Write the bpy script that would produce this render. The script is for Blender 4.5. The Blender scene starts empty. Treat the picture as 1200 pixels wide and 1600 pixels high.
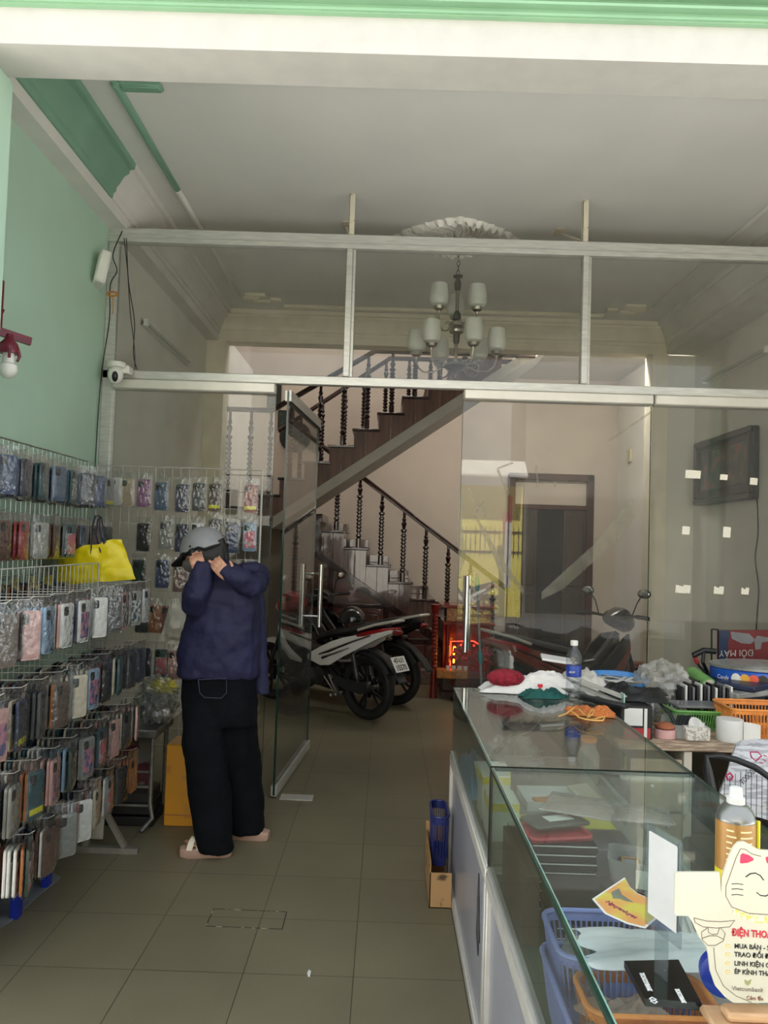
import bpy, math, random
from mathutils import Vector, Matrix, Euler
R_ = math.radians
PI = math.pi
rnd = random.Random(7)
COL = bpy.context.scene.collection
SC = bpy.context.scene

# ------------------------------------------------ camera
CAM_H = 1.57
cam_d = bpy.data.cameras.new('camera'); cam = bpy.data.objects.new('camera', cam_d); COL.objects.link(cam)
cam_d.sensor_fit = 'VERTICAL'; cam_d.sensor_height = 36.0; cam_d.lens = 36.0 * 1200 / 1600
cam_d.clip_start = 0.02; cam_d.clip_end = 200
_yaw, _pit, _rol = math.atan(5 / 1200), math.atan(50 / 1200), R_(1.8)
_f = Vector((-math.sin(_yaw) * math.cos(_pit), math.cos(_yaw) * math.cos(_pit), math.sin(_pit)))
_r0 = _f.cross(Vector((0, 0, 1))).normalized(); _u0 = _r0.cross(_f)
_r = _r0 * math.cos(_rol) + _u0 * math.sin(_rol); _u = -_r0 * math.sin(_rol) + _u0 * math.cos(_rol)
cam.matrix_world = Matrix(((_r.x, _u.x, -_f.x, 0), (_r.y, _u.y, -_f.y, 0), (_r.z, _u.z, -_f.z, CAM_H), (0, 0, 0, 1)))
SC.camera = cam

# ------------------------------------------------ light
SC.view_settings.view_transform = 'Standard'; SC.view_settings.look = 'None'
SC.view_settings.gamma = 1.0; SC.view_settings.use_curve_mapping = False
SC.view_settings.exposure = 1.2
w = bpy.data.worlds.new('overcast_sky'); SC.world = w; w.use_nodes = True
_nt = w.node_tree; _bg = _nt.nodes['Background']
_bg.inputs[0].default_value = (0.86, 0.93, 1.0, 1); _bg.inputs[1].default_value = 0.8
sun_d = bpy.data.lights.new('sun', 'SUN'); sun_d.energy = 13.0; sun_d.angle = 0.02; sun_d.color = (1.0, 0.98, 0.95)
sun = bpy.data.objects.new('sun', sun_d); COL.objects.link(sun)
sun.rotation_euler = Vector((0.12, 1.0, 1.75)).to_track_quat('Z', 'Y').to_euler()
# added area lamp above the stairwell, put in to brighten the hall
stair_fill_d = bpy.data.lights.new('stairwell_fill', 'AREA'); stair_fill_d.shape = 'RECTANGLE'; stair_fill_d.size = 2.9; stair_fill_d.size_y = 2.0; stair_fill_d.energy = 42; stair_fill_d.color = (1.0, 0.98, 0.96)
stair_fill_l = bpy.data.objects.new('stairwell_fill', stair_fill_d); COL.objects.link(stair_fill_l); stair_fill_l.location = (-0.2, 8.75, 6.3)
# added fill lamp, hidden behind the rear beam to lighten the hall walls
hall_fill_d = bpy.data.lights.new('hall_fill', 'AREA'); hall_fill_d.shape = 'RECTANGLE'; hall_fill_d.size = 1.2; hall_fill_d.size_y = 0.06; hall_fill_d.energy = 15; hall_fill_d.color = (1.0, 0.95, 0.88)
hall_fill_l = bpy.data.objects.new('hall_fill', hall_fill_d); COL.objects.link(hall_fill_l); hall_fill_l.location = (2.0, 7.66, 3.70); hall_fill_l.rotation_euler = (0.6, 0, -0.0)
SC.cycles.max_bounces = 10; SC.cycles.diffuse_bounces = 6; SC.cycles.glossy_bounces = 5
SC.cycles.transmission_bounces = 8; SC.cycles.transparent_max_bounces = 40
SC.cycles.caustics_reflective = False; SC.cycles.caustics_refractive = False
SC.cycles.sample_clamp_indirect = 6.0
SC.cycles.use_denoising = True

# ------------------------------------------------ helpers
def lin(c):
    if isinstance(c, str):
        c = [int(c[i:i + 2], 16) / 255 for i in (0, 2, 4)]
    return tuple((x / 12.92 if x <= 0.04045 else ((x + 0.055) / 1.055) ** 2.4) for x in c)

MATS = {}
def mat(key, c, rough=0.5, metal=0.0, spec=0.5, var=0.06, scale=12.0, bump=0.0, bscale=40.0, emis=0.0, coat=0.0, c2=None, lo=0.4, hi=0.6, stretch=None, trans=0.0):
    """principled material whose colour wanders a little with a noise texture (c2: second colour of the noise)"""
    if key in MATS: return MATS[key]
    m = bpy.data.materials.new(key); m.use_nodes = True; MATS[key] = m
    nt = m.node_tree; b = nt.nodes['Principled BSDF']
    base = lin(c)
    tc = nt.nodes.new('ShaderNodeTexCoord'); mp = nt.nodes.new('ShaderNodeMapping')
    nt.links.new(tc.outputs['Object'], mp.inputs[0])
    if stretch: mp.inputs['Scale'].default_value = stretch
    nz = nt.nodes.new('ShaderNodeTexNoise'); nz.inputs['Scale'].default_value = scale; nz.inputs['Detail'].default_value = 4
    nt.links.new(mp.outputs[0], nz.inputs['Vector'])
    cr = nt.nodes.new('ShaderNodeValToRGB'); nt.links.new(nz.outputs['Fac'], cr.inputs[0])
    if c2 is None:
        a = tuple(max(0, x * (1 - var * 1.6)) for x in base); d = tuple(min(1, x * (1 + var * 1.6)) for x in base)
        cr.color_ramp.elements[0].position = 0.3; cr.color_ramp.elements[1].position = 0.7
    else:
        a = base; d = lin(c2); cr.color_ramp.elements[0].position = lo; cr.color_ramp.elements[1].position = hi
    cr.color_ramp.elements[0].color = a + (1,); cr.color_ramp.elements[1].color = d + (1,)
    nt.links.new(cr.outputs[0], b.inputs['Base Color'])
    b.inputs['Roughness'].default_value = rough; b.inputs['Metallic'].default_value = metal
    b.inputs['Specular IOR Level'].default_value = spec; b.inputs['Coat Weight'].default_value = coat
    if trans: b.inputs['Transmission Weight'].default_value = trans
    if emis:
        nt.links.new(cr.outputs[0], b.inputs['Emission Color']); b.inputs['Emission Strength'].default_value = emis
    if bump:
        n2 = nt.nodes.new('ShaderNodeTexNoise'); n2.inputs['Scale'].default_value = bscale; n2.inputs['Detail'].default_value = 3
        nt.links.new(mp.outputs[0], n2.inputs['Vector'])
        bp = nt.nodes.new('ShaderNodeBump'); bp.inputs['Strength'].default_value = bump; bp.inputs['Distance'].default_value = 0.01
        nt.links.new(n2.outputs['Fac'], bp.inputs['Height']); nt.links.new(bp.outputs[0], b.inputs['Normal'])
    return m

def glass_mat(key, tint, ior=1.5, rough=0.0, opac=0.0, ocol=(0.8, 0.8, 0.8), nscale=3.0, bump=0.0, boost=1.0, bscale=60):
    """thin clear sheet: fresnel reflection over tinted see-through, with a little film/dust"""
    if key in MATS: return MATS[key]
    m = bpy.data.materials.new(key); m.use_nodes = True; MATS[key] = m
    nt = m.node_tree; nt.nodes.clear()
    N = nt.nodes.new; L = nt.links.new
    out = N('ShaderNodeOutputMaterial'); tr = N('ShaderNodeBsdfTransparent'); gl = N('ShaderNodeBsdfGlossy')
    tr.inputs[0].default_value = lin(tint) + (1,); gl.inputs['Roughness'].default_value = rough
    ge = N('ShaderNodeNewGeometry'); fr = N('ShaderNodeFresnel'); mx = N('ShaderNodeMix'); mx.data_type = 'FLOAT'
    L(ge.outputs['Backfacing'], mx.inputs[0]); mx.inputs[2].default_value = ior; mx.inputs[3].default_value = 1 / ior
    L(mx.outputs[0], fr.inputs['IOR'])
    mu = N('ShaderNodeMath'); mu.operation = 'MULTIPLY'; mu.use_clamp = True; mu.inputs[1].default_value = boost; L(fr.outputs[0], mu.inputs[0])
    ms = N('ShaderNodeMixShader'); L(mu.outputs[0], ms.inputs[0]); L(tr.outputs[0], ms.inputs[1]); L(gl.outputs[0], ms.inputs[2])
    last = ms
    tc = N('ShaderNodeTexCoord'); nz = N('ShaderNodeTexNoise'); nz.inputs['Scale'].default_value = nscale; nz.inputs['Detail'].default_value = 5
    L(tc.outputs['Object'], nz.inputs['Vector'])
    if opac:
        df = N('ShaderNodeBsdfDiffuse'); df.inputs[0].default_value = lin(ocol) + (1,)
        mr = N('ShaderNodeMapRange'); mr.inputs['From Min'].default_value = 0.35; mr.inputs['From Max'].default_value = 0.7
        mr.inputs['To Min'].default_value = opac * 0.4; mr.inputs['To Max'].default_value = opac * 1.5; L(nz.outputs[0], mr.inputs[0])
        m2 = N('ShaderNodeMixShader'); L(mr.outputs[0], m2.inputs[0]); L(ms.outputs[0], m2.inputs[1]); L(df.outputs[0], m2.inputs[2]); last = m2
    if bump:
        bp = N('ShaderNodeBump'); bp.inputs['Strength'].default_value = bump; bp.inputs['Distance'].default_value = 0.01
        n2 = N('ShaderNodeTexNoise'); n2.inputs['Scale'].default_value = bscale; L(tc.outputs['Object'], n2.inputs['Vector'])
        L(n2.outputs[0], bp.inputs['Height']); L(bp.outputs[0], gl.inputs['Normal']); L(bp.outputs[0], fr.inputs['Normal'])
    L(last.outputs[0], out.inputs[0])
    return m

def ray(px, py): return _f * 1200 + _r * (px - 600) + _u * (800 - py)
def at(px, py, Y):
    d = ray(px, py); return Vector((0, 0, CAM_H)) + d * (Y / d.y)
def atz(px, py, z):
    d = ray(px, py); return Vector((0, 0, CAM_H)) + d * ((z - CAM_H) / d.z)

WM = {}
def wm(o): return WM.get(o.name, Matrix.Identity(4))

def tag(o, label=None, cat=None, group=None, kind=None):
    if label: o['label'] = label
    if cat: o['category'] = cat
    if group: o['group'] = group
    if kind: o['kind'] = kind
    return o

def thing(name, label, cat, loc=(0, 0, 0), rz=0.0, group=None, rot=None):
    o = bpy.data.objects.new(name, None); COL.objects.link(o)
    o.empty_display_size = 0.05
    o.location = loc; o.rotation_euler = rot if rot else (0, 0, rz)
    WM[o.name] = Matrix.Translation(loc) @ Euler(o.rotation_euler).to_matrix().to_4x4()
    return tag(o, label, cat, group)

def link_mesh(name, me, parent):
    o = bpy.data.objects.new(name, me); COL.objects.link(o)
    if parent is not None:
        o.parent = parent; WM[o.name] = wm(parent)
    return o

def copy_tree(o, parent=None):
    c = o.copy(); COL.objects.link(c); c.parent = parent
    for ch in list(o.children): copy_tree(ch, c)
    return c

def frame_of(d):
    d = d.normalized(); a = Vector((0, 0, 1)) if abs(d.z) < 0.9 else Vector((1, 0, 0))
    x = a.cross(d).normalized(); return x, d.cross(x)

class MB:
    def __init__(s): s.v = []; s.f = []; s.m = []; s.M = Matrix.Identity(4); s.k = 0
    def tf(s, loc=(0, 0, 0), rot=(0, 0, 0), sc=(1, 1, 1)):
        s.M = Matrix.Translation(loc) @ Euler(rot).to_matrix().to_4x4() @ Matrix.Diagonal((*sc, 1)); return s
    def mi(s, k): s.k = k; return s
    def add(s, vs, fs):
        n = len(s.v); s.v += [tuple(s.M @ Vector(p)) for p in vs]
        s.f += [tuple(i + n for i in f) for f in fs]; s.m += [s.k] * len(fs); return s
    def box(s, x0, x1, y0, y1, z0, z1, ch=0.0):
        if ch > 0:
            ch = min(ch, (x1 - x0) * .45, (y1 - y0) * .45, (z1 - z0) * .45)
            vs = []; idx = {}
            for ix in (0, 1):
                for iy in (0, 1):
                    for iz in (0, 1):
                        X, Y, Z = (x0, x1)[ix], (y0, y1)[iy], (z0, z1)[iz]; sx, sy, sz = (1, -1)[ix] * ch, (1, -1)[iy] * ch, (1, -1)[iz] * ch
                        for a, p in enumerate(((X, Y + sy, Z + sz), (X + sx, Y, Z + sz), (X + sx, Y + sy, Z))):
                            idx[(ix, iy, iz, a)] = len(vs); vs.append(p)
            I = lambda *k: idx[k]; fs = []
            for ix in (0, 1):
                q = [I(ix, 0, 0, 0), I(ix, 1, 0, 0), I(ix, 1, 1, 0), I(ix, 0, 1, 0)]; fs.append(q if ix else q[::-1])
                q = [I(0, ix, 0, 1), I(1, ix, 0, 1), I(1, ix, 1, 1), I(0, ix, 1, 1)]; fs.append(q[::-1] if ix else q)
                q = [I(0, 0, ix, 2), I(1, 0, ix, 2), I(1, 1, ix, 2), I(0, 1, ix, 2)]; fs.append(q if ix else q[::-1])
            for a in (0, 1):
                for b in (0, 1):
                    fs.append([I(a, b, 0, 0), I(a, b, 1, 0), I(a, b, 1, 1), I(a, b, 0, 1)])
                    fs.append([I(a, 0, b, 0), I(a, 1, b, 0), I(a, 1, b, 2), I(a, 0, b, 2)])
                    fs.append([I(0, a, b, 1), I(1, a, b, 1), I(1, a, b, 2), I(0, a, b, 2)])
                    for c in (0, 1): fs.append([I(a, b, c, 0), I(a, b, c, 1), I(a, b, c, 2)])
            cen = Vector(((x0 + x1) / 2, (y0 + y1) / 2, (z0 + z1) / 2)); out = []
            for f in fs:
                P = [Vector(vs[i]) for i in f]; n = (P[1] - P[0]).cross(P[2] - P[0]); c = sum(P, Vector()) / len(P)
                out.append(f if n.dot(c - cen) > 0 else f[::-1])
            return s.add(vs, out)
        return s.add([(x0, y0, z0), (x1, y0, z0), (x1, y1, z0), (x0, y1, z0), (x0, y0, z1), (x1, y0, z1), (x1, y1, z1), (x0, y1, z1)],
                     [(0, 3, 2, 1), (4, 5, 6, 7), (0, 1, 5, 4), (1, 2, 6, 5), (2, 3, 7, 6), (3, 0, 4, 7)])
    def bar(s, p, q, w, h=None, up=None):
        """square bar from p to q, w wide and h high"""
        p, q = Vector(p), Vector(q); h = h or w; d = (q - p).normalized()
        if up is None: x, y = frame_of(d)
        else: x = d.cross(Vector(up)).normalized(); y = x.cross(d)
        x = x * w / 2; y = y * h / 2
        vs = [p - x - y, p + x - y, p + x + y, p - x + y, q - x - y, q + x - y, q + x + y, q - x + y]
        return s.add(vs, [(0, 1, 2, 3), (7, 6, 5, 4), (0, 4, 5, 1), (1, 5, 6, 2), (2, 6, 7, 3), (3, 7, 4, 0)])
    def tube(s, pts, r, n=8, closed=False, cap=True, flat=1.0):
        pts = [Vector(p) for p in pts]; m = len(pts); rr = r if isinstance(r, (list, tuple)) else [r] * m
        vs = []; prev = None
        for i, p in enumerate(pts):
            a = pts[(i - 1) % m] if (closed or i > 0) else p; b = pts[(i + 1) % m] if (closed or i < m - 1) else p
            d = (b - a).normalized()
            if prev is None: x, y = frame_of(d)
            else:
                x = prev - d * prev.dot(d)
                x = x.normalized() if x.length > 1e-6 else frame_of(d)[0]
                y = d.cross(x)
            prev = x
            for k in range(n):
                t = 2 * PI * k / n; vs.append(p + (x * math.cos(t) + y * math.sin(t) * flat) * rr[i])
        fs = []
        for i in range(m if closed else m - 1):
            j = (i + 1) % m
            for k in range(n): fs.append((i * n + k, i * n + (k + 1) % n, j * n + (k + 1) % n, j * n + k))
        if cap and not closed: fs += [tuple(range(n - 1, -1, -1)), tuple(range((m - 1) * n, m * n))]
        return s.add(vs, fs)
    def lathe(s, prof, o=(0, 0, 0), n=20, ax=(0, 0, 1), cap=True, sx=1.0, sy=1.0, tw=0.0):
        """profile of (radius, height) turned about axis ax through o"""
        o = Vector(o); d = Vector(ax).normalized(); x, y = (Vector((1, 0, 0)), Vector((0, 1, 0))) if abs(d.z) > 0.999 else frame_of(d)
        if abs(d.z) > 0.999 and d.z < 0: y = -y
        vs = []
        for i, (r, h) in enumerate(prof):
            for k in range(n):
                t = 2 * PI * k / n + tw * i; vs.append(o + d * h + x * math.cos(t) * r * sx + y * math.sin(t) * r * sy)
        fs = []
        for i in range(len(prof) - 1):
            for k in range(n): fs.append((i * n + k, i * n + (k + 1) % n, (i + 1) * n + (k + 1) % n, (i + 1) * n + k))
        if cap: fs += [tuple(range(n - 1, -1, -1)), tuple(range((len(prof) - 1) * n, len(prof) * n))]
        return s.add(vs, fs)
    def ell(s, c, r, n=14, m=9, rot=(0, 0, 0)):
        r = (r, r, r) if not isinstance(r, (list, tuple)) else r
        E = Euler(rot).to_matrix(); c = Vector(c); vs = []
        for i in range(m + 1):
            p = PI * i / m
            for k in range(n):
                t = 2 * PI * k / n; q = Vector((r[0] * math.sin(p) * math.cos(t), r[1] * math.sin(p) * math.sin(t), -r[2] * math.cos(p)))
                vs.append(c + E @ q)
        fs = [(i * n + k, i * n + (k + 1) % n, (i + 1) * n + (k + 1) % n, (i + 1) * n + k) for i in range(m) for k in range(n)]
        return s.add(vs, fs)
    def prism(s, poly, o, ux, uy, depth):
        """polygon (list of 2-D points) in the plane o + ux*a + uy*b, extruded along ux x uy by depth"""
        o, ux, uy = Vector(o), Vector(ux), Vector(uy); nrm = ux.cross(uy).normalized() * depth; n = len(poly)
        a = [o + ux * p[0] + uy * p[1] for p in poly]; vs = a + [p + nrm for p in a]
        area = sum(poly[i][0] * poly[(i + 1) % n][1] - poly[(i + 1) % n][0] * poly[i][1] for i in range(n)) * (1 if depth > 0 else -1)
        fs = [tuple(range(n - 1, -1, -1)), tuple(range(n, 2 * n))] + [(i, (i + 1) % n, n + (i + 1) % n, n + i) for i in range(n)]
        if area < 0: fs = [f[::-1] for f in fs]
        return s.add(vs, fs)
    def loft(s, rings, cap=True, closed=False):
        n = len(rings[0]); vs = [p for r in rings for p in r]; m = len(rings)
        fs = [(i * n + k, i * n + (k + 1) % n, ((i + 1) % m) * n + (k + 1) % n, ((i + 1) % m) * n + k) for i in range(m if closed else m - 1) for k in range(n)]
        if cap and not closed: fs += [tuple(range(n - 1, -1, -1)), tuple(range((m - 1) * n, m * n))]
        return s.add(vs, fs)
    def grid(s, fn, nu, nv):
        vs = [fn(i / nu, j / nv) for j in range(nv + 1) for i in range(nu + 1)]
        fs = [(j * (nu + 1) + i, j * (nu + 1) + i + 1, (j + 1) * (nu + 1) + i + 1, (j + 1) * (nu + 1) + i) for j in range(nv) for i in range(nu)]
        return s.add(vs, fs)
    def mesh(s, name, mats, inv=None):
        me = bpy.data.meshes.new(name)
        vs = s.v if inv is None else [tuple(inv @ Vector(p)) for p in s.v]
        me.from_pydata(vs, [], s.f)
        for m in (mats if isinstance(mats, (list, tuple)) else [mats]): me.materials.append(m)
        if any(s.m): me.polygons.foreach_set('material_index', s.m)
        me.polygons.foreach_set('use_smooth', [True] * len(me.polygons))
        me.update(); me.set_sharp_from_angle(angle=0.62)
        return me
    def build(s, name, mats, parent=None, world=True):
        """ONE mesh object; world=True: the coordinates are in the world and are moved into the parent's frame"""
        inv = wm(parent).inverted() if (parent is not None and world) else None
        return link_mesh(name, s.mesh(name, mats, inv), parent)

def struct(name, mb, m): return tag(mb.build(name, m), kind='structure')

def solo(name, mb, m, label, cat, group=None, origin=None):
    """a thing that is one mesh, with its origin at its base"""
    lo = [min(p[i] for p in mb.v) for i in range(3)]; hi = [max(p[i] for p in mb.v) for i in range(3)]
    o = Vector(origin) if origin else Vector(((lo[0] + hi[0]) / 2, (lo[1] + hi[1]) / 2, lo[2]))
    me = mb.mesh(name, m, Matrix.Translation(-o)); ob = bpy.data.objects.new(name, me); COL.objects.link(ob); ob.location = o
    WM[ob.name] = Matrix.Translation(o)
    return tag(ob, label, cat, group)

def text_mesh(txt, size, m, name, parent, M, depth=0.0004, align='LEFT', sx=1.0, bold=0.0):
    """lettering as a mesh part; M: world matrix of the text plane (x along the line, y up)"""
    cu = bpy.data.curves.new(name, 'FONT'); cu.body = txt; cu.size = size; cu.extrude = depth; cu.align_x = align; cu.align_y = 'CENTER'; cu.offset = bold
    cu.resolution_u = 3
    t = bpy.data.objects.new(name + '_c', cu); COL.objects.link(t)
    bpy.context.view_layer.update()
    me = bpy.data.meshes.new_from_object(t.evaluated_get(bpy.context.evaluated_depsgraph_get()))
    bpy.data.objects.remove(t); bpy.data.curves.remove(cu)
    MM = (wm(parent).inverted() if parent is not None else Matrix.Identity(4)) @ M @ Matrix.Diagonal((sx, 1, 1, 1))
    me.transform(MM); me.materials.clear(); me.materials.append(m); me.name = name
    return link_mesh(name, me, parent)

def plane_M(o, ux, uy):
    ux, uy = Vector(ux).normalized(), Vector(uy).normalized(); n = ux.cross(uy); o = Vector(o)
    return Matrix(((ux.x, uy.x, n.x, o.x), (ux.y, uy.y, n.y, o.y), (ux.z, uy.z, n.z, o.z), (0, 0, 0, 1)))

def apply_mods(o):
    """bake the modifiers of o into its mesh"""
    bpy.context.view_layer.update()
    me = bpy.data.meshes.new_from_object(o.evaluated_get(bpy.context.evaluated_depsgraph_get()))
    mats = [x for x in o.data.materials]; o.modifiers.clear(); o.data = me
    if not me.materials:
        for x in mats: me.materials.append(x)
    me.polygons.foreach_set('use_smooth', [True] * len(me.polygons)); me.update()

def blob(name, mb, m, parent, vox=0.012, sm=6, disp=0.0, dsc=0.08, world=True):
    """overlapping solids fused into one continuous skin"""
    o = mb.build(name, m, parent, world)
    r = o.modifiers.new('fuse', 'REMESH'); r.mode = 'VOXEL'; r.voxel_size = vox; r.use_smooth_shade = True
    q = o.modifiers.new('relax', 'SMOOTH'); q.iterations = sm; q.factor = 0.6
    if disp:
        tx = bpy.data.textures.new(name, 'CLOUDS'); tx.noise_scale = dsc
        d = o.modifiers.new('folds', 'DISPLACE'); d.texture = tx; d.strength = disp; d.mid_level = 0.5
    apply_mods(o)
    return o
# ------------------------------------------------ the place: levels and walls
XL, XR = -1.80, 2.95          # side walls
CZ = 3.77                     # ceiling
YP = 4.73                     # glass partition
YB = 7.38                     # rear beam
YH = 9.90                     # far wall of the stair hall
BZ = 3.49                     # underside of side and rear beams

def floor_mat():
    m = bpy.data.materials.new('grey_floor_tile'); m.use_nodes = True
    nt = m.node_tree; N = nt.nodes.new; L = nt.links.new; b = nt.nodes['Principled BSDF']
    tc = N('ShaderNodeTexCoord'); mp = N('ShaderNodeMapping'); L(tc.outputs['Object'], mp.inputs[0])
    mp.inputs['Location'].default_value = (0.07, -2.85 + 0.41 * 20, 0)
    br = N('ShaderNodeTexBrick'); L(mp.outputs[0], br.inputs[0]); br.offset = 0
    br.inputs['Brick Width'].default_value = 0.4; br.inputs['Row Height'].default_value = 0.41
    br.inputs['Scale'].default_value = 1.0; br.inputs['Mortar Size'].default_value = 0.0022; br.inputs['Mortar Smooth'].default_value = 0.3
    br.inputs['Color1'].default_value = lin('77705a') + (1,); br.inputs['Color2'].default_value = lin('736c57') + (1,)
    br.inputs['Mortar'].default_value = lin('4a4538') + (1,)
    nz = N('ShaderNodeTexNoise'); nz.inputs['Scale'].default_value = 320; nz.inputs['Detail'].default_value = 2; L(tc.outputs['Object'], nz.inputs[0])
    n2 = N('ShaderNodeTexNoise'); n2.inputs['Scale'].default_value = 1.6; n2.inputs['Detail'].default_value = 5; L(tc.outputs['Object'], n2.inputs[0])
    ad = N('ShaderNodeMath'); ad.operation = 'ADD'; L(nz.outputs[0], ad.inputs[0]); L(n2.outputs[0], ad.inputs[1])
    mr = N('ShaderNodeMapRange'); mr.inputs['From Min'].default_value = 0.6; mr.inputs['From Max'].default_value = 1.4
    mr.inputs['To Min'].default_value = 0.8; mr.inputs['To Max'].default_value = 1.2; L(ad.outputs[0], mr.inputs[0])
    mx = N('ShaderNodeMix'); mx.data_type = 'RGBA'; mx.blend_type = 'MULTIPLY'; mx.inputs[0].default_value = 1
    L(br.outputs['Color'], mx.inputs[6]); L(mr.outputs[0], mx.inputs[7]); L(mx.outputs[2], b.inputs['Base Color'])
    b.inputs['Roughness'].default_value = 0.42; b.inputs['Specular IOR Level'].default_value = 0.35
    bp = N('ShaderNodeBump'); bp.inputs['Strength'].default_value = 0.12; bp.inputs['Distance'].default_value = 0.002; L(ad.outputs[0], bp.inputs['Height'])
    L(bp.outputs[0], b.inputs['Normal'])
    return m

M_wall = mat('cream_wall_paint', 'e2dfd6', 0.75, var=0.03, scale=2.5, bump=0.04)
M_mint = mat('mint_wall_paint', 'b2cfb9', 0.7, var=0.03, scale=2.0, bump=0.04)
M_green = mat('green_moulding_paint', '7ba18b', 0.6, var=0.05, scale=5)
M_fascia = mat('pale_green_fascia_paint', '86ac8a', 0.6, var=0.04, scale=4)
M_white = mat('white_trim_paint', 'dedbd4', 0.6, var=0.03, scale=4, bump=0.03)
M_ceil = mat('ceiling_paint', 'e0ded9', 0.8, var=0.03, scale=1.5, bump=0.03)
M_hall = mat('pinkish_hall_paint', 'bbafa2', 0.75, var=0.04, scale=2.0, bump=0.04)
M_bright = mat('cream_pilaster_paint', 'efe7d2', 0.65, var=0.04, scale=6, bump=0.04)
M_street = mat('street_asphalt', '5e5e5f', 0.8, var=0.1, scale=3)
M_porch = mat('porch_concrete', 'c4c3be', 0.7, var=0.08, scale=4)

struct('floor', MB().box(XL - 0.2, XR + 0.2, -0.6, YH + 0.2, -0.12, 0), floor_mat())
struct('ceiling', MB().box(XL - 0.2, XR + 0.2, 2.84, YB + 0.18, CZ, CZ + 0.15).box(1.5, XR + 0.2, YB + 0.18, YH + 0.2, CZ, CZ + 0.15), M_ceil)
# side walls; the left one is mint in front of the partition and cream behind it
mb = MB().mi(0).box(XL - 0.2, XL, 2.84, YP, 0, CZ).mi(1).box(XL - 0.2, XL, YP, YH, 0, CZ)
struct('wall_left', mb, [M_mint, M_wall])
struct('wall_right', MB().box(XR, XR + 0.2, 2.66, YH, 0, CZ), M_wall)
struct('wall_back', MB().box(XL - 0.2, XR + 0.2, YH, YH + 0.2, 0, 6.5), M_hall)
struct('wall_stairwell', MB().box(XL - 0.2, XL, YB, YH, CZ, 6.5).box(1.5, 1.6, YB + 0.18, YH, CZ + 0.15, 6.5).box(XL, 1.5, YB + 0.08, YB + 0.18, CZ + 0.15, 6.5).box(XL - 0.2, 1.6, YB + 0.08, YH + 0.2, 6.5, 6.6), M_hall)
# front pilaster (left) and the front beam
struct('trim_1', MB().box(XL - 0.2, -1.47, 2.60, 2.84, 0, 3.27), M_mint)
struct('trim_2', MB().box(XL - 1.0, XR + 1.4, 2.60, 2.80, 3.27, 3.40), mat('front_beam_paint', 'b9b6af', 0.6, var=0.03))
mb = MB().box(XL - 1.0, XR + 1.4, 2.58, 2.80, 3.40, 5.3)
mb.box(XL - 1.0, XR + 1.4, 2.572, 2.6, 3.405, 3.415).box(XL - 1.0, XR + 1.4, 2.55, 2.6, 3.43, 3.44).box(XL - 1.0, XR + 1.4, 2.54, 2.6, 3.47, 3.49).box(XL - 1.0, XR + 1.4, 2.53, 2.6, 3.62, 3.64)
struct('wall_front', mb, M_fascia)
struct('trim_3', MB().box(XR - 0.05, XR + 1.4, 2.56, 2.80, 0, 3.27), M_mint)
# side beams under the ceiling
BL, BR = -1.69, 2.66
struct('trim_4', MB().box(XL, BL, 2.80, YB, BZ, CZ), M_white)
struct('trim_5', MB().box(BR, XR, 2.80, YB, BZ, CZ), M_white)
struct('trim_6', MB().box(BL, BR, YB, YB + 0.18, BZ, CZ), M_bright)
# pilasters at the rear opening
px0 = -1.80
struct('trim_7', MB().box(XL, -1.62, YB - 0.02, YB + 0.2, 0, BZ), M_bright)
struct('trim_8', MB().box(2.52, 2.67, YB - 0.02, YB + 0.2, 0, BZ), M_bright)
struct('wall_rear', MB().box(2.67, XR, YB + 0.03, YB + 0.2, 0, BZ).box(XL, XL + 0.02, YB, YB + 0.2, 0, BZ), M_wall)
# stepped cornices: profile of (out from beam face, height)
PROF = [(0, 3.56), (0.012, 3.56), (0.018, 3.59), (0.03, 3.60), (0.034, 3.625), (0.05, 3.645), (0.075, 3.69), (0.105, 3.71), (0.108, 3.73), (0.135, 3.735), (0.14, 3.77), (0, 3.77)]
def cornice(p0, p1, out, name, mats, split=None):
    p0, p1, out = Vector(p0), Vector(p1), Vector(out); mb = MB()
    seg = [(0, split, 0), (split, 1, 1)] if split else [(0, 1, 0)]
    for a, b, k in seg:
        A, B = p0.lerp(p1, a), p0.lerp(p1, b)
        mb.mi(k).loft([[A + out * q[0] + Vector((0, 0, q[1])) for q in PROF], [B + out * q[0] + Vector((0, 0, q[1])) for q in PROF]])
    return struct(name, mb, mats)
cornice((BL, 2.80, 0), (BL, YB, 0), (1, 0, 0), 'trim_9', [M_green, M_white], (4.45 - 2.8) / (YB - 2.8))
cornice((BR, 2.80, 0), (BR, YB, 0), (-1, 0, 0), 'trim_10', [M_white])
cornice((BL, YB, 0), (BR, YB, 0), (0, -1, 0), 'trim_11', [M_bright])
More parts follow.
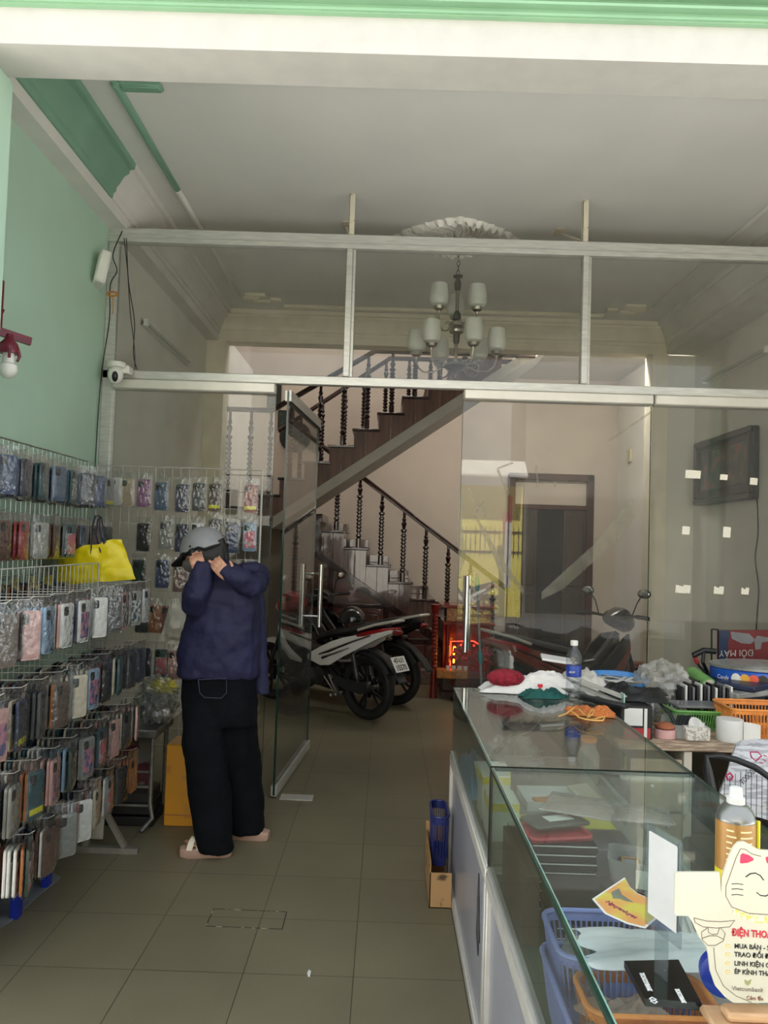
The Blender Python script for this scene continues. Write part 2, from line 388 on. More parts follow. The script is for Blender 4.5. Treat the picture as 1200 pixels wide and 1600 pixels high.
# flat raised strips on the ceiling, with stepped corner ornaments
def strip(name, x0, x1, y0, y1, m): return struct(name, MB().box(x0, x1, y0, y1, CZ - 0.022, CZ, 0.006).box(x0 + 0.008, x1 - 0.008, y0 + 0.008, y1 - 0.008, CZ - 0.03, CZ - 0.01, 0.004), m)
strip('trim_12', -1.405, -1.365, 3.62, 4.75, M_green); strip('trim_13', -1.405, -1.365, 4.75, 6.78, M_white)
strip('trim_14', -1.365, -1.16, 3.62, 3.68, M_green)
strip('trim_15', 2.315, 2.355, 3.6, 6.80, M_white)
strip('trim_16', -1.02, 1.96, 7.05, 7.10, M_bright)
for k, (cx, sg) in enumerate(((-1.22, 1), (2.14, -1))):
    mb = MB()
    for a, b, c, d in ((-0.11, 0.07, -0.2, -0.13), (-0.07, 0.08, -0.02, 0.03), (0.10, 0.2, -0.08, -0.02), (-0.14, 0.0, -0.11, -0.05)):
        x0, x1 = sorted((cx + sg * a, cx + sg * b)); mb.box(x0, x1, 6.95 + c, 6.95 + d, CZ - 0.025, CZ, 0.005)
    struct('trim_%d' % (17 + k), mb, M_bright)
# hall: timber door frame set in the far wall
M_dwood = mat('dark_red_wood', '3d1d16', 0.35, var=0.25, scale=9, stretch=(1, 1, 0.12), coat=0.2)
M_mwood = mat('brown_door_wood', '33271f', 0.45, var=0.25, scale=9, stretch=(1, 1, 0.12))
M_dark = mat('doorway_shade', '15130f', 0.8, var=0.1)
mb = MB().box(1.55, 1.64, YH - 0.06, YH + 0.02, 0, 2.54, 0.01).box(2.56, 2.65, YH - 0.06, YH + 0.02, 0, 2.54, 0.01).box(1.55, 2.65, YH - 0.06, YH + 0.02, 2.45, 2.54, 0.01).box(1.60, 2.6, YH - 0.05, YH + 0.02, 2.08, 2.14, 0.005)
dr = tag(mb.build('door_1', M_dwood), kind='structure')
tag(MB().box(1.64, 1.93, YH - 0.03, YH + 0.01, 0, 2.08).box(1.68, 1.9, YH - 0.04, YH - 0.02, 1.1, 2.0, 0.01).box(1.68, 1.9, YH - 0.04, YH - 0.02, 0.1, 1.0, 0.01).build('door_leaf', M_mwood, dr))
tag(MB().box(2.27, 2.56, YH - 0.03, YH + 0.01, 0, 2.08).box(2.30, 2.52, YH - 0.04, YH - 0.02, 1.1, 2.0, 0.01).box(2.3, 2.52, YH - 0.04, YH - 0.02, 0.1, 1.0, 0.01).build('door_leaf', M_mwood, dr))
MB().box(1.93, 2.27, YH - 0.02, YH + 0.01, 0, 2.08).build('doorway_shade_panel', M_dark, dr)  # solid dark panel standing for the unlit gap between the leaves
# ------------------------------------------------ outside, behind the camera (seen in the glass)
struct('ground', MB().box(-30, 30, -10.0, -3.4, -0.27, -0.15), M_street)
struct('sidewalk', MB().box(-30, 30, -3.4, -0.6, -0.27, -0.14), M_porch)
struct('kerb', MB().box(-30, 30, -0.85, -0.6, -0.15, 0).box(XR + 0.2, 30, -0.6, 2.6, -0.15, 0).box(-30, XL - 0.2, -0.6, 2.6, -0.15, 0), M_porch)
M_yel = mat('yellow_street_wall', 'fae872', 0.8, var=0.05, scale=2)
M_fac = mat('grey_facade_paint', '6f6b64', 0.8, var=0.06, scale=1)
M_fac2 = mat('shop_interior_shade', '2b2824', 0.8, var=0.1)  # flat dark panels in this colour stand for shade inside the shops
M_iron = mat('dark_iron', '2c2a2a', 0.5, metal=0.4, var=0.1)
t = thing('garden_wall', 'yellow wall with iron fence across the street', 'wall', (2.7, -9.9, -0.15))
MB().box(1.7, 3.40, -10.0, -9.8, -0.15, 3.12).build('wall_body', M_yel, t)
mb = MB()
for i in range(14): mb.box(1.75 + i * 0.12, 1.765 + i * 0.12, -9.79, -9.775, 1.35, 2.1)
mb.box(1.7, 3.40, -9.79, -9.775, 1.45, 1.48).box(1.7, 3.40, -9.79, -9.775, 1.95, 1.98).build('fence', M_iron, t)
t = thing('building', 'pale building across the street, left of the yellow wall', 'building', (-6, -10, -0.15))
MB().box(-14, 1.65, -12, -9.7, -0.15, 5.6).build('facade', mat('pale_facade_paint', 'cbc6ba', 0.8, var=0.05), t)
for x in (-12, -7.8): MB().box(x, x + 3.2, -9.72, -9.68, 0, 2.8).build('shop_shade_panel', M_fac2, t)
t = thing('building', 'grey shop building across the street, right of the yellow wall', 'building', (8, -10, -0.15))
MB().box(3.42, 16, -12, -9.7, -0.15, 5.6).build('facade', M_fac, t)
for x in (3.5, 8.0, 12.2): MB().box(x, x + 3.2, -9.72, -9.68, 0, 2.9).build('shop_shade_panel', M_fac2, t)
solo('awning', MB().loft([[(1.66, -9.7, 3.75), (1.66, -9.2, 3.35), (1.66, -9.2, 3.3), (1.66, -9.7, 3.7)], [(3.41, -9.7, 3.75), (3.41, -9.2, 3.35), (3.41, -9.2, 3.3), (3.41, -9.7, 3.7)]]), M_white, 'pale awning sloping out above the yellow wall', 'awning')
t = thing('street_banner', 'red and white upright banner standing before the yellow street wall', 'banner', (2.98, -9.3, -0.15))
MB().box(2.90, 3.06, -9.32, -9.30, 0.6, 2.2).build('white_panel', M_white, t); MB().box(2.84, 2.98, -9.33, -9.31, 1.9, 2.45).box(2.98, 3.06, -9.33, -9.31, 2.2, 2.85).build('red_panel', mat('banner_red', 'b03038', 0.5), t); MB().box(2.97, 2.99, -9.29, -9.27, -0.15, 2.9).build('pole', M_iron, t)
# ------------------------------------------------ glass partition
M_alu = mat('brushed_aluminium', 'cccbc5', 0.32, metal=0.35, var=0.08, scale=8, stretch=(1, 1, 8))
M_aluw = mat('pale_aluminium_cover', 'd9d5cb', 0.35, metal=0.35, var=0.04, scale=6)
M_chrome = mat('polished_steel', 'd8d8d6', 0.12, metal=1.0, var=0.03)
M_pane = glass_mat('clear_door_glass', (0.965, 0.97, 0.965), boost=0.85, opac=0.03, ocol=(0.75, 0.74, 0.72))
M_pane2 = glass_mat('dusty_transom_glass', (0.97, 0.975, 0.97), boost=0.8, opac=0.05, ocol=(0.72, 0.71, 0.69))
M_edge = mat('green_glass_edge', '1d3a33', 0.15, var=0.1)
Y0, Y1 = YP, YP + 0.05
pt = thing('partition_frame', 'aluminium frame of the glass partition spanning the shop from wall to wall', 'partition', (0.5, YP, 0))
MB().box(XL, XR, Y0, Y1, 3.44, 3.50, 0.004).box(XL, XR, Y0 - 0.012, Y1, 3.405, 3.44, 0.003).build('top_rail', M_alu, pt)
MB().box(XL, XR, Y0, Y1, 2.545, 2.60, 0.004).build('middle_rail', M_alu, pt)
MB().box(XL + 0.002, XL + 0.07, Y0, Y1, 0, 3.44, 0.004).box(XL + 0.07, XL + 0.085, Y0 + 0.01, Y1 - 0.01, 0, 2.54).build('wall_post', M_alu, pt)
MB().box(XR - 0.07, XR - 0.002, Y0, Y1, 0, 3.44, 0.004).build('wall_post', M_alu, pt)
for x in (-0.275, 1.20):
    MB().box(x - 0.027, x + 0.012, Y0 - 0.012, Y1, 2.60, 3.405, 0.003).box(x + 0.012, x + 0.03, Y0 + 0.006, Y1, 2.60, 3.405, 0.002).build('mullion', M_alu, pt)
MB().box(XL + 0.075, -0.715, Y0 - 0.03, Y1 + 0.0, 2.478, 2.543, 0.008).build('track_cover', M_aluw, pt)
MB().box(0.452, 1.622, Y0 - 0.03, Y1, 2.478, 2.543, 0.008).build('track_cover', M_aluw, pt)
MB().box(1.630, XR, Y0 - 0.03, Y1, 2.478, 2.543, 0.008).build('track_cover', M_aluw, pt)
yc = YP + 0.02
def pane(name, x0, x1, z0, z1, m, label):
    o = solo(name, MB().box(x0, x1, yc, yc + 0.010, z0, z1), m, label, 'glass pane')
    return o
pane('transom_pane', XL + 0.07, -0.303, 2.60, 3.405, M_pane2, 'left clear transom pane above the phone case grid')
pane('transom_pane', -0.245, 1.172, 2.60, 3.405, M_pane2, 'middle transom pane in front of the chandelier')
pane('transom_pane', 1.23, XR - 0.07, 2.60, 3.405, M_pane2, 'right transom pane beside the right wall')
pane('fixed_pane', XL + 0.085, -0.715, 0.01, 2.478, M_pane, 'fixed glass panel behind the phone case grid')
fp = pane('fixed_pane', 1.634, XR - 0.07, 0.01, 2.478, M_pane, 'fixed glass panel with small white notes stuck on it')
tag(MB().box(-0.7165, -0.7145, yc - 0.001, yc + 0.011, 0.01, 2.478).build('pane_edge', M_edge, bpy.data.objects['fixed_pane']))
# closed right leaf
dl = thing('glass_door', 'closed glass door leaf right of the doorway with chrome bar handle', 'glass door', (1.04, yc, 0))
MB().box(0.452, 1.622, yc, yc + 0.010, 0.012, 2.478).build('pane', M_pane, dl)
MB().box(0.450, 0.453, yc - 0.001, yc + 0.011, 0.012, 2.478).box(1.621, 1.624, yc - 0.001, yc + 0.011, 0.012, 2.478).build('pane_edge', M_edge, dl)
def bar_handle(x, y, z0, z1, off, parent, ax):
    """pair of upright tubes on both sides of the pane, joined by two stubs"""
    o = Vector((x, y, 0)); d = Vector(ax)
    for s in (-1, 1):
        q = o + d * s * off; MB().tube([q + Vector((0, 0, z0)), q + Vector((0, 0, z1))], 0.0155, 14).build('handle_bar', M_chrome, parent)
    mb = MB()
    for z in (z0 + 0.08, z1 - 0.07):
        mb.tube([o - d * off + Vector((0, 0, z)), o + d * off + Vector((0, 0, z))], 0.008, 10)
        for s in (-1, 1): mb.tube([o + d * s * 0.006 + Vector((0, 0, z)), o + d * s * 0.014 + Vector((0, 0, z))], 0.016, 12)
    mb.build('handle_stub', M_chrome, parent)
bar_handle(0.515, yc + 0.005, 0.93, 1.39, 0.055, dl, (0.25, 1, 0))
MB().box(0.46, 0.62, yc - 0.012, yc + 0.022, 0.004, 0.06, 0.004).build('patch_fitting', M_alu, dl)
MB().box(1.45, 1.61, yc - 0.012, yc + 0.022, 0.004, 0.06, 0.004).build('patch_fitting', M_alu, dl)
M_res = glass_mat('dried_tape_residue', (0.95, 0.95, 0.93), rough=0.3, boost=0.6, opac=0.12, ocol=(0.70, 0.69, 0.65), nscale=12)
def smear(P, h=0.0006):
    q = [at(x, y, yc - 0.001) for x, y in P]; MB().prism([(p.x, p.z) for p in q], (0, yc - 0.0012, 0), (1, 0, 0), (0, 0, 1), -h).build('tape_residue', M_res, dl)
smear([(987, 779), (929, 850), (846, 925), (846, 937), (879, 921), (967, 842), (992, 808)])
smear([(729, 762), (733, 763), (761, 804), (758, 808)]); smear([(741, 806), (745, 806), (782, 870), (820, 922), (816, 927), (776, 880)])
smear([(776, 735), (779, 733), (796, 770), (793, 774)]); smear([(776, 734), (778, 730), (800, 722), (803, 724)]); smear([(742, 800), (745, 802), (757, 783), (754, 782)])
smear([(716, 775), (724, 770), (722, 820), (728, 870), (718, 900), (715, 840)])
smear([(950, 688), (951, 691), (1019, 645), (1018, 641)]); smear([(836, 728), (839, 727), (842, 760), (839, 762)]); smear([(860, 745), (872, 755), (867, 762)])
# open left leaf, swung inwards
ang = R_(85.5); piv = Vector((-0.64, YP + 0.03, 0)); dx = Vector((math.cos(ang), math.sin(ang), 0)); nx = Vector((-dx.y, dx.x, 0))
od = thing('glass_door', 'glass door leaf standing open inwards with twin chrome bar handle', 'glass door', tuple(piv), ang)
def lb(a0, a1, t0, t1, z0, z1, mb=None, ch=0.0):
    mb = mb or MB(); return mb.tf(tuple(piv), (0, 0, ang)).box(a0, a1, t0, t1, z0, z1, ch)
lb(0.0, 1.13, -0.005, 0.005, 0.015, 2.50).build('pane', M_pane, od)
mb = lb(-0.002, 0.002, -0.006, 0.006, 0.015, 2.5); lb(1.128, 1.132, -0.006, 0.006, 0.015, 2.5, mb).build('pane_edge', M_edge, od)
for z0, z1, nm in ((0.006, 0.07, 'bottom_rail'), (2.44, 2.51, 'top_rail')):
    mb = lb(0.0, 1.13, -0.020, -0.0055, z0, z1); lb(0.0, 1.13, 0.0055, 0.020, z0, z1, mb); lb(0.0, 1.13, -0.02, 0.02, z0, z0 + 0.006, mb).build(nm, M_alu, od)
hp = piv + dx * 1.07
bar_handle(hp.x, hp.y, 0.93, 1.40, 0.07, od, tuple(nx))
solo('floor_spring_plate', MB().box(-0.60, -0.40, YP + 0.0, YP + 0.1, 0.0, 0.003), M_alu, 'steel floor spring cover plate at the foot of the open door', 'floor plate')
# brackets holding the top rail to the ceiling
M_offw = mat('chipped_cream_paint', 'd8cfba', 0.6, c2='8c7f68', lo=0.62, hi=0.7, scale=60)
for x, lab in ((-0.28, 'painted steel hanger bracket from ceiling, left of the ceiling rose'), (1.19, 'painted steel hanger bracket from ceiling, right of the ceiling rose')):
    t = thing('ceiling_bracket', lab, 'bracket', (x, YP + 0.03, 3.5))
    MB().box(x - 0.018, x + 0.018, YP + 0.02, YP + 0.026, 3.5, CZ, 0.001).box(x - 0.018, x - 0.014, YP + 0.02, YP + 0.055, 3.5, CZ).build('upright', M_offw, t)
    MB().bar((x - 0.06, YP + 0.5, CZ - 0.01), (x - 0.012, YP + 0.05, 3.52), 0.03, 0.006).box(x - 0.09, x - 0.03, YP + 0.44, YP + 0.56, CZ - 0.006, CZ - 0.001).build('brace', M_offw, t)
# small notes on the fixed pane
M_note = mat('white_note_paper', 'efeadb', 0.7, c2='b8b2a0', lo=0.6, hi=0.75, scale=70)
notes = [(1.886, 2.062, 0.098, 0.05, 'wide paper note over the left edge of the dark picture'), (2.077, 2.05, 0.05, 0.034, 'small paper note over the middle of the dark picture'),
         (2.262, 2.03, 0.05, 0.042, 'small paper note right of the dark picture'), (1.848, 1.713, 0.05, 0.05, 'square paper note below the picture, left of two'),
         (2.10, 1.71, 0.05, 0.065, 'upright paper note below the picture, right of two'), (1.835, 1.352, 0.095, 0.05, 'torn wide paper note, leftmost in the bottom row'),
         (2.055, 1.352, 0.064, 0.048, 'torn paper note with holes, middle of the bottom row'), (2.217, 1.352, 0.05, 0.042, 'paper note with a hole, rightmost in the bottom row')]
for i, (x, z, w_, h_, lab) in enumerate(notes):
    q = [(-w_ / 2, -h_ / 2), (w_ / 2 - 0.004, -h_ / 2 - 0.002), (w_ / 2, h_ / 2 - 0.003), (0.004, h_ / 2), (0, h_ / 2 - (0.012 if i >= 5 else 0)), (-0.006, h_ / 2 - (0.01 if i >= 5 else 0)), (-w_ / 2 + 0.003, h_ / 2)]
    solo('paper_note', MB().prism(q, (x, yc - 0.0012, z), (1, 0, 0), (0, 0, 1), 0.0006), M_note, lab, 'note', 'notes stuck on the glass')
# ------------------------------------------------ staircase behind the rear beam
M_rail = mat('polished_dark_rosewood', '2a1310', 0.16, var=0.3, scale=14, stretch=(0.2, 1, 1), coat=0.4)
M_board = mat('varnished_stair_boards', '4a2e26', 0.2, var=0.35, scale=10, stretch=(2.5, 1, 0.25), bump=0.2, bscale=16, coat=1.0)
M_boardu = mat('dull_brown_stair_boards', '55362a', 0.45, var=0.3, scale=10, stretch=(2.5, 1, 0.25), bump=0.15, bscale=16)
M_slab = mat('grey_slab_paint', 'a8a49c', 0.7, var=0.05, scale=5)
M_cab = mat('reddish_cabinet_wood', '4e241b', 0.25, var=0.3, scale=8, stretch=(0.4, 1, 1.5), coat=0.4)
YN, YM = 7.72, 8.62            # upper flight, near and far side
YL, YLF = 8.93, 9.88           # lower flight
LZ = 1.905
def u_x(j): return -0.603 + 0.245 * j
def u_z(j): return 2.553 + 0.1727 * j
def slab_top(x): return 2.10 + 0.70 * (x + 0.735)

BPROF = [(0.017, 0), (0.017, .13), (0.011, .14), (0.019, .16), (0.019, .18), (0.012, .2)]
for _k in range(9): BPROF += [(0.0125, .22 + _k * .052), (0.0185, .235 + _k * .052), (0.0185, .25 + _k * .052), (0.0125, .265 + _k * .052)]
BPROF += [(0.012, .70), (0.021, .72), (0.021, .74), (0.010, .76), (0.015, .80), (0.019, .83), (0.010, .86), (0.016, .885), (0.010, .91), (0.010, 1.0)]
def baluster(x, y, z0, z1, parent, s=1.0):
    h = z1 - z0; s *= 1.4
    MB().lathe([(r * s, t * h) for r, t in BPROF], (x, y, z0), 10).build('baluster', M_rail, parent)
def handrail(pts, parent, w=0.06, h=0.05):
    mb = MB(); ring = []
    P = [Vector(p) for p in pts]
    for i, p in enumerate(P):
        a = P[i - 1] if i else p; b = P[i + 1] if i < len(P) - 1 else p; d = (b - a).normalized(); up = Vector((0, 0, 1)); sd = d.cross(up).normalized(); u = sd.cross(d)
        ring.append([p + sd * q[0] * w + u * q[1] * h for q in ((-.5, -.35), (-.3, -.5), (.3, -.5), (.5, -.35), (.5, .1), (.35, .42), (0, .55), (-.35, .42), (-.5, .1))])
    mb.loft(ring).build('handrail', M_rail, parent)

st = thing('staircase', 'dark wooden staircase turning on a landing, with turned balusters', 'staircase', (-0.5, 8.8, 0))
mb = MB().box(XL, -1.34, YN, YLF, LZ - 0.13, LZ - 0.03).build('landing_slab', M_slab, st)
MB().box(XL, -1.34, YN - 0.02, YLF, LZ - 0.03, LZ, 0.006).box(-1.34, -0.94, YM, YLF, LZ - 0.13, LZ, 0.006).build('landing', M_rail, st)
# upper flight: soffit slab, steps, side boards
xs0, xs1 = -1.15, 1.62
MB().prism([(xs0, slab_top(xs0) - 0.118), (xs1, slab_top(xs1) - 0.118), (xs1, slab_top(xs1)), (xs0, slab_top(xs0))], (0, YN + 0.0, 0), (1, 0, 0), (0, 0, 1), -(YM - YN)).build('soffit_slab', M_slab, st)
for j in range(-3, 7):
    x, z = u_x(j), u_z(j)
    MB().box(x - 0.02, x + 0.262, YN - 0.03, YM, z - 0.028, z, 0.007).build('tread', M_rail, st)
    MB().box(x, x + 0.018, YN + 0.001, YM, z - 0.1727, z - 0.028).build('riser', M_boardu, st)
    for a, b in ((x, x + 0.1215), (x + 0.1235, x + 0.245)):
        MB().prism([(a, slab_top(a)), (b, slab_top(b)), (b, z - 0.028), (a, z - 0.028)], (0, YN - 0.006, 0), (1, 0, 0), (0, 0, 1), -0.018).build('side_board', M_boardu, st)
# near rail: level over the landing, climbing, level again
handrail([(XL, YN, 2.885), (-1.20, YN, 2.885), (-0.17, YN, 3.525), (1.45, YN, 3.525)], st)
handrail([(-1.25, YM - 0.03, 2.80), (-0.02, YM - 0.03, 3.665), (1.45, YM - 0.03, 3.665)], st)
def near_rail(x): return 2.885 if x < -1.2 else (2.885 + (x + 1.2) * 0.6214 if x < -0.17 else 3.525)
def far_rail(x): return 2.80 + (x + 1.25) * 0.7033 if x < -0.02 else 3.665
def tread_z(x):
    j = math.floor((x + 0.623) / 0.245); return u_z(j) if j >= -3 else LZ
for x in (-1.62, -1.405, -1.205): baluster(x, YN + 0.01, LZ, near_rail(x) - 0.02, st, 1.05)
for x in (-1.0, -0.71, -0.475, -0.235, 0.01, 0.24, 0.49, 0.74): baluster(x, YN + 0.01, tread_z(x), near_rail(x) - 0.02, st, 1.1)
for x in (-1.0, -0.76, -0.51, -0.30, -0.06, 0.2, 0.44): baluster(x, YM - 0.03, tread_z(x), far_rail(x) - 0.02, st, 1.1)
# lower flight
RUN, RISE = 0.262, 0.19
for k in range(9):
    x, z = -0.752 + RUN * k, 1.71 - RISE * k
    MB().box(x - 0.0, x + RUN + 0.03, YL - 0.03, YLF, z - 0.03, z, 0.008).build('tread', M_rail, st)
    MB().box(x + RUN - 0.02, x + RUN, YL + 0.001, YLF, max(0, z - RISE), z - 0.03).build('riser', M_board, st)
    MB().box(x, x + 0.13, YL - 0.008, YL + 0.012, max(0, z - 0.62), z - 0.03, 0.002).build('side_board', M_board, st)
    MB().box(x + 0.132, x + RUN, YL - 0.008, YL + 0.012, max(0, z - 0.62), z - 0.03, 0.002).build('side_board', M_board, st)
    MB().box(x + 0.02, x + RUN, YLF - 0.02, YLF + 0.01, z, z + 0.10, 0.004).build('skirting', M_board, st)
MB().box(-1.0, -0.752, YL, YLF, 1.80, 1.90, 0.006).box(-1.0, -0.78, YL - 0.01, YL + 0.02, 1.0, 1.80).build('landing_edge', M_rail, st)
def low_rail(x): return 2.39 - 0.7265 * (x + 0.372)
handrail([(-0.98, YL + 0.0, low_rail(-0.98)), (1.50, YL, low_rail(1.50))], st, 0.065, 0.055)
for k in range(8):
    x = -0.585 + RUN * k; baluster(x, YL + 0.005, 1.71 - RISE * k, low_rail(x) - 0.02, st, 1.25)
# newel at the foot
MB().box(1.50, 1.60, YL - 0.05, YL + 0.05, 0, 0.34, 0.008).lathe([(0.04, .34), (0.05, .37), (0.03, .40), (0.045, .48), (0.048, .62), (0.03, .80), (0.045, .84), (0.03, .88), (0.05, .95), (0.055, 1.0), (0.03, 1.06), (0.008, 1.10)], (1.55, YL, 0), 16).build('newel_post', M_rail, st)
# cupboard filling the wedge under the lower flight
cb = thing('under_stair_cupboard', 'dark red wooden cupboard built into the wedge under the lower stair flight', 'cupboard', (-0.1, YL - 0.06, 0))
def wz(x): return 1.46 - 0.672 * (x + 0.841)
yf = YL - 0.055
MB().prism([(-1.2, 0.10), (1.18, 0.10), (-1.2, wz(-1.2))], (0, yf + 0.02, 0), (1, 0, 0), (0, 0, 1), -0.03).build('back_board', M_cab, cb)
MB().bar((-1.2, yf - 0.01, wz(-1.2)), (1.2, yf - 0.01, wz(1.2)), 0.07, 0.055, up=(0, 1, 0)).bar((-1.2, yf - 0.03, wz(-1.2) + 0.03), (1.2, yf - 0.03, wz(1.2) + 0.03), 0.03, 0.02, up=(0, 1, 0)).build('sloping_moulding', M_rail, cb)
MB().box(-1.2, 1.1, yf - 0.03, yf + 0.03, 0.0, 0.10, 0.008).build('plinth', M_cab, cb)
mb = MB()
for x in (-0.62, 0.02, 0.255, 0.70): mb.box(x - 0.03, x + 0.03, yf - 0.02, yf + 0.02, 0.10, wz(x) - 0.03, 0.004)
mb.box(-1.2, 0.02, yf - 0.02, yf + 0.02, 0.83, 0.87, 0.004).box(0.25, 0.72, yf - 0.02, yf + 0.02, 0.44, 0.49, 0.004).build('stiles', M_rail, cb)
def cdoor(x0, x1, z0, z1, knob):
    d = MB().box(x0, x1, yf - 0.022, yf + 0.0, z0, z1, 0.006).build('door', M_cab, cb)
    mb = MB().box(x0 + 0.05, x1 - 0.05, yf - 0.034, yf - 0.02, z0 + 0.06, z1 - 0.06, 0.012)
    pts = [(x0 + 0.035 + (x1 - x0 - 0.07) * t, yf - 0.026, z1 - 0.06 + 0.03 * math.sin(PI * t)) for t in [i / 10 for i in range(11)]]
    mb.tube(pts, 0.006, 6); mb.build('raised_panel', M_board, d)
    MB().ell((knob, yf - 0.04, (z0 + z1) / 2), 0.013, 10, 7).build('knob', M_rail, d)
cdoor(0.29, 0.475, 0.12, 0.43, 0.455); cdoor(0.485, 0.67, 0.12, 0.43, 0.505)
cdoor(-0.58, -0.30, 0.12, 0.82, -0.33); cdoor(-0.28, -0.01, 0.12, 0.82, -0.25)
MB().prism([(-0.60, 0.89), (-0.02, 0.89), (-0.60, 1.24)], (0, yf - 0.012, 0), (1, 0, 0), (0, 0, 1), -0.02).prism([(-0.56, 0.915), (-0.13, 0.915), (-0.56, 1.17)], (0, yf - 0.024, 0), (1, 0, 0), (0, 0, 1), -0.02).build('triangular_panel', M_cab, cb)
MB().prism([(0.285, 0.51), (0.56, 0.51), (0.285, 0.67)], (0, yf - 0.012, 0), (1, 0, 0), (0, 0, 1), -0.02).prism([(0.31, 0.53), (0.48, 0.53), (0.31, 0.63)], (0, yf - 0.024, 0), (1, 0, 0), (0, 0, 1), -0.02).build('triangular_panel', M_cab, cb)
# hung on the hall wall: two dark pictures, and a dark hat
M_pic = mat('dark_teal_picture', '1d2a2a', 0.3, c2='7d8a84', lo=0.62, hi=0.7, scale=18)
M_blk = mat('black_plastic', '141414', 0.35, var=0.2)
def wall_pic(x0, x1, z0, z1, lab):
    t = thing('wall_picture', lab, 'picture', ((x0 + x1) / 2, YH - 0.02, z0))
    MB().box(x0, x1, YH - 0.03, YH - 0.001, z0, z1, 0.005).build('frame', M_blk, t); MB().box(x0 + 0.02, x1 - 0.02, YH - 0.034, YH - 0.029, z0 + 0.02, z1 - 0.02).build('artwork', M_pic, t)
wall_pic(-1.45, -1.24, 3.02, 3.26, 'small dark picture hung on the hall wall, lower of two'); wall_pic(-1.60, -1.42, 3.28, 3.60, 'small dark picture hung on the hall wall, upper of two')
solo('hat', MB().lathe([(0.20, 0), (0.205, 0.012), (0.11, 0.03), (0.10, 0.10), (0.07, 0.14), (0.01, 0.15)], (-1.22, YH, 2.92), 20, ax=(0, -1, 0)), M_blk, 'black hat hung on the hall wall below the dark pictures', 'hat')
solo('switch_box', MB().box(2.925, 2.95, 9.30, 9.42, 2.66, 2.82, 0.006), mat('beige_plastic', 'c9bf9f', 0.5), 'beige switch box on the hall side wall', 'switch box')

# ------------------------------------------------ chandelier and ceiling rose
M_plaster = mat('white_plaster', 'f2eee4', 0.6, var=0.03)
def rose_pt(u, v):
    th = 2 * PI * u; c, s = math.cos(th), math.sin(th)
    R = 0.44 / (abs(c) ** 1.35 + (abs(s) * 1.28) ** 1.35) ** (1 / 1.35) * (1 + 0.02 * math.cos(24 * th) + 0.01 * math.cos(40 * th))
    r = v * R
    if v < 0.10: h = 0.028
    elif v < 0.5:
        q = (v - .1) / .4; h = 0.016 + 0.042 * abs(math.cos(8 * th)) ** 0.6 * math.sin(PI * min(1, q * 1.05)) ** 0.6
    elif v < 0.78: h = 0.010 + 0.036 * abs(math.sin(16 * th + v * 14)) * (0.4 + 0.6 * abs(math.sin(2 * th)))
    else: h = (0.010 + 0.034 * abs(math.sin(14 * th + v * 12))) * (1 - max(0, (v - .93) / .07))
    return (0.43 + c * r, 5.39 + s * r, CZ - h)
solo('ceiling_rose', MB().grid(rose_pt, 220, 26), M_plaster, 'white plaster ceiling rose of petals and leaves above the chandelier', 'ceiling rose', origin=(0.43, 5.39, CZ))
M_nick = mat('aged_nickel', 'a89f90', 0.28, metal=1.0, var=0.15, scale=20)
M_dkm = mat('dark_bronze', '453a33', 0.4, metal=0.7, var=0.2)
M_shade = mat('opal_lamp_glass', 'dcdcd2', 0.3, var=0.03, trans=0.15)
cx, cy = 0.452, 5.40
ch = thing('chandelier', 'two-tier metal chandelier with nine white glass shades, unlit', 'chandelier', (cx, cy, 2.8))
MB().lathe([(0.075, 3.765), (0.072, 3.745), (0.05, 3.72), (0.02, 3.705), (0.012, 3.70)], (cx, cy, 0), 24).build('canopy', M_nick, ch)
mb = MB()
for i in range(6):
    z = 3.69 - i * 0.035; a = i % 2
    mb.tube([(cx + (0.010 * math.cos(t) if a else 0), cy + (0 if a else 0.010 * math.cos(t)), z + 0.022 * math.sin(t)) for t in [k * PI / 5 for k in range(10)]], 0.0028, 6, closed=True)
mb.build('chain', M_dkm, ch)
MB().lathe([(0.006, 3.50), (0.035, 3.495), (0.035, 3.485), (0.014, 3.475), (0.026, 3.44), (0.022, 3.40), (0.014, 3.385)], (cx, cy, 0), 16).build('collar', M_dkm, ch)
MB().lathe([(0.014, 3.24), (0.026, 3.22), (0.03, 3.18), (0.018, 3.16)], (cx, cy, 0), 16).build('collar', M_dkm, ch)
MB().lathe([(0.012, 3.10), (0.026, 3.08), (0.022, 3.02), (0.013, 3.0)], (cx, cy, 0), 16).build('collar', M_dkm, ch)
MB().tube([(cx, cy, 3.385), (cx, cy, 2.84)], 0.0125, 14).lathe([(0.02, 3.17), (0.05, 3.155), (0.055, 3.13), (0.035, 3.11), (0.055, 3.10), (0.05, 3.085), (0.015, 3.07)], (cx, cy, 0), 20).lathe([(0.014, 2.88), (0.05, 2.865), (0.085, 2.855), (0.09, 2.84), (0.07, 2.825), (0.03, 2.81), (0.014, 2.79), (0.006, 2.765)], (cx, cy, 0), 24).build('stem', M_nick, ch)
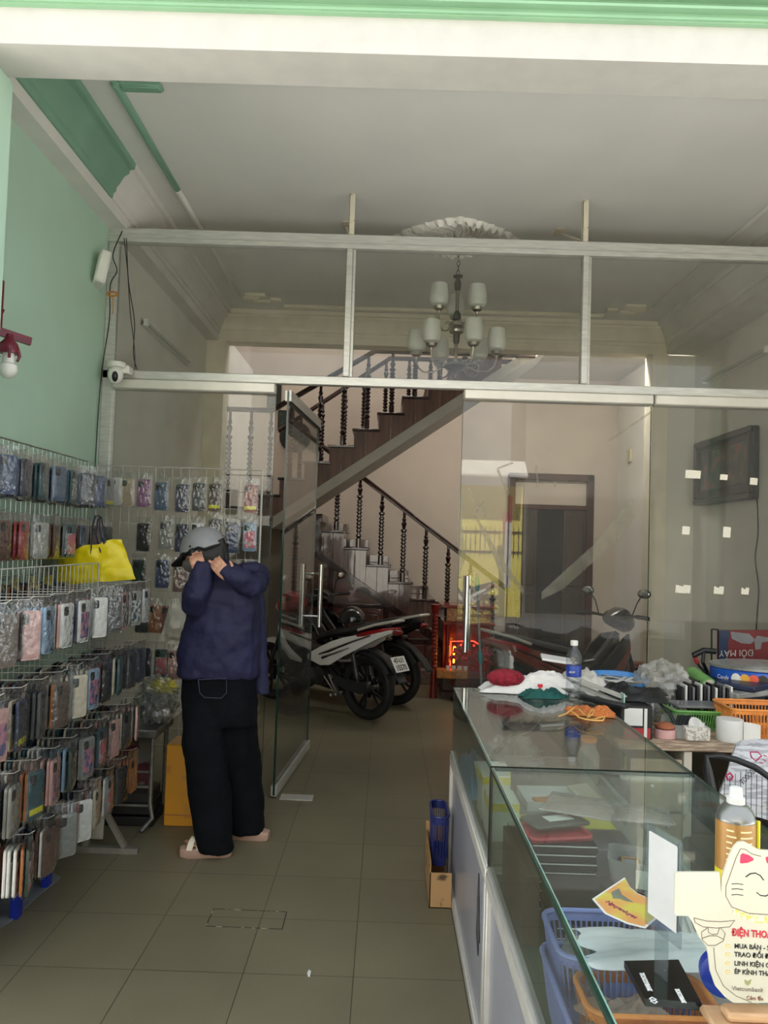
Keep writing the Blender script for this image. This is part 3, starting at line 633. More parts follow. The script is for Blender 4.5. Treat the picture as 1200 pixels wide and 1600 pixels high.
def arm(th, R, z, up):
    d = Vector((math.sin(th), -math.cos(th), 0)); c = Vector((cx, cy, 0))
    def P(r, h): return c + d * r + Vector((0, 0, z + h))
    pts = [P(0.03, 0.0), P(R * .3, -0.02), P(R * .55, -0.055), P(R * .8, -0.055), P(R * .95, -0.02), P(R, 0.03), P(R, up)]
    a = MB().tube(pts, 0.0062, 8).build('arm', M_nick, ch)
    sc = [P(R * .45 + 0.028 * math.cos(t) * (1 - t / 12), -0.01 + 0.028 * math.sin(t) * (1 - t / 12)) for t in [k * 0.6 for k in range(16)]]
    MB().tube(sc, 0.0035, 6).build('scroll', M_nick, a)
    e = P(R, up)
    MB().lathe([(0.008, -0.015), (0.012, 0), (0.034, 0.012), (0.042, 0.03), (0.030, 0.034)], e, 16).build('cup', M_nick, a)
    MB().lathe([(0.030, 0.032), (0.054, 0.045), (0.067, 0.072), (0.066, 0.105), (0.060, 0.155), (0.055, 0.19), (0.052, 0.19), (0.057, 0.155), (0.062, 0.105), (0.062, 0.074), (0.050, 0.050), (0.02, 0.04)], e, 24, cap=False).build('glass_shade', M_shade, a)
for k in range(3): arm(R_(60 + 120 * k) + R_(15) * 0, 0.155, 3.14, 0.075)
for k in range(6): arm(R_(-41 + 60 * k), 0.285, 2.86, 0.055)

# ------------------------------------------------ fluorescent battens, framed picture, lamp, cameras, cables
M_wp = mat('white_plastic', 'e4e2da', 0.4, var=0.03)
M_tube = mat('unlit_tube_glass', 'c8c8bf', 0.25, var=0.03)
def batten(x, sg, y0, y1, z, lab):
    t = thing('tube_lamp', lab, 'lamp', (x, (y0 + y1) / 2, z - 0.03))
    a, b = sorted((x, x + sg * 0.028)); MB().box(a, b, y0, y1, z - 0.022, z + 0.022, 0.004).build('batten', M_wp, t)
    a, b = sorted((x + sg * 0.0, x + sg * 0.055))
    for y in (y0, y1 - 0.035): MB().box(a, b, y, y + 0.035, z - 0.028, z + 0.03, 0.006).build('end_cap', M_wp, t)
    MB().tube([(x + sg * 0.043, y0 + 0.03, z), (x + sg * 0.043, y1 - 0.03, z)], 0.012, 12).build('tube', M_tube, t)
batten(XL, 1, 5.40, 6.64, 3.095, 'unlit fluorescent tube lamp on the left wall')
batten(XR, -1, 5.92, 7.13, 3.18, 'unlit fluorescent tube lamp on the right wall')
M_bfr = mat('black_green_lacquer', '101513', 0.35, var=0.15)
def art_mat():
    m = bpy.data.materials.new('dim_flower_painting'); m.use_nodes = True; nt = m.node_tree; N = nt.nodes.new; L = nt.links.new; b = nt.nodes['Principled BSDF']
    tc = N('ShaderNodeTexCoord'); vo = N('ShaderNodeTexVoronoi'); vo.inputs['Scale'].default_value = 7; L(tc.outputs['Object'], vo.inputs[0])
    nz = N('ShaderNodeTexNoise'); nz.inputs['Scale'].default_value = 9; L(tc.outputs['Object'], nz.inputs[0])
    cr = N('ShaderNodeValToRGB'); L(nz.outputs[0], cr.inputs[0]); e = cr.color_ramp.elements
    e[0].position = 0.42; e[0].color = lin('262623') + (1,); e[1].position = 0.56; e[1].color = lin('45463b') + (1,)
    e2 = e.new(0.64); e2.color = lin('7a3a34') + (1,)
    L(cr.outputs[0], b.inputs['Base Color']); b.inputs['Roughness'].default_value = 0.3
    return m
t = thing('framed_picture', 'dark framed flower painting hung tilted on the right wall', 'picture', (XR - 0.03, 6.66, 2.02))
y0, y1, z0, z1 = 6.09, 7.22, 2.02, 2.61
MB().box(XR - 0.05, XR - 0.002, y0, y1, z0, z1, 0.01).build('backing', M_bfr, t)
mb = MB()
for a, b, c, d in ((y0, y1, z1 - 0.06, z1), (y0, y1, z0, z0 + 0.06), (y0, y0 + 0.06, z0 + .05, z1 - .05), (y1 - 0.06, y1, z0 + .05, z1 - .05)): mb.box(XR - 0.085, XR - 0.045, a, b, c, d, 0.012)
for a, b, c, d in ((y0 + .1, y1 - .1, z1 - 0.11, z1 - .095), (y0 + .1, y1 - .1, z0 + .13, z0 + 0.14), (y0 + .1, y0 + 0.11, z0 + .13, z1 - .1), (y1 - 0.11, y1 - .1, z0 + .13, z1 - .1)): mb.box(XR - 0.056, XR - 0.048, a, b, c, d, 0.002)
mb.build('frame', M_bfr, t)
MB().box(XR - 0.053, XR - 0.05, y0 + 0.1, y1 - 0.1, z0 + 0.14, z1 - 0.1).build('painting', art_mat(), t)
# red wall lamp with bulb at the left edge
M_red = mat('dark_red_enamel', '6d1f2e', 0.35, var=0.2, scale=20)
t = thing('wall_lamp', 'dark red metal wall lamp with a white bulb, on the mint wall', 'lamp', (XL, 3.38, 2.35))
MB().box(XL, XL + 0.02, 3.24, 3.38, 2.45, 2.68, 0.01).build('wall_plate', M_red, t)
MB().bar((XL + 0.02, 3.32, 2.58), (XL + 0.10, 3.28, 2.52), 0.03).bar((XL + 0.09, 3.27, 2.66), (XL + 0.09, 3.27, 2.44), 0.045, 0.03).bar((XL + 0.07, 3.24, 2.44), (XL + 0.19, 3.38, 2.42), 0.02, 0.035).build('bracket_arm', M_red, t)
bx, by = XL + 0.135, 3.30
MB().lathe([(0.014, 2.43), (0.018, 2.41), (0.035, 2.39), (0.045, 2.36), (0.042, 2.345)], (bx, by, 0), 12).build('holder', M_red, t)
for k in range(6):
    a = k * PI / 3; MB().tube([(bx + 0.042 * math.cos(a), by + 0.042 * math.sin(a), 2.36), (bx + 0.05 * math.cos(a), by + 0.05 * math.sin(a), 2.335), (bx + 0.042 * math.cos(a), by + 0.042 * math.sin(a), 2.32)], 0.006, 6).build('claw', M_red, t)
MB().lathe([(0.022, 2.36), (0.026, 2.32), (0.024, 2.305), (0.036, 2.295), (0.039, 2.275), (0.034, 2.255), (0.018, 2.24), (0.004, 2.236)], (bx, by, 0), 18).build('bulb', M_wp, t)
# white box and its orange wire
t = thing('router_box', 'white plastic junction box high on the partition post', 'box', (XL + 0.05, 4.6, 3.05))
MB().tf((XL + 0.035, 4.55, 3.16), (0, 0.18, 0.5)).box(-0.035, 0.03, -0.10, 0.10, -0.10, 0.10, 0.012).build('housing', M_wp, t)
MB().tf((XL + 0.035, 4.55, 3.16), (0, 0.18, 0.5)).box(0.03, 0.034, -0.05, 0.05, -0.05, 0.07, 0.002).build('front_plate', M_wp, t)
M_ow = mat('orange_yellow_wire', 'c98a3a', 0.5, var=0.2)
mb = MB(); r2 = random.Random(3)
for k in range(7):
    a0 = r2.uniform(0, 6); rr = r2.uniform(0.018, 0.035); ti = r2.uniform(-.4, .4)
    mb.tube([(XL + 0.09 + rr * math.cos(a), 4.60 + 0.01 * math.sin(a + ti), 3.035 + rr * 0.55 * math.sin(a + ti)) for a in [a0 + q * PI / 5 for q in range(9)]], 0.0032, 6)
mb.tube([(XL + 0.09, 4.61, 3.03), (XL + 0.092, 4.62, 2.96), (XL + 0.088, 4.63, 2.92)], 0.003, 6)
solo('wire_coil', mb, M_ow, 'knotted coil of orange wire below the white junction box', 'wire')
M_cable = mat('black_cable', '1a1a1a', 0.5, var=0.1)
def cable(pts, r, lab, m=M_cable, name='cable'):
    q = []
    P = [Vector(p) for p in pts]
    for i in range(len(P) - 1):
        a, b, c, d = P[max(i - 1, 0)], P[i], P[i + 1], P[min(i + 2, len(P) - 1)]
        for s in range(6):
            u = s / 6; q.append(0.5 * ((2 * b) + (c - a) * u + (2 * a - 5 * b + 4 * c - d) * u * u + (3 * b - a - 3 * c + d) * u ** 3))
    q.append(P[-1]); return solo(name, MB().tube(q, r, 6), m, lab, 'cable')
cable([(XL + 0.1, 4.69, 3.46), (XL + 0.06, 4.66, 3.3), (XL + 0.09, 4.66, 3.2), (XL + 0.06, 4.64, 3.10), (XL + 0.05, 4.68, 2.9), (XL + 0.02, 4.68, 2.6), (XL + 0.012, 4.67, 2.3), (XL + 0.012, 4.66, 1.9)], 0.0035, 'thin black cable running down the left wall post')
cable([(XL + 0.11, 4.70, 3.42), (XL + 0.14, 4.71, 3.2), (XL + 0.17, 4.70, 2.95), (XL + 0.20, 4.71, 2.75), (XL + 0.215, 4.70, 2.60)], 0.0028, 'pair of dark wires hanging down across the left transom, left strand')
cable([(XL + 0.125, 4.70, 3.42), (XL + 0.15, 4.70, 3.15), (XL + 0.195, 4.71, 2.9), (XL + 0.20, 4.70, 2.7), (XL + 0.225, 4.71, 2.60)], 0.0028, 'pair of dark wires hanging down across the left transom, right strand')
cable([(XR - 0.006, 6.12, 2.02), (XR - 0.006, 6.10, 1.75), (XR - 0.006, 6.14, 1.55), (XR - 0.006, 6.08, 1.3), (XR - 0.006, 6.11, 1.0), (XR - 0.006, 6.1, 0.6)], 0.005, 'thin cord hanging down the right wall from the tilted picture')
t = thing('security_camera', 'white dome security camera with black lens on the partition rail', 'security camera', (-1.67, 4.62, 2.5))
MB().lathe([(0.052, 2.62), (0.056, 2.605), (0.052, 2.59), (0.03, 2.585)], (-1.67, 4.62, 0), 20).box(-1.68, -1.60, 4.63, 4.72, 2.56, 2.61, 0.008).build('mount', M_wp, t)
MB().ell((-1.675, 4.62, 2.545), (0.047, 0.047, 0.055), 18, 12).build('dome', M_wp, t)
MB().ell((-1.665, 4.585, 2.528), (0.019, 0.02, 0.032), 14, 9, (0.3, 0, 0.3)).build('lens', M_blk, t)
# ------------------------------------------------ two glass showcase counters
from mathutils import noise
M_cglass = glass_mat('showcase_glass', (0.975, 0.988, 0.982), boost=1.0, opac=0.012, ocol=(0.8, 0.82, 0.8))
M_cedge = mat('showcase_glass_edge', '16382f', 0.12, var=0.2, coat=0.5)
M_cedge2 = mat('showcase_edge_bevel', '8fb5a6', 0.15, var=0.1, coat=0.5)
M_seal = mat('black_seal', '0c0f0e', 0.4)
M_cfr = mat('white_aluminium_frame', 'cdc9c0', 0.35, metal=0.2, var=0.05)
M_cpan = mat('lilac_grey_panel', '9a9aa2', 0.3, var=0.06, scale=3)
M_cfl = mat('dark_green_shelf_board', '44604f', 0.4, var=0.1)
CX0, CX1, CZB, CZT = 0.34, 0.96, 0.59, 0.90
def counter(name, lab, y0, y1, floor_m):
    t = thing(name, lab, 'counter', ((CX0 + CX1) / 2, (y0 + y1) / 2, 0))
    mb = MB()
    for x0, x1 in ((CX0 - 0.008, CX0 + 0.022), (CX1 - 0.022, CX1 + 0.008)):
        mb.box(x0, x1, y0, y1, CZB - 0.045, CZB, 0.004).box(x0, x1, y0, y1, 0.0, 0.04, 0.004)
        for y in (y0, y1 - 0.035): mb.box(x0, x1, y, y + 0.035, 0.04, CZB - 0.045, 0.003)
    for y in (y0, y1 - 0.03): mb.box(CX0 + 0.02, CX1 - 0.02, y, y + 0.03, CZB - 0.045, CZB, 0.003).box(CX0 + 0.02, CX1 - 0.02, y, y + 0.03, 0, 0.04, 0.003)
    mb.build('base_frame', M_cfr, t)
    MB().box(CX0 + 0.006, CX0 + 0.012, y0 + 0.03, y1 - 0.03, 0.03, CZB - 0.04).build('side_panel', M_cpan, t)
    MB().box(CX1 - 0.012, CX1 - 0.006, y0 + 0.03, y1 - 0.03, 0.03, CZB - 0.04).build('side_panel', M_cpan, t)
    for y in (y0 + 0.01, y1 - 0.018): MB().box(CX0 + 0.02, CX1 - 0.02, y, y + 0.006, 0.03, CZB - 0.04).build('end_panel', M_cpan, t)
    MB().box(CX0 + 0.02, CX1 - 0.02, y0 + 0.03, y1 - 0.03, CZB - 0.015, CZB + 0.004).build('floor_board', floor_m, t)
    MB().box(CX0 - 0.004, CX0 + 0.016, y0, y1, CZB + 0.0005, CZB + 0.014, 0.002).box(CX1 - 0.016, CX1 + 0.004, y0, y1, CZB + 0.0005, CZB + 0.014, 0.002).build('glass_channel', M_alu, t)
    MB().box(CX0, CX0 + 0.006, y0 + 0.002, y1 - 0.002, CZB + 0.01, CZT - 0.009).build('side_glass', M_cglass, t)
    MB().box(CX1 - 0.006, CX1, y0 + 0.002, y1 - 0.002, CZB + 0.01, CZT - 0.009).build('side_glass', M_cglass, t)
    for y in (y0, y1 - 0.006): MB().box(CX0 + 0.007, CX1 - 0.007, y, y + 0.006, CZB + 0.005, CZT - 0.009).build('end_glass', M_cglass, t)
    MB().box(CX0, CX1, y0, y1, CZT - 0.008, CZT).build('top_glass', M_cglass, t)
    MB().box(CX0 - 0.0015, CX0 + 0.006, y0, y1, CZT - 0.009, CZT + 0.0006, 0.001).box(CX1 - 0.006, CX1 + 0.0015, y0, y1, CZT - 0.009, CZT + 0.0006, 0.001).box(CX0 + 0.006, CX1 - 0.006, y1 - 0.003, y1 + 0.0012, CZT - 0.009, CZT + 0.0006, 0.001).build('glass_edge', M_cedge, t)
    MB().box(CX0 + 0.006, CX0 + 0.009, y0, y1, CZT - 0.002, CZT + 0.0006, 0.0005).build('bevel_line', M_cedge2, t)
    return t
ca = counter('glass_counter', 'farther glass showcase counter, with a water bottle and cloths on top', 2.385, 3.68, mat('grey_board', '8f8c80', 0.5))
MB().box(CX0, CX1, 2.378, 2.386, CZT - 0.010, CZT + 0.001).box(CX0 - 0.001, CX0 + 0.008, 2.378, 2.386, CZB, CZT).build('black_seal', M_seal, ca)
cbn = counter('glass_counter', 'nearer glass showcase counter, with cat sign and spray can on top', 0.55, 2.37, M_cfl)
MB().tube([(CX0 + 0.004, 2.62, 0.48), (CX0 + 0.003, 2.60, 0.40), (CX0 + 0.004, 2.585, 0.33), (CX0 + 0.003, 2.56, 0.28)], [0.002, 0.006, 0.008, 0.002], 6).tube([(CX0 + 0.003, 2.62, 0.37), (CX0 + 0.003, 2.60, 0.30), (CX0 + 0.003, 2.58, 0.23)], [0.002, 0.007, 0.002], 6).build('black_scratch', M_seal, ca)

# ------------------------------------------------ small builders
def rrect(w, h, r, n=4):
    out = []
    for cx_, cy_, a0 in ((w / 2 - r, h / 2 - r, 0), (-w / 2 + r, h / 2 - r, 90), (-w / 2 + r, -h / 2 + r, 180), (w / 2 - r, -h / 2 + r, 270)):
        for k in range(n + 1):
            a = R_(a0 + 90 * k / n); out.append((cx_ + r * math.cos(a), cy_ + r * math.sin(a)))
    return out
def basket(label, c, w, d, h, m, rz=0.0, rows=2, name='basket', cat='basket', group=None, step=0.012, taper=0.86):
    """plastic basket with slotted walls, rolled rim and solid floor; c is the centre of its underside"""
    t = thing(name, label, cat, c, rz, group)
    def ring(s, z, r=0.03): return [(x, y, z) for x, y in rrect(w * s, d * s, r)]
    mb = MB()
    mb.loft([ring(taper, 0), ring(taper, 0.003), ring(taper - 0.02, 0.003)], cap=True)
    mb.tube(ring(1.0, h, 0.035), 0.0055, 8, closed=True)
    zs = [0.0, h * 0.16] + ([h * 0.55] if rows == 2 else []) + [h * 0.86]
    def wall(z0, z1):
        s0, s1 = taper + (1 - taper) * z0 / h, taper + (1 - taper) * z1 / h
        mb.loft([ring(s0, z0), ring(s1, z1), ring(s1 - 0.012, z1), ring(s0 - 0.012, z0)], cap=False, closed=True)
    wall(0, h * 0.16)
    if rows == 2: wall(h * 0.5, h * 0.58)
    wall(h * 0.84, h)
    # slats
    P0, P1 = rrect(w * taper, d * taper, 0.03, 6), rrect(w, d, 0.03, 6)
    per = [0]
    for i in range(len(P0)): a, b = P1[i], P1[(i + 1) % len(P1)]; per.append(per[-1] + math.hypot(b[0] - a[0], b[1] - a[1]))
    n = int(per[-1] / step)
    for k in range(n):
        L = per[-1] * k / n; i = 0
        while per[i + 1] < L: i += 1
        u = (L - per[i]) / max(1e-9, per[i + 1] - per[i]); j = (i + 1) % len(P0)
        a = Vector((P0[i][0] + (P0[j][0] - P0[i][0]) * u, P0[i][1] + (P0[j][1] - P0[i][1]) * u, 0.0)); b = Vector((P1[i][0] + (P1[j][0] - P1[i][0]) * u, P1[i][1] + (P1[j][1] - P1[i][1]) * u, h))
        mb.bar(a.lerp(b, 0.12), a.lerp(b, 0.9), step * 0.42, 0.003)
    mb.build('shell', m, t, world=False)
    return t
def cloth(name, label, cat, m, c, w, d, h, rz=0.0, seed=1, n=26, amp=1.0, round_=0.0, parent=None):
    """lump of crumpled fabric or film lying on a surface at c"""
    C_ = Vector(c); E = Matrix.Rotation(rz, 3, 'Z')
    def top(u, v):
        x, y = (u - .5), (v - .5); e = max(abs(x), abs(y)) * 2; rr = math.hypot(x, y) * 2
        ed = max(0, 1 - (rr if round_ else e) ** 3); q = Vector((u * 3.1 + seed, v * 3.1, seed * 2.3))
        nz = noise.noise(q) * .6 + abs(noise.noise(q * 2.3)) * .7
        wob = 1 + 0.22 * noise.noise(Vector((x * 4, y * 4, seed)))
        s = 1 if not round_ else min(1, 1 / max(1e-6, rr)) * max(abs(x), abs(y)) * 2 if rr > 0 else 1
        z = 0.003 + h * ed * (0.55 + amp * nz) if ed > 0 else 0.002 + 0.004 * abs(nz)
        p = E @ Vector((x * w * wob * s, y * d * wob * s, max(0.001, z)))
        return p + C_
    mb = MB().grid(top, n, n)
    N = len(mb.v)
    def bot(u, v):
        p = top(u, v); return Vector((p.x, p.y, C_.z + 0.0005 + (p.z - C_.z) * 0.35))
    mb.grid(lambda u, v: bot(1 - u, v), n, n)
    # close the rim
    k = n + 1
    rim = [(j * k, (j + 1) * k) for j in range(n)]
    for j in range(n):
        mb.f += [(j * k, N + j * k + n, N + (j + 1) * k + n, (j + 1) * k), ((j + 1) * k + n, N + (j + 1) * k, N + j * k, j * k + n)]; mb.m += [0, 0]
        mb.f += [(j + 1, N + n - j - 1, N + n - j, j), (n * k + j, N + n * k + n - j, N + n * k + n - j - 1, n * k + j + 1)]; mb.m += [0, 0]
    if parent is not None: return mb.build(name, m, parent)
    return solo(name, mb, m, label, cat, origin=c)
def crumple(name, label, cat, m, c, r, seed=1, n=28, amp=0.35, flat=0.15, parent=None):
    """crumpled bag as a ball of creases standing on c"""
    C_ = Vector(c)
    def f(u, v):
        th, ph = 2 * PI * u, PI * v; d = Vector((math.sin(ph) * math.cos(th), math.sin(ph) * math.sin(th), -math.cos(ph)))
        q = d * 1.9 + Vector((seed, seed * 1.7, 0)); k = 1 - amp * abs(noise.noise(q)) * 1.6 + amp * .6 * noise.noise(q * 2.7) - amp * .35 * abs(noise.noise(q * 5.5))
        p = Vector((d.x * r[0] * k, d.y * r[1] * k, d.z * r[2] * k)); p.z = max(p.z, -r[2] * (1 - flat)); return C_ + p + Vector((0, 0, r[2] * (1 - flat)))
    mb = MB().grid(f, n * 2, n)
    if parent is not None: return mb.build(name, m, parent)
    return solo(name, mb, m, label, cat, origin=c)
def slab(name, label, cat, m, c, w, d, h, rz=0.0, ch=0.002, group=None, tilt=None):
    o = MB().box(-w / 2, w / 2, -d / 2, d / 2, 0, h, ch); me = o.mesh(name, m)
    ob = bpy.data.objects.new(name, me); COL.objects.link(ob); ob.location = c; ob.rotation_euler = tilt if tilt else (0, 0, rz)
    WM[ob.name] = Matrix.Translation(c) @ Euler(ob.rotation_euler).to_matrix().to_4x4()
    return tag(ob, label, cat, group)

M_film = glass_mat('clear_plastic_film', (0.90, 0.91, 0.90), ior=1.5, rough=0.12, opac=0.16, ocol=(0.85, 0.85, 0.82), bump=0.5, boost=2.2, bscale=25)
M_film2 = glass_mat('frosted_plastic', (0.80, 0.82, 0.80), ior=1.5, rough=0.2, opac=0.38, ocol=(0.85, 0.86, 0.84), bump=0.35, boost=1.5, bscale=18)
M_paper = mat('white_paper', 'd8d7d3', 0.6, var=0.03)
M_wcloth = mat('white_fabric', 'dfdcd8', 0.8, var=0.05, bump=0.3, bscale=60)
M_blue = mat('periwinkle_plastic', '8896cf', 0.35, var=0.08)
M_or = mat('orange_plastic', 'd98a42', 0.35, var=0.1)
M_grn = mat('green_plastic', '6fa85a', 0.35, var=0.08)
M_teal = mat('dark_teal_fabric', '14504a', 0.85, var=0.15, bump=0.4, bscale=90)
M_card = mat('cream_card', 'cbc5b3', 0.5, var=0.02)
M_bk = mat('matt_black', '17181a', 0.5, var=0.15)
M_gry = mat('grey_plastic', '77777a', 0.4, var=0.1)
M_ylw = mat('yellow_carton', 'd8cc4a', 0.5, var=0.08)
M_lbl = mat('pale_label', 'ccd6c8', 0.5)
M_redp = mat('red_plastic', 'a03438', 0.35, var=0.12)
M_cop = mat('copper_brown_card', 'a5654a', 0.35, var=0.2, scale=8)
M_navy = mat('navy_plastic', '232a45', 0.4, var=0.15)

# ------------------------------------------------ inside the nearer counter
FZ = CZB + 0.0045
for k in range(8):
    slab('phone_box', 'black phone box, %s in the tall stack inside the nearer counter' % ('lowest', 'second from the bottom', 'third from the bottom', 'fourth from the bottom', 'fourth from the top', 'third from the top', 'second from the top', 'topmost')[k], 'box', M_bk, (0.50 + 0.004 * (k % 2), 2.19, FZ + k * 0.0235), 0.175, 0.20, 0.0205, 0, 0.002, 'black phone boxes stacked in the counter')
for k in range(8):
    b = [o for o in bpy.data.objects if o.name.startswith('phone_box')][k]
    MB().box(-0.086, 0.086, -0.101, -0.0995, 0.017, 0.0195).build('edge_line', M_lbl, b, world=False)
for k in range(6):
    o = slab('phone_box', 'black phone box, %s in the low stack beside the blue baskets' % ('lowest', 'second lowest', 'third lowest', 'third highest', 'second highest', 'highest')[k], 'box', M_bk, (0.515, 1.93, FZ + k * 0.0235), 0.175, 0.18, 0.0205, 0, 0.002, 'black phone boxes stacked in the counter')
    MB().box(-0.086, 0.086, -0.091, -0.0895, 0.017, 0.0195).build('edge_line', M_lbl, o, world=False)
slab('brown_carton', 'tall brown carton edge against the counter side glass', 'box', mat('dark_brown_card', '4e4034', 0.5, var=0.15), (0.385, 2.10, FZ), 0.04, 0.34, 0.17)
zt = FZ + 8 * 0.0235 + 0.001
t = thing('red_wallet', 'red plastic phone tray lying on the black phone boxes', 'tray', (0.49, 2.16, zt), 0.2)
MB().box(-0.085, 0.085, -0.06, 0.06, 0, 0.006, 0.002).tube([(x, y, 0.010) for x, y in rrect(0.17, 0.12, 0.02)], 0.006, 6, closed=True).build('shell', M_redp, t, world=False)
t = thing('old_phone', 'dark green phone with a pale sticker on the red tray', 'phone', (0.50, 2.20, zt + 0.018), 0.35)
MB().box(-0.085, 0.085, -0.05, 0.05, 0, 0.012, 0.005).build('body', mat('dark_olive_plastic', '3a453c', 0.35, var=0.1), t, world=False); MB().box(-0.03, 0.05, -0.02, 0.02, 0.012, 0.0128).build('sticker', M_lbl, t, world=False)
M_powder = mat('beige_powder', 'b9a79a', 0.9, var=0.12, scale=30)
def ziplock(c, w, d, rz, lab):
    t = thing('zip_bag', lab, 'bag', c, rz)
    MB().grid(lambda u, v: ((u - .5) * w * .92, (v - .5) * d * .92, 0.004 + 0.010 * math.sin(PI * u) ** .4 * math.sin(PI * v) ** .4 + 0.002 * noise.noise(Vector((u * 6, v * 6, 0)))), 16, 12).box(-w * .46, w * .46, -d * .46, d * .46, 0.001, 0.004).build('contents', M_powder, t, world=False)
    MB().grid(lambda u, v: ((u - .5) * w, (v - .5) * d * 1.0 + (0.03 if v > 0.99 else 0), 0.006 + 0.013 * math.sin(PI * u) ** .4 * math.sin(PI * v) ** .4 + 0.004 * noise.noise(Vector((u * 9, v * 9, 3)))), 20, 16).build('clear_sleeve', M_film, t, world=False)
    mb = MB().tube([(-w / 2, -d / 2, 0.006), (-w / 2, d / 2 + .02, 0.006), (w / 2, d / 2 + .02, 0.006), (w / 2, -d / 2, 0.006)], 0.0022, 6, closed=True); mb.build('seal', M_film2, t, world=False)
slab('carton', 'grey carton under the zip bags inside the nearer counter', 'box', M_gry, (0.66, 2.27, FZ), 0.14, 0.16, 0.14)
ziplock((0.585, 2.26, 0.822), 0.20, 0.15, R_(-24), 'zip bag of beige powder at the front, left of two inside the counter')
ziplock((0.76, 2.27, 0.80), 0.18, 0.12, R_(-10), 'zip bag of beige powder, right of two inside the counter')
# clear tub with a watch and a note
t = thing('clear_tub', 'clear plastic tub with handwritten paper, holding a gold-framed watch', 'tub', (0.70, 2.05, 0.70), R_(-18))
def rr3(w, d, z): return [(x, y, z) for x, y in rrect(w, d, 0.015)]
MB().loft([rr3(0.15, 0.10, 0), rr3(0.18, 0.125, 0.075), rr3(0.175, 0.12, 0.075), rr3(0.146, 0.096, 0.004)]).build('wall', M_film2, t, world=False)
MB().box(-0.02, 0.08, -0.066, -0.063, 0.015, 0.06).build('paper_note', M_lbl, t, world=False)
slab('carton', 'copper coloured carton carrying the clear tub', 'box', M_cop, (0.68, 2.03, FZ), 0.20, 0.14, 0.10, R_(-10))
t = thing('wrist_watch', 'black watch with square gold frame lying in the clear tub', 'watch', (0.665, 2.06, 0.712), R_(-10), rot=(R_(25), 0, R_(-10)))
MB().box(-0.03, 0.03, -0.03, 0.03, 0.02, 0.05, 0.008).build('strap_body', M_bk, t, world=False)
mb = MB(); M_gold = mat('gold_metal', 'b98a4a', 0.3, metal=0.8)
for a, b, c, d in ((-.02, .02, -.02, -.015), (-.02, .02, .015, .02), (-.02, -.015, -.015, .015), (.015, .02, -.015, .015)): mb.box(a, b, c, d, 0.05, 0.054)
mb.build('gold_frame', M_gold, t, world=False); MB().box(-.014, .014, -.014, .014, 0.0502, 0.052).build('dial', M_gry, t, world=False)
# pale bag and tools at the back of the case
slab('carton', 'grey box holding the pale bag and tools inside the counter', 'box', M_gry, (0.85, 1.86, FZ), 0.18, 0.42, 0.10)
cloth('plastic_bag', 'pale blue crumpled plastic bag lying inside the counter', 'bag', mat('pale_blue_film', 'b7c6c8', 0.4, var=0.08), (0.82, 1.93, FZ + 0.102), 0.20, 0.26, 0.05, 0.3, 5)
for k in range(7):
    a = R_(20 + 23 * k); q = Vector((0.84 + 0.008 * k, 1.72 + 0.008 * (k % 3), FZ + 0.115 + 0.007 * k)); d = Vector((math.cos(a), math.sin(a), 0)) * 0.045
    solo('tweezers', MB().tube([q - d, q, q + d], [0.001, 0.003, 0.0008], 6).tube([q - d, q + Vector((0, 0, .004)), q + d * .98], [0.001, 0.003, 0.0008], 6), M_chrome, 'steel tweezers in the pile of tools behind the clear card stand', 'tool', 'steel tweezers in a pile')
t = thing('certificate', 'framed paper with dark red border lying behind the card of the cat sign', 'paper', (0.72, 1.62, 0.80), R_(-12))
MB().box(-0.07, 0.09, -0.05, 0.05, 0, 0.004).build('sheet', M_paper, t, world=False)
mb = MB()
for a, b, c, d in ((-.062, .082, .036, .042), (-.062, -.056, -.04, .036), (.076, .082, -.04, .036)): mb.box(a, b, c, d, 0.004, 0.0046)
mb.build('border', mat('maroon_ink', '5a2626', 0.5), t, world=False)
slab('carton', 'white carton under the framed paper inside the counter', 'box', M_paper, (0.72, 1.62, FZ), 0.17, 0.11, 0.203, R_(-12))
# baskets
basket('periwinkle blue basket on top of another blue one, inside the nearer counter', (0.485, 1.60, 0.665), 0.25, 0.20, 0.125, M_blue, 0, 1)
basket('periwinkle blue basket, lower of two in the nearer counter, holding the orange one', (0.485, 1.52, FZ), 0.265, 0.32, 0.135, M_blue, 0, 2)
crumple('plastic_bag', 'crumpled clear bag with white stuffing in the upper blue basket', 'bag', M_film2, (0.43, 1.61, 0.672), (0.05, 0.065, 0.06), 4)
crumple('tissue_wad', 'wad of white tissue inside the crumpled clear bag', 'tissue', M_wcloth, (0.43, 1.61, 0.674), (0.035, 0.05, 0.045), 7)
basket('orange basket with a white sheet in it, inside the nearer counter', (0.50, 1.445, 0.65), 0.235, 0.14, 0.11, M_or, 0, 1)
cloth('paper_bag', 'large white paper bag folded over the orange basket', 'bag', mat('white_paper_bag', 'd6dbe0', 0.5, var=0.04), (0.61, 1.535, 0.79), 0.40, 0.14, 0.03, -0.05, 9, amp=0.5)
basket('orange basket beside the nearer side glass, closest to the front', (0.62, 1.25, 0.62), 0.45, 0.20, 0.13, M_or, 0, 1)
cloth('plastic_bag', 'brown-stained clear bag in the orange basket', 'bag', mat('brown_film', '8a7568', 0.3, var=0.3), (0.46, 1.42, 0.73), 0.16, 0.10, 0.03, 0.2, 12)
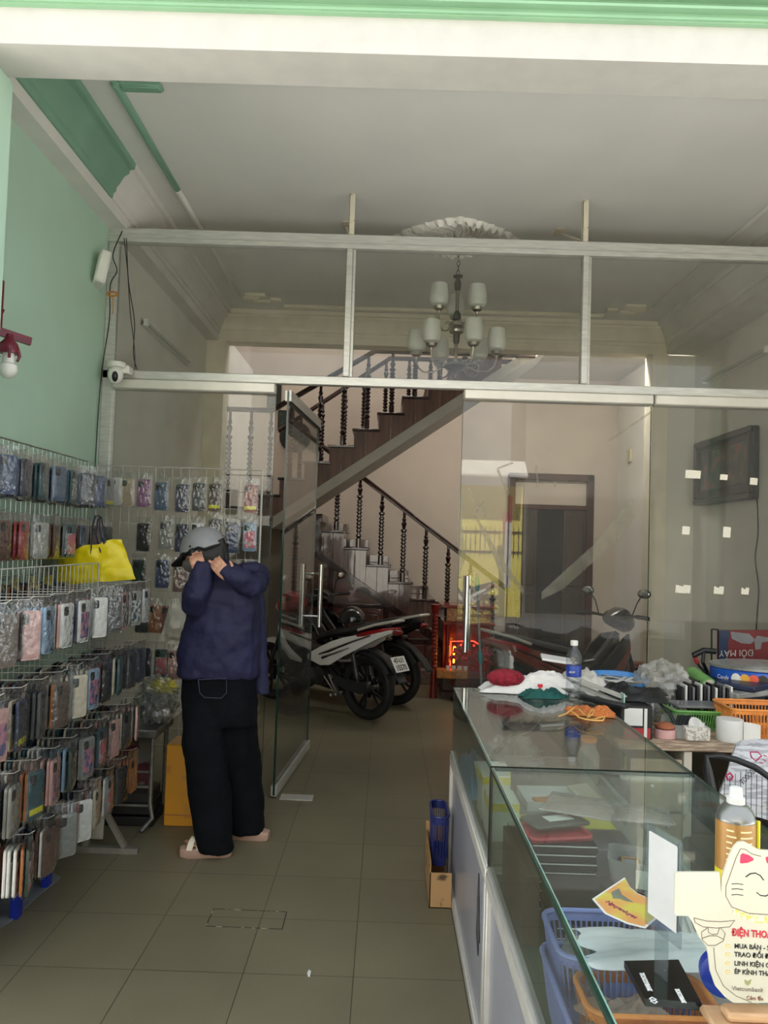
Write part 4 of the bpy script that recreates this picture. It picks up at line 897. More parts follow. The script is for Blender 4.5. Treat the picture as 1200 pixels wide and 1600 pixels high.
# fan-shaped card
def fan():
    P = [(925, 1405), (976, 1371), (984, 1386), (996, 1396), (1010, 1402), (1024, 1400), (1030, 1432), (1008, 1451), (980, 1444), (945, 1428)]
    return [atz(x, y, CZT + 0.0012) for x, y in P]
F_ = fan(); c0 = sum(F_, Vector()) / len(F_)
t = thing('paper_fan_card', 'orange and yellow fan-shaped card lying on the counter glass', 'card', tuple(c0))
def flat_poly(P, h): 
    mb = MB(); n = len(P); up = Vector((0, 0, h)); mb.add([p for p in P] + [p + up for p in P], [tuple(range(n - 1, -1, -1)), tuple(range(n, 2 * n))] + [(i, (i + 1) % n, n + (i + 1) % n, n + i) for i in range(n)]); return mb
flat_poly(F_[::-1], 0.0004).build('white_border', M_paper, t)
flat_poly([(c0 + (p - c0) * 0.93 + Vector((0, 0, .0005))) for p in F_][::-1], 0.0003).build('print', mat('orange_print', 'd39a5c', 0.45, c2='c9bd55', lo=0.45, hi=0.6, scale=14), t)
flat_poly([atz(x, y, CZT + 0.0022) for x, y in ((955, 1394), (967, 1388), (972, 1398), (990, 1410), (978, 1408), (968, 1404), (958, 1404))][::-1], 0.0002).build('bird_picture', mat('grey_green_print', '7b8070', 0.5, var=0.2), t)
a_, b_ = atz(950, 1405, CZT), atz(1012, 1440, CZT)
text_mesh('Nguyenluyet', 0.016, mat('magenta_ink', '8e3560', 0.5), 'lettering', t, plane_M(atz(948, 1408, CZT + 0.0024), b_ - a_, Vector((0, 0, 1)).cross(b_ - a_)), sx=0.9)
# ------------------------------------------------ inside the farther counter
M_ycl = mat('carton_white_yellow', 'd5d8c8', 0.5)
for k, (x, y, w_, h_, lab) in enumerate(((0.42, 2.66, .1, .13, 'white and yellow carton nearest the front in the farther counter'), (0.42, 2.85, .1, .16, 'white carton with a yellow band on its lid, in the farther counter'), (0.45, 3.12, .13, .10, 'small white carton with yellow rim at the far side of the counter'))):
    t = thing('carton', lab, 'box', (x, y, FZ)); MB().box(-w_ / 2, w_ / 2, -.07, .07, 0, h_, 0.002).build('box_body', M_ycl, t, world=False); MB().box(-w_ / 2 - .001, w_ / 2 + .001, -.071, .071, h_ - .03, h_ - .004, 0.001).build('yellow_band', M_ylw, t, world=False)
cloth('plastic_bag', 'light blue crumpled plastic strip along the side of the farther counter', 'bag', mat('sky_blue_film', '7fa5bf', 0.35, var=0.15), (0.385, 3.25, FZ), 0.07, 0.5, 0.12, 0, 3)
crumple('plastic_bag', 'large clear plastic bag filling the farther counter', 'bag', M_film, (0.56, 3.30, FZ), (0.14, 0.16, 0.10), 11)
t = thing('parts_tray', 'white paper tray with small phone parts inside the farther counter', 'tray', (0.66, 3.0, FZ), 0.03)
MB().box(-.11, .11, -.1, .1, 0, .004).box(-.11, .11, -.1, -.096, 0, .035).box(-.11, .11, .096, .1, 0, .035).box(-.11, -.106, -.1, .1, 0, .035).box(.106, .11, -.1, .1, 0, .035).build('tray_body', M_paper, t, world=False)
slab('phone_part', 'orange phone part lying in the white paper tray', 'phone part', M_or, (0.64, 3.0, FZ + .005), 0.08, 0.06, 0.01, 0.2)
slab('phone_part', 'blue and white printed card leaning in the white paper tray', 'card', mat('blue_white_print', 'c8d0d8', 0.4, c2='5a78b0', lo=0.5, hi=0.55, scale=40), (0.715, 3.02, FZ + .005), 0.07, 0.09, 0.008, -0.3)
slab('sample_board', 'beige board leaning inside the farther counter behind the tray', 'board', mat('beige_card', 'b5ae95', 0.6), (0.83, 3.02, FZ + 0.002), 0.10, 0.20, 0.01, tilt=(R_(20), 0, R_(28)))
slab('carton', 'flat pale carton at the near end of the farther counter', 'box', mat('pale_card', 'bdb8aa', 0.6), (0.60, 2.56, FZ), 0.34, 0.15, 0.07)
slab('carton', 'flat yellow-rimmed carton below the glass at the near end of the farther counter', 'box', M_ylw, (0.62, 2.56, FZ + 0.072), 0.30, 0.12, 0.012)
t = thing('glass_jar', 'clear glass jar standing inside the farther counter', 'jar', (0.88, 3.28, FZ)); MB().lathe([(0.04, 0), (0.045, .01), (0.045, .12), (0.03, .15), (0.03, .17)], n=20).build('jar_wall', M_film2, t, world=False); MB().lathe([(0.033, .171), (0.033, .19)], n=20).build('lid', M_or, t, world=False)
# ------------------------------------------------ on the farther counter
t = thing('water_bottle', 'clear plastic water bottle with blue label on the farther counter', 'bottle', (0.855, 3.46, CZT + 0.001))
M_pet = glass_mat('clear_bottle_plastic', (0.93, 0.94, 0.95), rough=0.03, boost=1.6, opac=0.03, bump=0.25, bscale=30)
MB().lathe([(0.024, 0), (0.033, 0.006), (0.034, 0.03), (0.031, 0.036), (0.034, 0.042), (0.034, 0.075), (0.032, 0.08), (0.034, 0.085), (0.034, 0.10), (0.032, .105), (0.032, .155), (0.034, .16), (0.034, 0.185), (0.028, 0.21), (0.014, 0.232), (0.013, 0.245)], n=24, cap=False).build('bottle_wall', M_pet, t, world=False)
MB().lathe([(0.0335, .106), (0.0337, .107), (0.0337, .154), (0.0335, .155)], n=28, cap=False).build('label', mat('blue_bottle_label', '1f3f9a', 0.35, var=0.1), t, world=False)
text_mesh('AQUAFINA', 0.0125, M_paper, 'label_lettering', t, plane_M(Vector((0.855, 3.46, CZT + 0.13)) + Vector((-0.008, -0.0342, 0)), (1, 0.2, 0), (0, 0, 1)), align='CENTER', sx=0.72)
MB().lathe([(0.016, .243), (0.017, .246), (0.017, .262), (0.014, .265)], n=20).build('cap', M_paper, t, world=False)
cloth('orange_cloth', 'orange brown rag crumpled in front of the water bottle', 'cloth', mat('orange_rag', 'b86a35', 0.85, var=0.2, bump=0.3), (0.86, 3.19, CZT + 0.001), 0.19, 0.13, 0.026, -0.15, 3, amp=1.6)
P = [(873, 1119), (885, 1115), (893, 1109), (897, 1106), (905, 1108), (912, 1116), (920, 1120), (926, 1116), (928, 1109), (926, 1108), (922, 1113), (918, 1121), (930, 1123), (945, 1120), (942, 1126), (930, 1126), (915, 1124), (905, 1121), (897, 1114), (893, 1112)]
solo('yellow_cord', MB().tube([atz(x, y, CZT + 0.024) for x, y in P], 0.0032, 8), mat('yellow_cord', 'e8b060', 0.6, var=0.15), 'yellow cord looped over the orange rag', 'cord')
cloth('green_cloth', 'dark green crumpled cloth lying left of the water bottle', 'cloth', M_teal, (0.74, 3.52, CZT + 0.001), 0.22, 0.12, 0.032, 0.12, 6, amp=1.6)
t = thing('white_garment', 'white folded garment with red heart badge and fluffy red pompom', 'garment', (0.62, 3.62, CZT + 0.001))
cloth('fabric', '', '', M_wcloth, (0.66, 3.615, CZT + 0.002), 0.40, 0.12, 0.085, -0.03, 8, amp=0.5, parent=t)
cloth('fabric_fold', '', '', M_wcloth, (0.76, 3.64, CZT + 0.03), 0.26, 0.10, 0.09, -0.1, 18, amp=0.5, parent=t)
def fuzz(u, v):
    th, ph = 2 * PI * u, PI * v; k = 1 + 0.08 * noise.noise(Vector((math.cos(th) * 9 * math.sin(ph), math.sin(th) * 9 * math.sin(ph), math.cos(ph) * 9))) + 0.06 * noise.noise(Vector((math.cos(th) * 30, math.sin(th) * 30, v * 40)))
    return Vector((0.575, 3.60, CZT + 0.066)) + Vector((0.085 * math.sin(ph) * math.cos(th), 0.055 * math.sin(ph) * math.sin(th), 0.04 * math.cos(ph))) * k
MB().grid(lambda u, v: fuzz(1 - u, v), 70, 36).build('pompom', mat('crimson_fluff', '8e1f2f', 0.95, var=0.25, scale=60, bump=0.8, bscale=120), t)
cpos = at(844, 1072, 3.54); MB().prism([(0, -.012), (.012, -.002), (.012, .007), (.006, .011), (0, .007), (-.006, .011), (-.012, .007), (-.012, -.002)], cpos, (1, 0, 0), (0, 0, 1), 0.003).build('heart_badge', mat('red_badge', 'cc2a35', 0.5), t)
t = thing('white_box_lid', 'white hanging box lid behind the white garment', 'lid', (0.85, 3.75, 0.98)); MB().tf((0.82, 3.665, 1.045), (0.1, 0.12, -.1)).box(-0.07, 0.07, -.05, .05, 0, 0.012, 0.003).build('panel', M_paper, t)
cloth('plastic_bag', 'white translucent bag behind the water bottle', 'bag', mat('milky_film', 'cfcac2', 0.4, var=0.06), (0.98, 3.84, CZT - 0.02), 0.22, 0.34, 0.14, 0.2, 14, amp=0.5)
t = thing('acrylic_stand', 'silver and clear acrylic phone stand leaning right of the water bottle', 'stand', (0.98, 3.45, 0.9), 0)
MB().bar((0.88, 3.66, 0.975), (1.075, 3.44, 0.925), 0.05, 0.006).bar((0.885, 3.64, 0.95), (1.06, 3.42, 0.90), 0.05, 0.005).build('silver_plate', M_alu, t); MB().box(1.066, 1.070, 3.41, 3.46, 0.86, 0.945).build('clear_plate', M_cedge2, t)
slab('black_strap', 'black strap with a white line under the acrylic stand', 'strap', M_bk, (0.955, 3.42, CZT + 0.001), 0.05, 0.30, 0.02, R_(38), 0.006)

# ------------------------------------------------ on the nearer counter: card stand, cat sign, spray can, tape
T = CZT + 0.001
t = thing('card_stand', 'clear acrylic card stand on a black bank base at the front of the counter', 'card stand', tuple(atz(1035, 1545, T)))
Pb = [atz(x, y, T) for x, y in ((975, 1512), (1060, 1510), (1096, 1579), (1008, 1572))]
flat_poly(Pb[::-1], 0.011).build('base', mat('gloss_black_acrylic', '0d0d0f', 0.15, coat=0.5), t)
M_clear = glass_mat('clear_acrylic', (0.9, 0.92, 0.93), boost=1.6, opac=0.05, ocol=(0.9, 0.92, 0.95))
# the upright sheet stands on edge across the base, seen almost edge-on
sA, sB = atz(1040, 1540, T + 0.011), atz(1053, 1563, T + 0.011)
ud = (Vector((sB.x, sB.y, 0)) - Vector((sA.x, sA.y, 0))).normalized()
hA = at(1020, 1300, sA.y + 0.028)
ud = Vector((0.30, -0.954, 0)).normalized(); o_ = Vector((0.437, 1.262, 0))
def sh(a, z): return o_ + ud * a + Vector((0, 0, z))
nn = ud.cross(Vector((0, 0, 1)))
def sheet(a0, a1, z0, z1, th, off, c=0.006):
    q = [(a0, z0), (a1, z0), (a1, z1 - c), (a1 - c, z1), (a0 + c, z1), (a0, z1 - c)]
    return MB().prism(q, o_ + nn * off, ud, (0, 0, 1), th)
sheet(0.0, 0.085, T + 0.075, 1.135, 0.003, 0.0).build('clear_sheet', M_clear, t)
sheet(0.025, 0.055, T + 0.0115, T + 0.085, 0.003, 0.0, 0.002).build('neck', M_clear, t)
M_dull = mat('dull_white_card', 'c2c2c0', 0.6)
sheet(0.008, 0.077, T + 0.095, 1.125, 0.0004, 0.0034, 0.002).build('card', M_dull, t)
sheet(0.008, 0.077, T + 0.095, 1.125, 0.0004, -0.0006, 0.002).build('card_back', M_dull, t)
M_ink = mat('black_ink', '1c1c1e', 0.6); M_inkg = mat('grey_ink', '8a8a8e', 0.6); M_inkr = mat('red_ink', 'c22a3c', 0.5)
for z in (T + 0.112, T + 0.118): MB().prism([(0.02, z), (0.065, z), (0.065, z + .0025), (0.02, z + .0025)], o_ + nn * -0.0012, ud, (0, 0, 1), 0.0003).build('print_line', M_inkg, t)
MB().prism([(0.03, 1.112), (0.055, 1.112), (0.055, 1.115), (0.03, 1.115)], o_ + nn * -0.0012, ud, (0, 0, 1), 0.0003).build('red_print', M_inkr, t)
M_wink = mat('white_ink', 'f0f0f0', 0.5)
pa, pb = atz(1002, 1520, T + 0.0115), atz(1014, 1545, T + 0.0115); dd = (pb - pa)
text_mesh('TECHCOMBANK', 0.0105, M_wink, 'bank_lettering', t, plane_M(pa, dd, Vector((0, 0, 1)).cross(dd)), sx=0.62, bold=0.0002)
pa = atz(1057, 1545, T + 0.0115); text_mesh('TECHCOMBANK', 0.0095, M_wink, 'bank_lettering', t, plane_M(pa, dd, Vector((0, 0, 1)).cross(dd)), sx=0.5, bold=0.0002)
pc = atz(1020, 1561, T + 0.0116); u1, v1 = dd.normalized() * 0.006, Vector((0, 0, 1)).cross(dd).normalized() * 0.006
mb = MB()
for k in (0, 1):
    c_ = pc + u1 * (1.0 * k); ring = [c_ + u1, c_ + v1, c_ - u1, c_ - v1]; inn = [c_ + (p - c_) * 0.55 for p in ring]
    n0 = len(mb.v); mb.add(ring + inn, [(i, (i + 1) % 4, 4 + (i + 1) % 4, 4 + i) for i in range(4)])
mb.build('bank_logo', M_wink, t)
# lucky cat sign
CY = 1.12
def C(x, y, dy=0.0): 
    p = at(x, y, CY); return (p.x, p.z)
ct = thing('cat_sign', 'cream lucky-cat shaped shop sign on a wooden foot, holding a blank card', 'sign', tuple(at(1160, 1560, CY)))
XC = 1207
L_ = [(1146, 1567), (1132, 1557), (1118, 1541), (1110, 1518), (1107, 1492), (1104, 1480), (1092, 1464), (1087, 1452), (1082, 1441), (1075, 1431), (1057, 1431), (1054, 1427), (1055, 1366), (1059, 1363), (1124, 1363), (1127, 1395), (1128, 1372), (1134, 1355), (1141, 1335), (1147, 1323), (1154, 1316), (1163, 1315), (1172, 1320), (1186, 1328), (1200, 1329)]
Rr = [(2 * XC - x, y) for x, y in L_[::-1] if not (1050 < x < 1126 and 1360 < y < 1445)]
MB().prism([C(x, y) for x, y in L_ + Rr], (0, CY + 0.004, 0), (1, 0, 0), (0, 0, 1), 0.004).build('sign_board', M_card, ct)
M_line = mat('brown_line', '5b4638', 0.6)
def stroke(pts, w_, m, nm): MB().tube([Vector((C(x, y)[0], CY - 0.0004, C(x, y)[1])) for x, y in pts], w_, 6).build(nm, m, ct)
stroke([(1174, 1566), (1150, 1556), (1130, 1540), (1118, 1515), (1115, 1480)], 0.0004, M_line, 'outline')
stroke([(1189, 1338), (1174, 1334), (1165, 1327), (1157, 1326), (1150, 1340), (1143, 1360), (1134, 1385), (1134, 1400), (1143, 1417), (1170, 1427), (1200, 1429)], 0.0004, M_line, 'outline')
def pp(pts, m, nm, dy=0.0006):
    q = [C(x, y) for x, y in pts]; MB().prism(q, (0, CY - dy + 0.0004, 0), (1, 0, 0), (0, 0, 1), 0.0004).build(nm, m, ct)
M_pink = mat('pink_red_print', 'd42c55', 0.5)
pp([(1156, 1348), (1157, 1336), (1160, 1333), (1170, 1336), (1177, 1341), (1177, 1344), (1168, 1348), (1158, 1349)], M_pink, 'ear'); pp([(1196, 1340), (1204, 1336), (1210, 1340), (1204, 1352), (1198, 1348)], M_pink, 'forehead_mark')
stroke([(1165, 1370), (1172, 1365), (1180, 1364), (1188, 1368), (1193, 1375)], 0.0008, M_ink, 'closed_eye')
stroke([(1182, 1394), (1188, 1399), (1196, 1400), (1204, 1396)], 0.0007, M_ink, 'mouth')
for y in (1381, 1389, 1398): stroke([(1143, y), (1152, y - .5), (1161, y + 1)], 0.0005, M_ink, 'whisker')
M_gl = mat('gold_glitter', 'd8bf5a', 0.4, c2='f5f0c8', lo=0.45, hi=0.55, scale=260)
pp([(1146, 1419), (1170, 1428), (1215, 1434), (1215, 1444), (1180, 1441), (1144, 1427)], M_gl, 'gold_collar')
stroke([(1084, 1434), (1104, 1439), (1126, 1440), (1148, 1438), (1140, 1448), (1120, 1450), (1098, 1448), (1086, 1441), (1084, 1434)], 0.0004, M_line, 'arm_outline')
stroke([(1105, 1450), (1096, 1456), (1097, 1468), (1106, 1477), (1118, 1477), (1130, 1470), (1133, 1458), (1126, 1450)], 0.0004, M_line, 'paw_outline'); stroke([(1106, 1449), (1107, 1457), (1113, 1460), (1121, 1459), (1124, 1450)], 0.0004, M_line, 'paw_outline'); stroke([(1097, 1466), (1108, 1462), (1120, 1462), (1131, 1468)], 0.0004, M_line, 'paw_outline')
def tx(s, x, y, size, m, nm='lettering', sx=0.9, bold=0.0):
    p = at(x, y, CY); text_mesh(s, size, m, nm, ct, plane_M((p.x, CY - 0.0006, p.z), (1, 0, -0.03), (0, 0, 1)), sx=sx, bold=bold)
tx('ĐIỆN THOẠI', 1143, 1457, 0.0135, M_inkr, 'red_lettering', 0.78, 0.0004)
for s, y in (('MUA BÁN - SỬA CHỮA', 1478), ('TRAO ĐỔI ĐIỆN THOẠI', 1491), ('LINH KIỆN CÁC LOẠI', 1505), ('ÉP KÍNH THAY MÀN', 1518)):
    tx(s, 1147, y, 0.0092, M_ink, 'service_lettering', 0.95, 0.0001); pp([(1133, y + 1), (1135, y - 3), (1141, y - 2), (1140, y + 2), (1136, y + 4)], mat('tan_print', 'dcc08a', 0.5), 'bullet')
tx('Vietcombank', 1143, 1544, 0.0085, mat('grey_brown_ink', '8d8078', 0.6), 'bank_lettering', 1.0)
pp([(1163, 1530), (1168, 1533), (1174, 1530), (1172, 1537), (1168, 1540), (1164, 1537)], mat('olive_print', '9a9a6a', 0.5), 'bank_logo'); tx('Cảm Ơn', 1166, 1559, 0.0075, mat('brown_script_ink', '8a5a4a', 0.6), 'thanks_lettering', 0.9)
M_ply = mat('laser_cut_plywood', 'c9a27a', 0.5, c2='b08862', lo=0.4, hi=0.6, scale=10, stretch=(1, 1, 12))
ps = at(1146, 1566, CY)
MB().box(ps.x - 0.035, ps.x + 0.15, CY - 0.03, CY + 0.035, T, T + 0.012, 0.004).box(ps.x - 0.012, ps.x + 0.13, CY - 0.012, CY + 0.016, T + 0.012, T + 0.026, 0.003).build('wooden_foot', M_ply, ct)
t = thing('tape_roll', 'blue adhesive tape roll standing behind the cat sign', 'tape', (0.53, 1.2, T)); MB().lathe([(0.026, 0), (0.033, 0.001), (0.033, 0.02), (0.026, 0.021)], (0.530, 1.19, T + 0.033), 28, ax=(0.25, 1, 0)).build('roll', mat('royal_blue_tape', '1d3aa0', 0.3, var=0.1), t)
# spray can
sx_, sy_ = 0.655, 1.43
sc_ = thing('spray_can', 'gold and yellow spray can with white nozzle standing behind the cat sign', 'spray can', (sx_, sy_, T))
MB().lathe([(0.030, 0), (0.034, 0.003), (0.0338, 0.010), (0.0338, 0.184), (0.034, 0.186), (0.0345, 0.189), (0.033, 0.193), (0.031, 0.200), (0.022, 0.212), (0.016, 0.216)], (0, 0, 0), 32).build('metal_can', mat('can_silver', '8f8f8c', 0.3, metal=0.8), sc_, world=False)
MB().lathe([(0.0342, 0.10), (0.0342, 0.186)], (0, 0, 0), 40, cap=False).build('gold_label', mat('gold_label', 'ae8044', 0.35, metal=0.2, var=0.08), sc_, world=False)
MB().lathe([(0.0342, 0.010), (0.0342, 0.10)], (0, 0, 0), 40, cap=False).build('yellow_label', mat('yellow_label', 'ded131', 0.35, var=0.05), sc_, world=False)
MB().lathe([(0.016, 0.214), (0.016, 0.226), (0.012, 0.227), (0.011, 0.243), (0.008, 0.245)], (0, 0, 0), 20).build('nozzle', M_paper, sc_, world=False)
MB().tube([(0.036, -0.012, 0.05), (0.036, -0.012, 0.188)], 0.0035, 8).build('straw', mat('yellow_straw', 'e5dd2a', 0.4), sc_, world=False)
M_litp = mat('cream_print', 'e8d8a8', 0.5)
for k in range(14):
    ang0 = R_(-100) if k % 2 else R_(-140); w_ = (0.38, 0.62, 0.5, 0.7, 0.3, 0.66, 0.45)[k % 7]; z = 0.176 - 0.0105 * (k // 2)
    MB().grid(lambda u, v: (0.0345 * math.cos(ang0 + u * w_), 0.0345 * math.sin(ang0 + u * w_), z - 0.0032 * (1 - v)), 6, 1).build('label_print', M_litp, sc_, world=False)
# ------------------------------------------------ phone case racks on the left
M_wire = mat('chromed_wire', 'b4b2ac', 0.3, metal=0.8, var=0.1)
M_wirew = mat('white_coated_wire', 'b4b2aa', 0.4, var=0.05)
M_sleeve = glass_mat('clear_sleeve_film', (0.95, 0.953, 0.95), rough=0.06, boost=2.4, opac=0.022, ocol=(0.85, 0.85, 0.83), bump=1.0, bscale=38)
CASES = {'black': '17181b', 'navy': '222b47', 'slate blue': '4a5f78', 'dark teal': '1f4c55', 'dark green': '22382f', 'clear grey': '9b9a92', 'silver grey': '80837f', 'smoky brown': '5b4c44', 'brown': '5a352c',
         'red brown': '8a4438', 'purple': '86587e', 'pale pink': 'c79a94', 'red': 'a8333a', 'cream': 'cfc4ae', 'beige': 'b5a58d', 'orange brown': 'a1633a', 'light blue': '8fa9c2', 'sage green': '86a379', 'white': 'd9d8d4', 'charcoal': '33363a', 'dark blue': '2a3f66'}
M_bump = mat('lens_black', '0d0e10', 0.2, var=0.1)
M_ylab = mat('yellow_sticker', 'd9d32c', 0.5, c2='35330c', lo=0.66, hi=0.7, scale=160)
_cm = {}
def case_meshes(c):
    if c in _cm: return _cm[c]
    m = mat(c.replace(' ', '_') + '_case', CASES[c], 0.32, var=0.08, scale=20)
    body = MB().prism(rrect(0.077, 0.163, 0.011, 3), (0, 0.005, -0.114), (1, 0, 0), (0, 0, 1), 0.010).mesh('case_body', m)
    mb = MB().prism(rrect(0.028, 0.034, 0.007, 2), (-0.018, -0.005, -0.060), (1, 0, 0), (0, 0, 1), 0.0025)
    for a, b in ((-0.024, -0.052), (-0.024, -0.068), (-0.011, -0.060)): mb.lathe([(0.0055, 0), (0.0055, 0.002)], (a, -0.0075, b), 10, ax=(0, -1, 0))
    bump = mb.mesh('camera_window', M_bump)
    _cm[c] = (body, bump); return _cm[c]
def slv(u, v):
    x = (u - .5) * 0.092; z = 0.006 - v * 0.206
    b = 0.010 * math.sin(PI * u) ** .35 * min(1, max(0, (v - .08) * 6)) * min(1, max(0, (1.0 - v) * 9))
    return (x, -0.002 - b + 0.0025 * noise.noise(Vector((u * 5, v * 9, 1))), z)
sleeve_me = MB().grid(lambda u, v: slv(u, v), 10, 14).mesh('clear_sleeve', M_sleeve)
sticker_me = MB().box(-0.034, 0.034, -0.0082, -0.0076, -0.178, -0.158).mesh('sticker', M_ylab)
spine_me = MB().box(0.0372, 0.0378, -0.0045, 0.0055, -0.178, -0.150).mesh('sticker', M_ylab)
M_flow = mat('floral_print', 'c8c5bd', 0.45, c2='2c4a55', lo=0.5, hi=0.54, scale=55)
M_mixed = mat('pink_blue_print', 'b8788a', 0.4, c2='45557f', lo=0.45, hi=0.55, scale=30)
M_cute = mat('green_white_print', '8fae78', 0.45, c2='d8e4c8', lo=0.58, hi=0.62, scale=45)
M_blob = mat('pink_blob_print', 'c96a7c', 0.45, c2='b9c8c6', lo=0.5, hi=0.55, scale=22)
prints = {k: MB().prism(rrect(0.064, 0.10, 0.006, 2), (0, -0.0052, -0.128), (1, 0, 0), (0, 0, 1), 0.0006).mesh('back_print', m) for k, m in (('floral', M_flow), ('mixed', M_mixed), ('cute', M_cute), ('blob', M_blob))}
def hang(c, loc, rz, label, group, sticker=False, pr=None, tilt=0.0, spine=False, bumpv=True):
    body, bump = case_meshes(c)
    r = bpy.data.objects.new('phone_case', None); COL.objects.link(r); r.empty_display_size = 0.02
    r.location = loc; r.rotation_euler = (tilt, 0, rz); tag(r, label, 'phone case', group)
    for nm, me in [('case_body', body), ('clear_sleeve', sleeve_me)] + ([('camera_window', bump)] if bumpv else []) + ([('sticker', sticker_me)] if sticker else []) + ([('edge_sticker', spine_me)] if spine else []) + ([('back_print', prints[pr])] if pr else []):
        o = bpy.data.objects.new(nm, me); COL.objects.link(o); o.parent = r
    return r
ORD = ['first', 'second', 'third', 'fourth', 'fifth', 'sixth', 'seventh', 'eighth', 'ninth', 'tenth', 'eleventh', 'twelfth', 'thirteenth']

def wire_grid(o, ux, W, H, m, sv=0.05, sh=0.10, r=0.0016):
    """upright wire grid: o is its lower corner, ux its horizontal direction"""
    mb = MB(); o, ux = Vector(o), Vector(ux).normalized(); up = Vector((0, 0, 1))
    for i in range(1, int(W / sv)): mb.tube([o + ux * sv * i, o + ux * sv * i + up * H], r, 4)
    for i in range(1, int(H / sh)): mb.tube([o + up * sh * i, o + up * sh * i + ux * W], r, 4)
    return mb
def frame_tube(o, ux, W, H, r):
    o, ux = Vector(o), Vector(ux).normalized(); up = Vector((0, 0, H)); return MB().tube([o, o + up, o + up + ux * W, o + ux * W], r, 6, closed=True)
def hook(p, d, L, parent, m=None, world=True):
    p, d = Vector(p), Vector(d).normalized()
    MB().tube([p + Vector((0, 0, 0.012)), p, p + d * L * .6 + Vector((0, 0, 0.004)), p + d * (L - .02) + Vector((0, 0, 0.010)), p + d * L + Vector((0, 0, 0.022))], 0.0013, 5).build('hook', m or M_wirew, parent)

# back grid, facing the street
GY = 4.56
g1 = thing('display_grid', 'white wire display grid facing the street, behind the person in the helmet', 'display rack', (-1.25, GY, 0.3))
wire_grid((-1.735, GY, 0.35), (1, 0, 0), 0.985, 1.635, M_wirew).build('wire_grid', M_wirew, g1)
frame_tube((-1.735, GY, 0.35), (1, 0, 0), 0.985, 1.635, 0.008).build('frame', M_wirew, g1)
for x in (-1.70, -0.78): MB().box(x - .008, x + .008, GY - .008, GY + .008, 0, 0.36).box(x - .01, x + .01, GY - 0.12, GY + 0.10, 0, 0.015).build('foot', M_wirew, g1)
# x px, y px of the case centre, colour, sticker, print
BACK = [(181, 767, 'white', 0, None), (199, 769, 'beige', 0, None), (225, 770, 'purple', 0, None), (252, 775, 'slate blue', 0, None), (285, 778, 'navy', 0, None), (311, 776, 'charcoal', 0, None), (336, 777, 'smoky brown', 1, None), (392, 779, 'red brown', 1, None),
        (224, 839, 'black', 0, None), (259, 836, 'silver grey', 0, None), (284, 840, 'navy', 0, None), (308, 838, 'white', 0, 'floral'), (336, 832, 'black', 0, 'floral'), (362, 842, 'dark blue', 0, None), (390, 839, 'light blue', 0, 'blob'),
        (217, 896, 'dark green', 0, None), (254, 896, 'dark blue', 0, None), (281, 902, 'brown', 0, None), (308, 900, 'black', 0, None), (336, 903, 'smoky brown', 0, None), (390, 905, 'charcoal', 0, None),
        (222, 966, 'charcoal', 0, None), (243, 966, 'orange brown', 0, None), (262, 968, 'red brown', 0, None), (390, 972, 'silver grey', 0, None),
        (226, 1034, 'navy', 0, None), (252, 1036, 'dark teal', 0, 'blob'), (273, 1038, 'pale pink', 0, None), (392, 1040, 'clear grey', 0, None), (393, 1100, 'red brown', 0, None)]
rows = ['top', 'second', 'third', 'fourth', 'fifth', 'sixth']
for x, y, c, stk, pr in BACK:
    p = at(x, y, GY - 0.05); z = p.z + 0.112
    ri = 0 if y < 800 else 1 if y < 860 else 2 if y < 930 else 3 if y < 1000 else 4 if y < 1080 else 5
    hk = (p.x, GY - 0.002, z + 0.004); hook(hk, (0, -1, 0), 0.07, g1)
    k = sum(1 for q in BACK if q[0] < x and (0 if q[1] < 800 else 1 if q[1] < 860 else 2 if q[1] < 930 else 3 if q[1] < 1000 else 4 if q[1] < 1080 else 5) == ri)
    hang(c, (p.x, GY - 0.05, z), R_(rnd.uniform(-6, 6)), '%s phone case in clear sleeve, %s from left, %s row of back grid' % (c, ORD[k], rows[ri]), 'phone cases on the back grid', stk, pr)

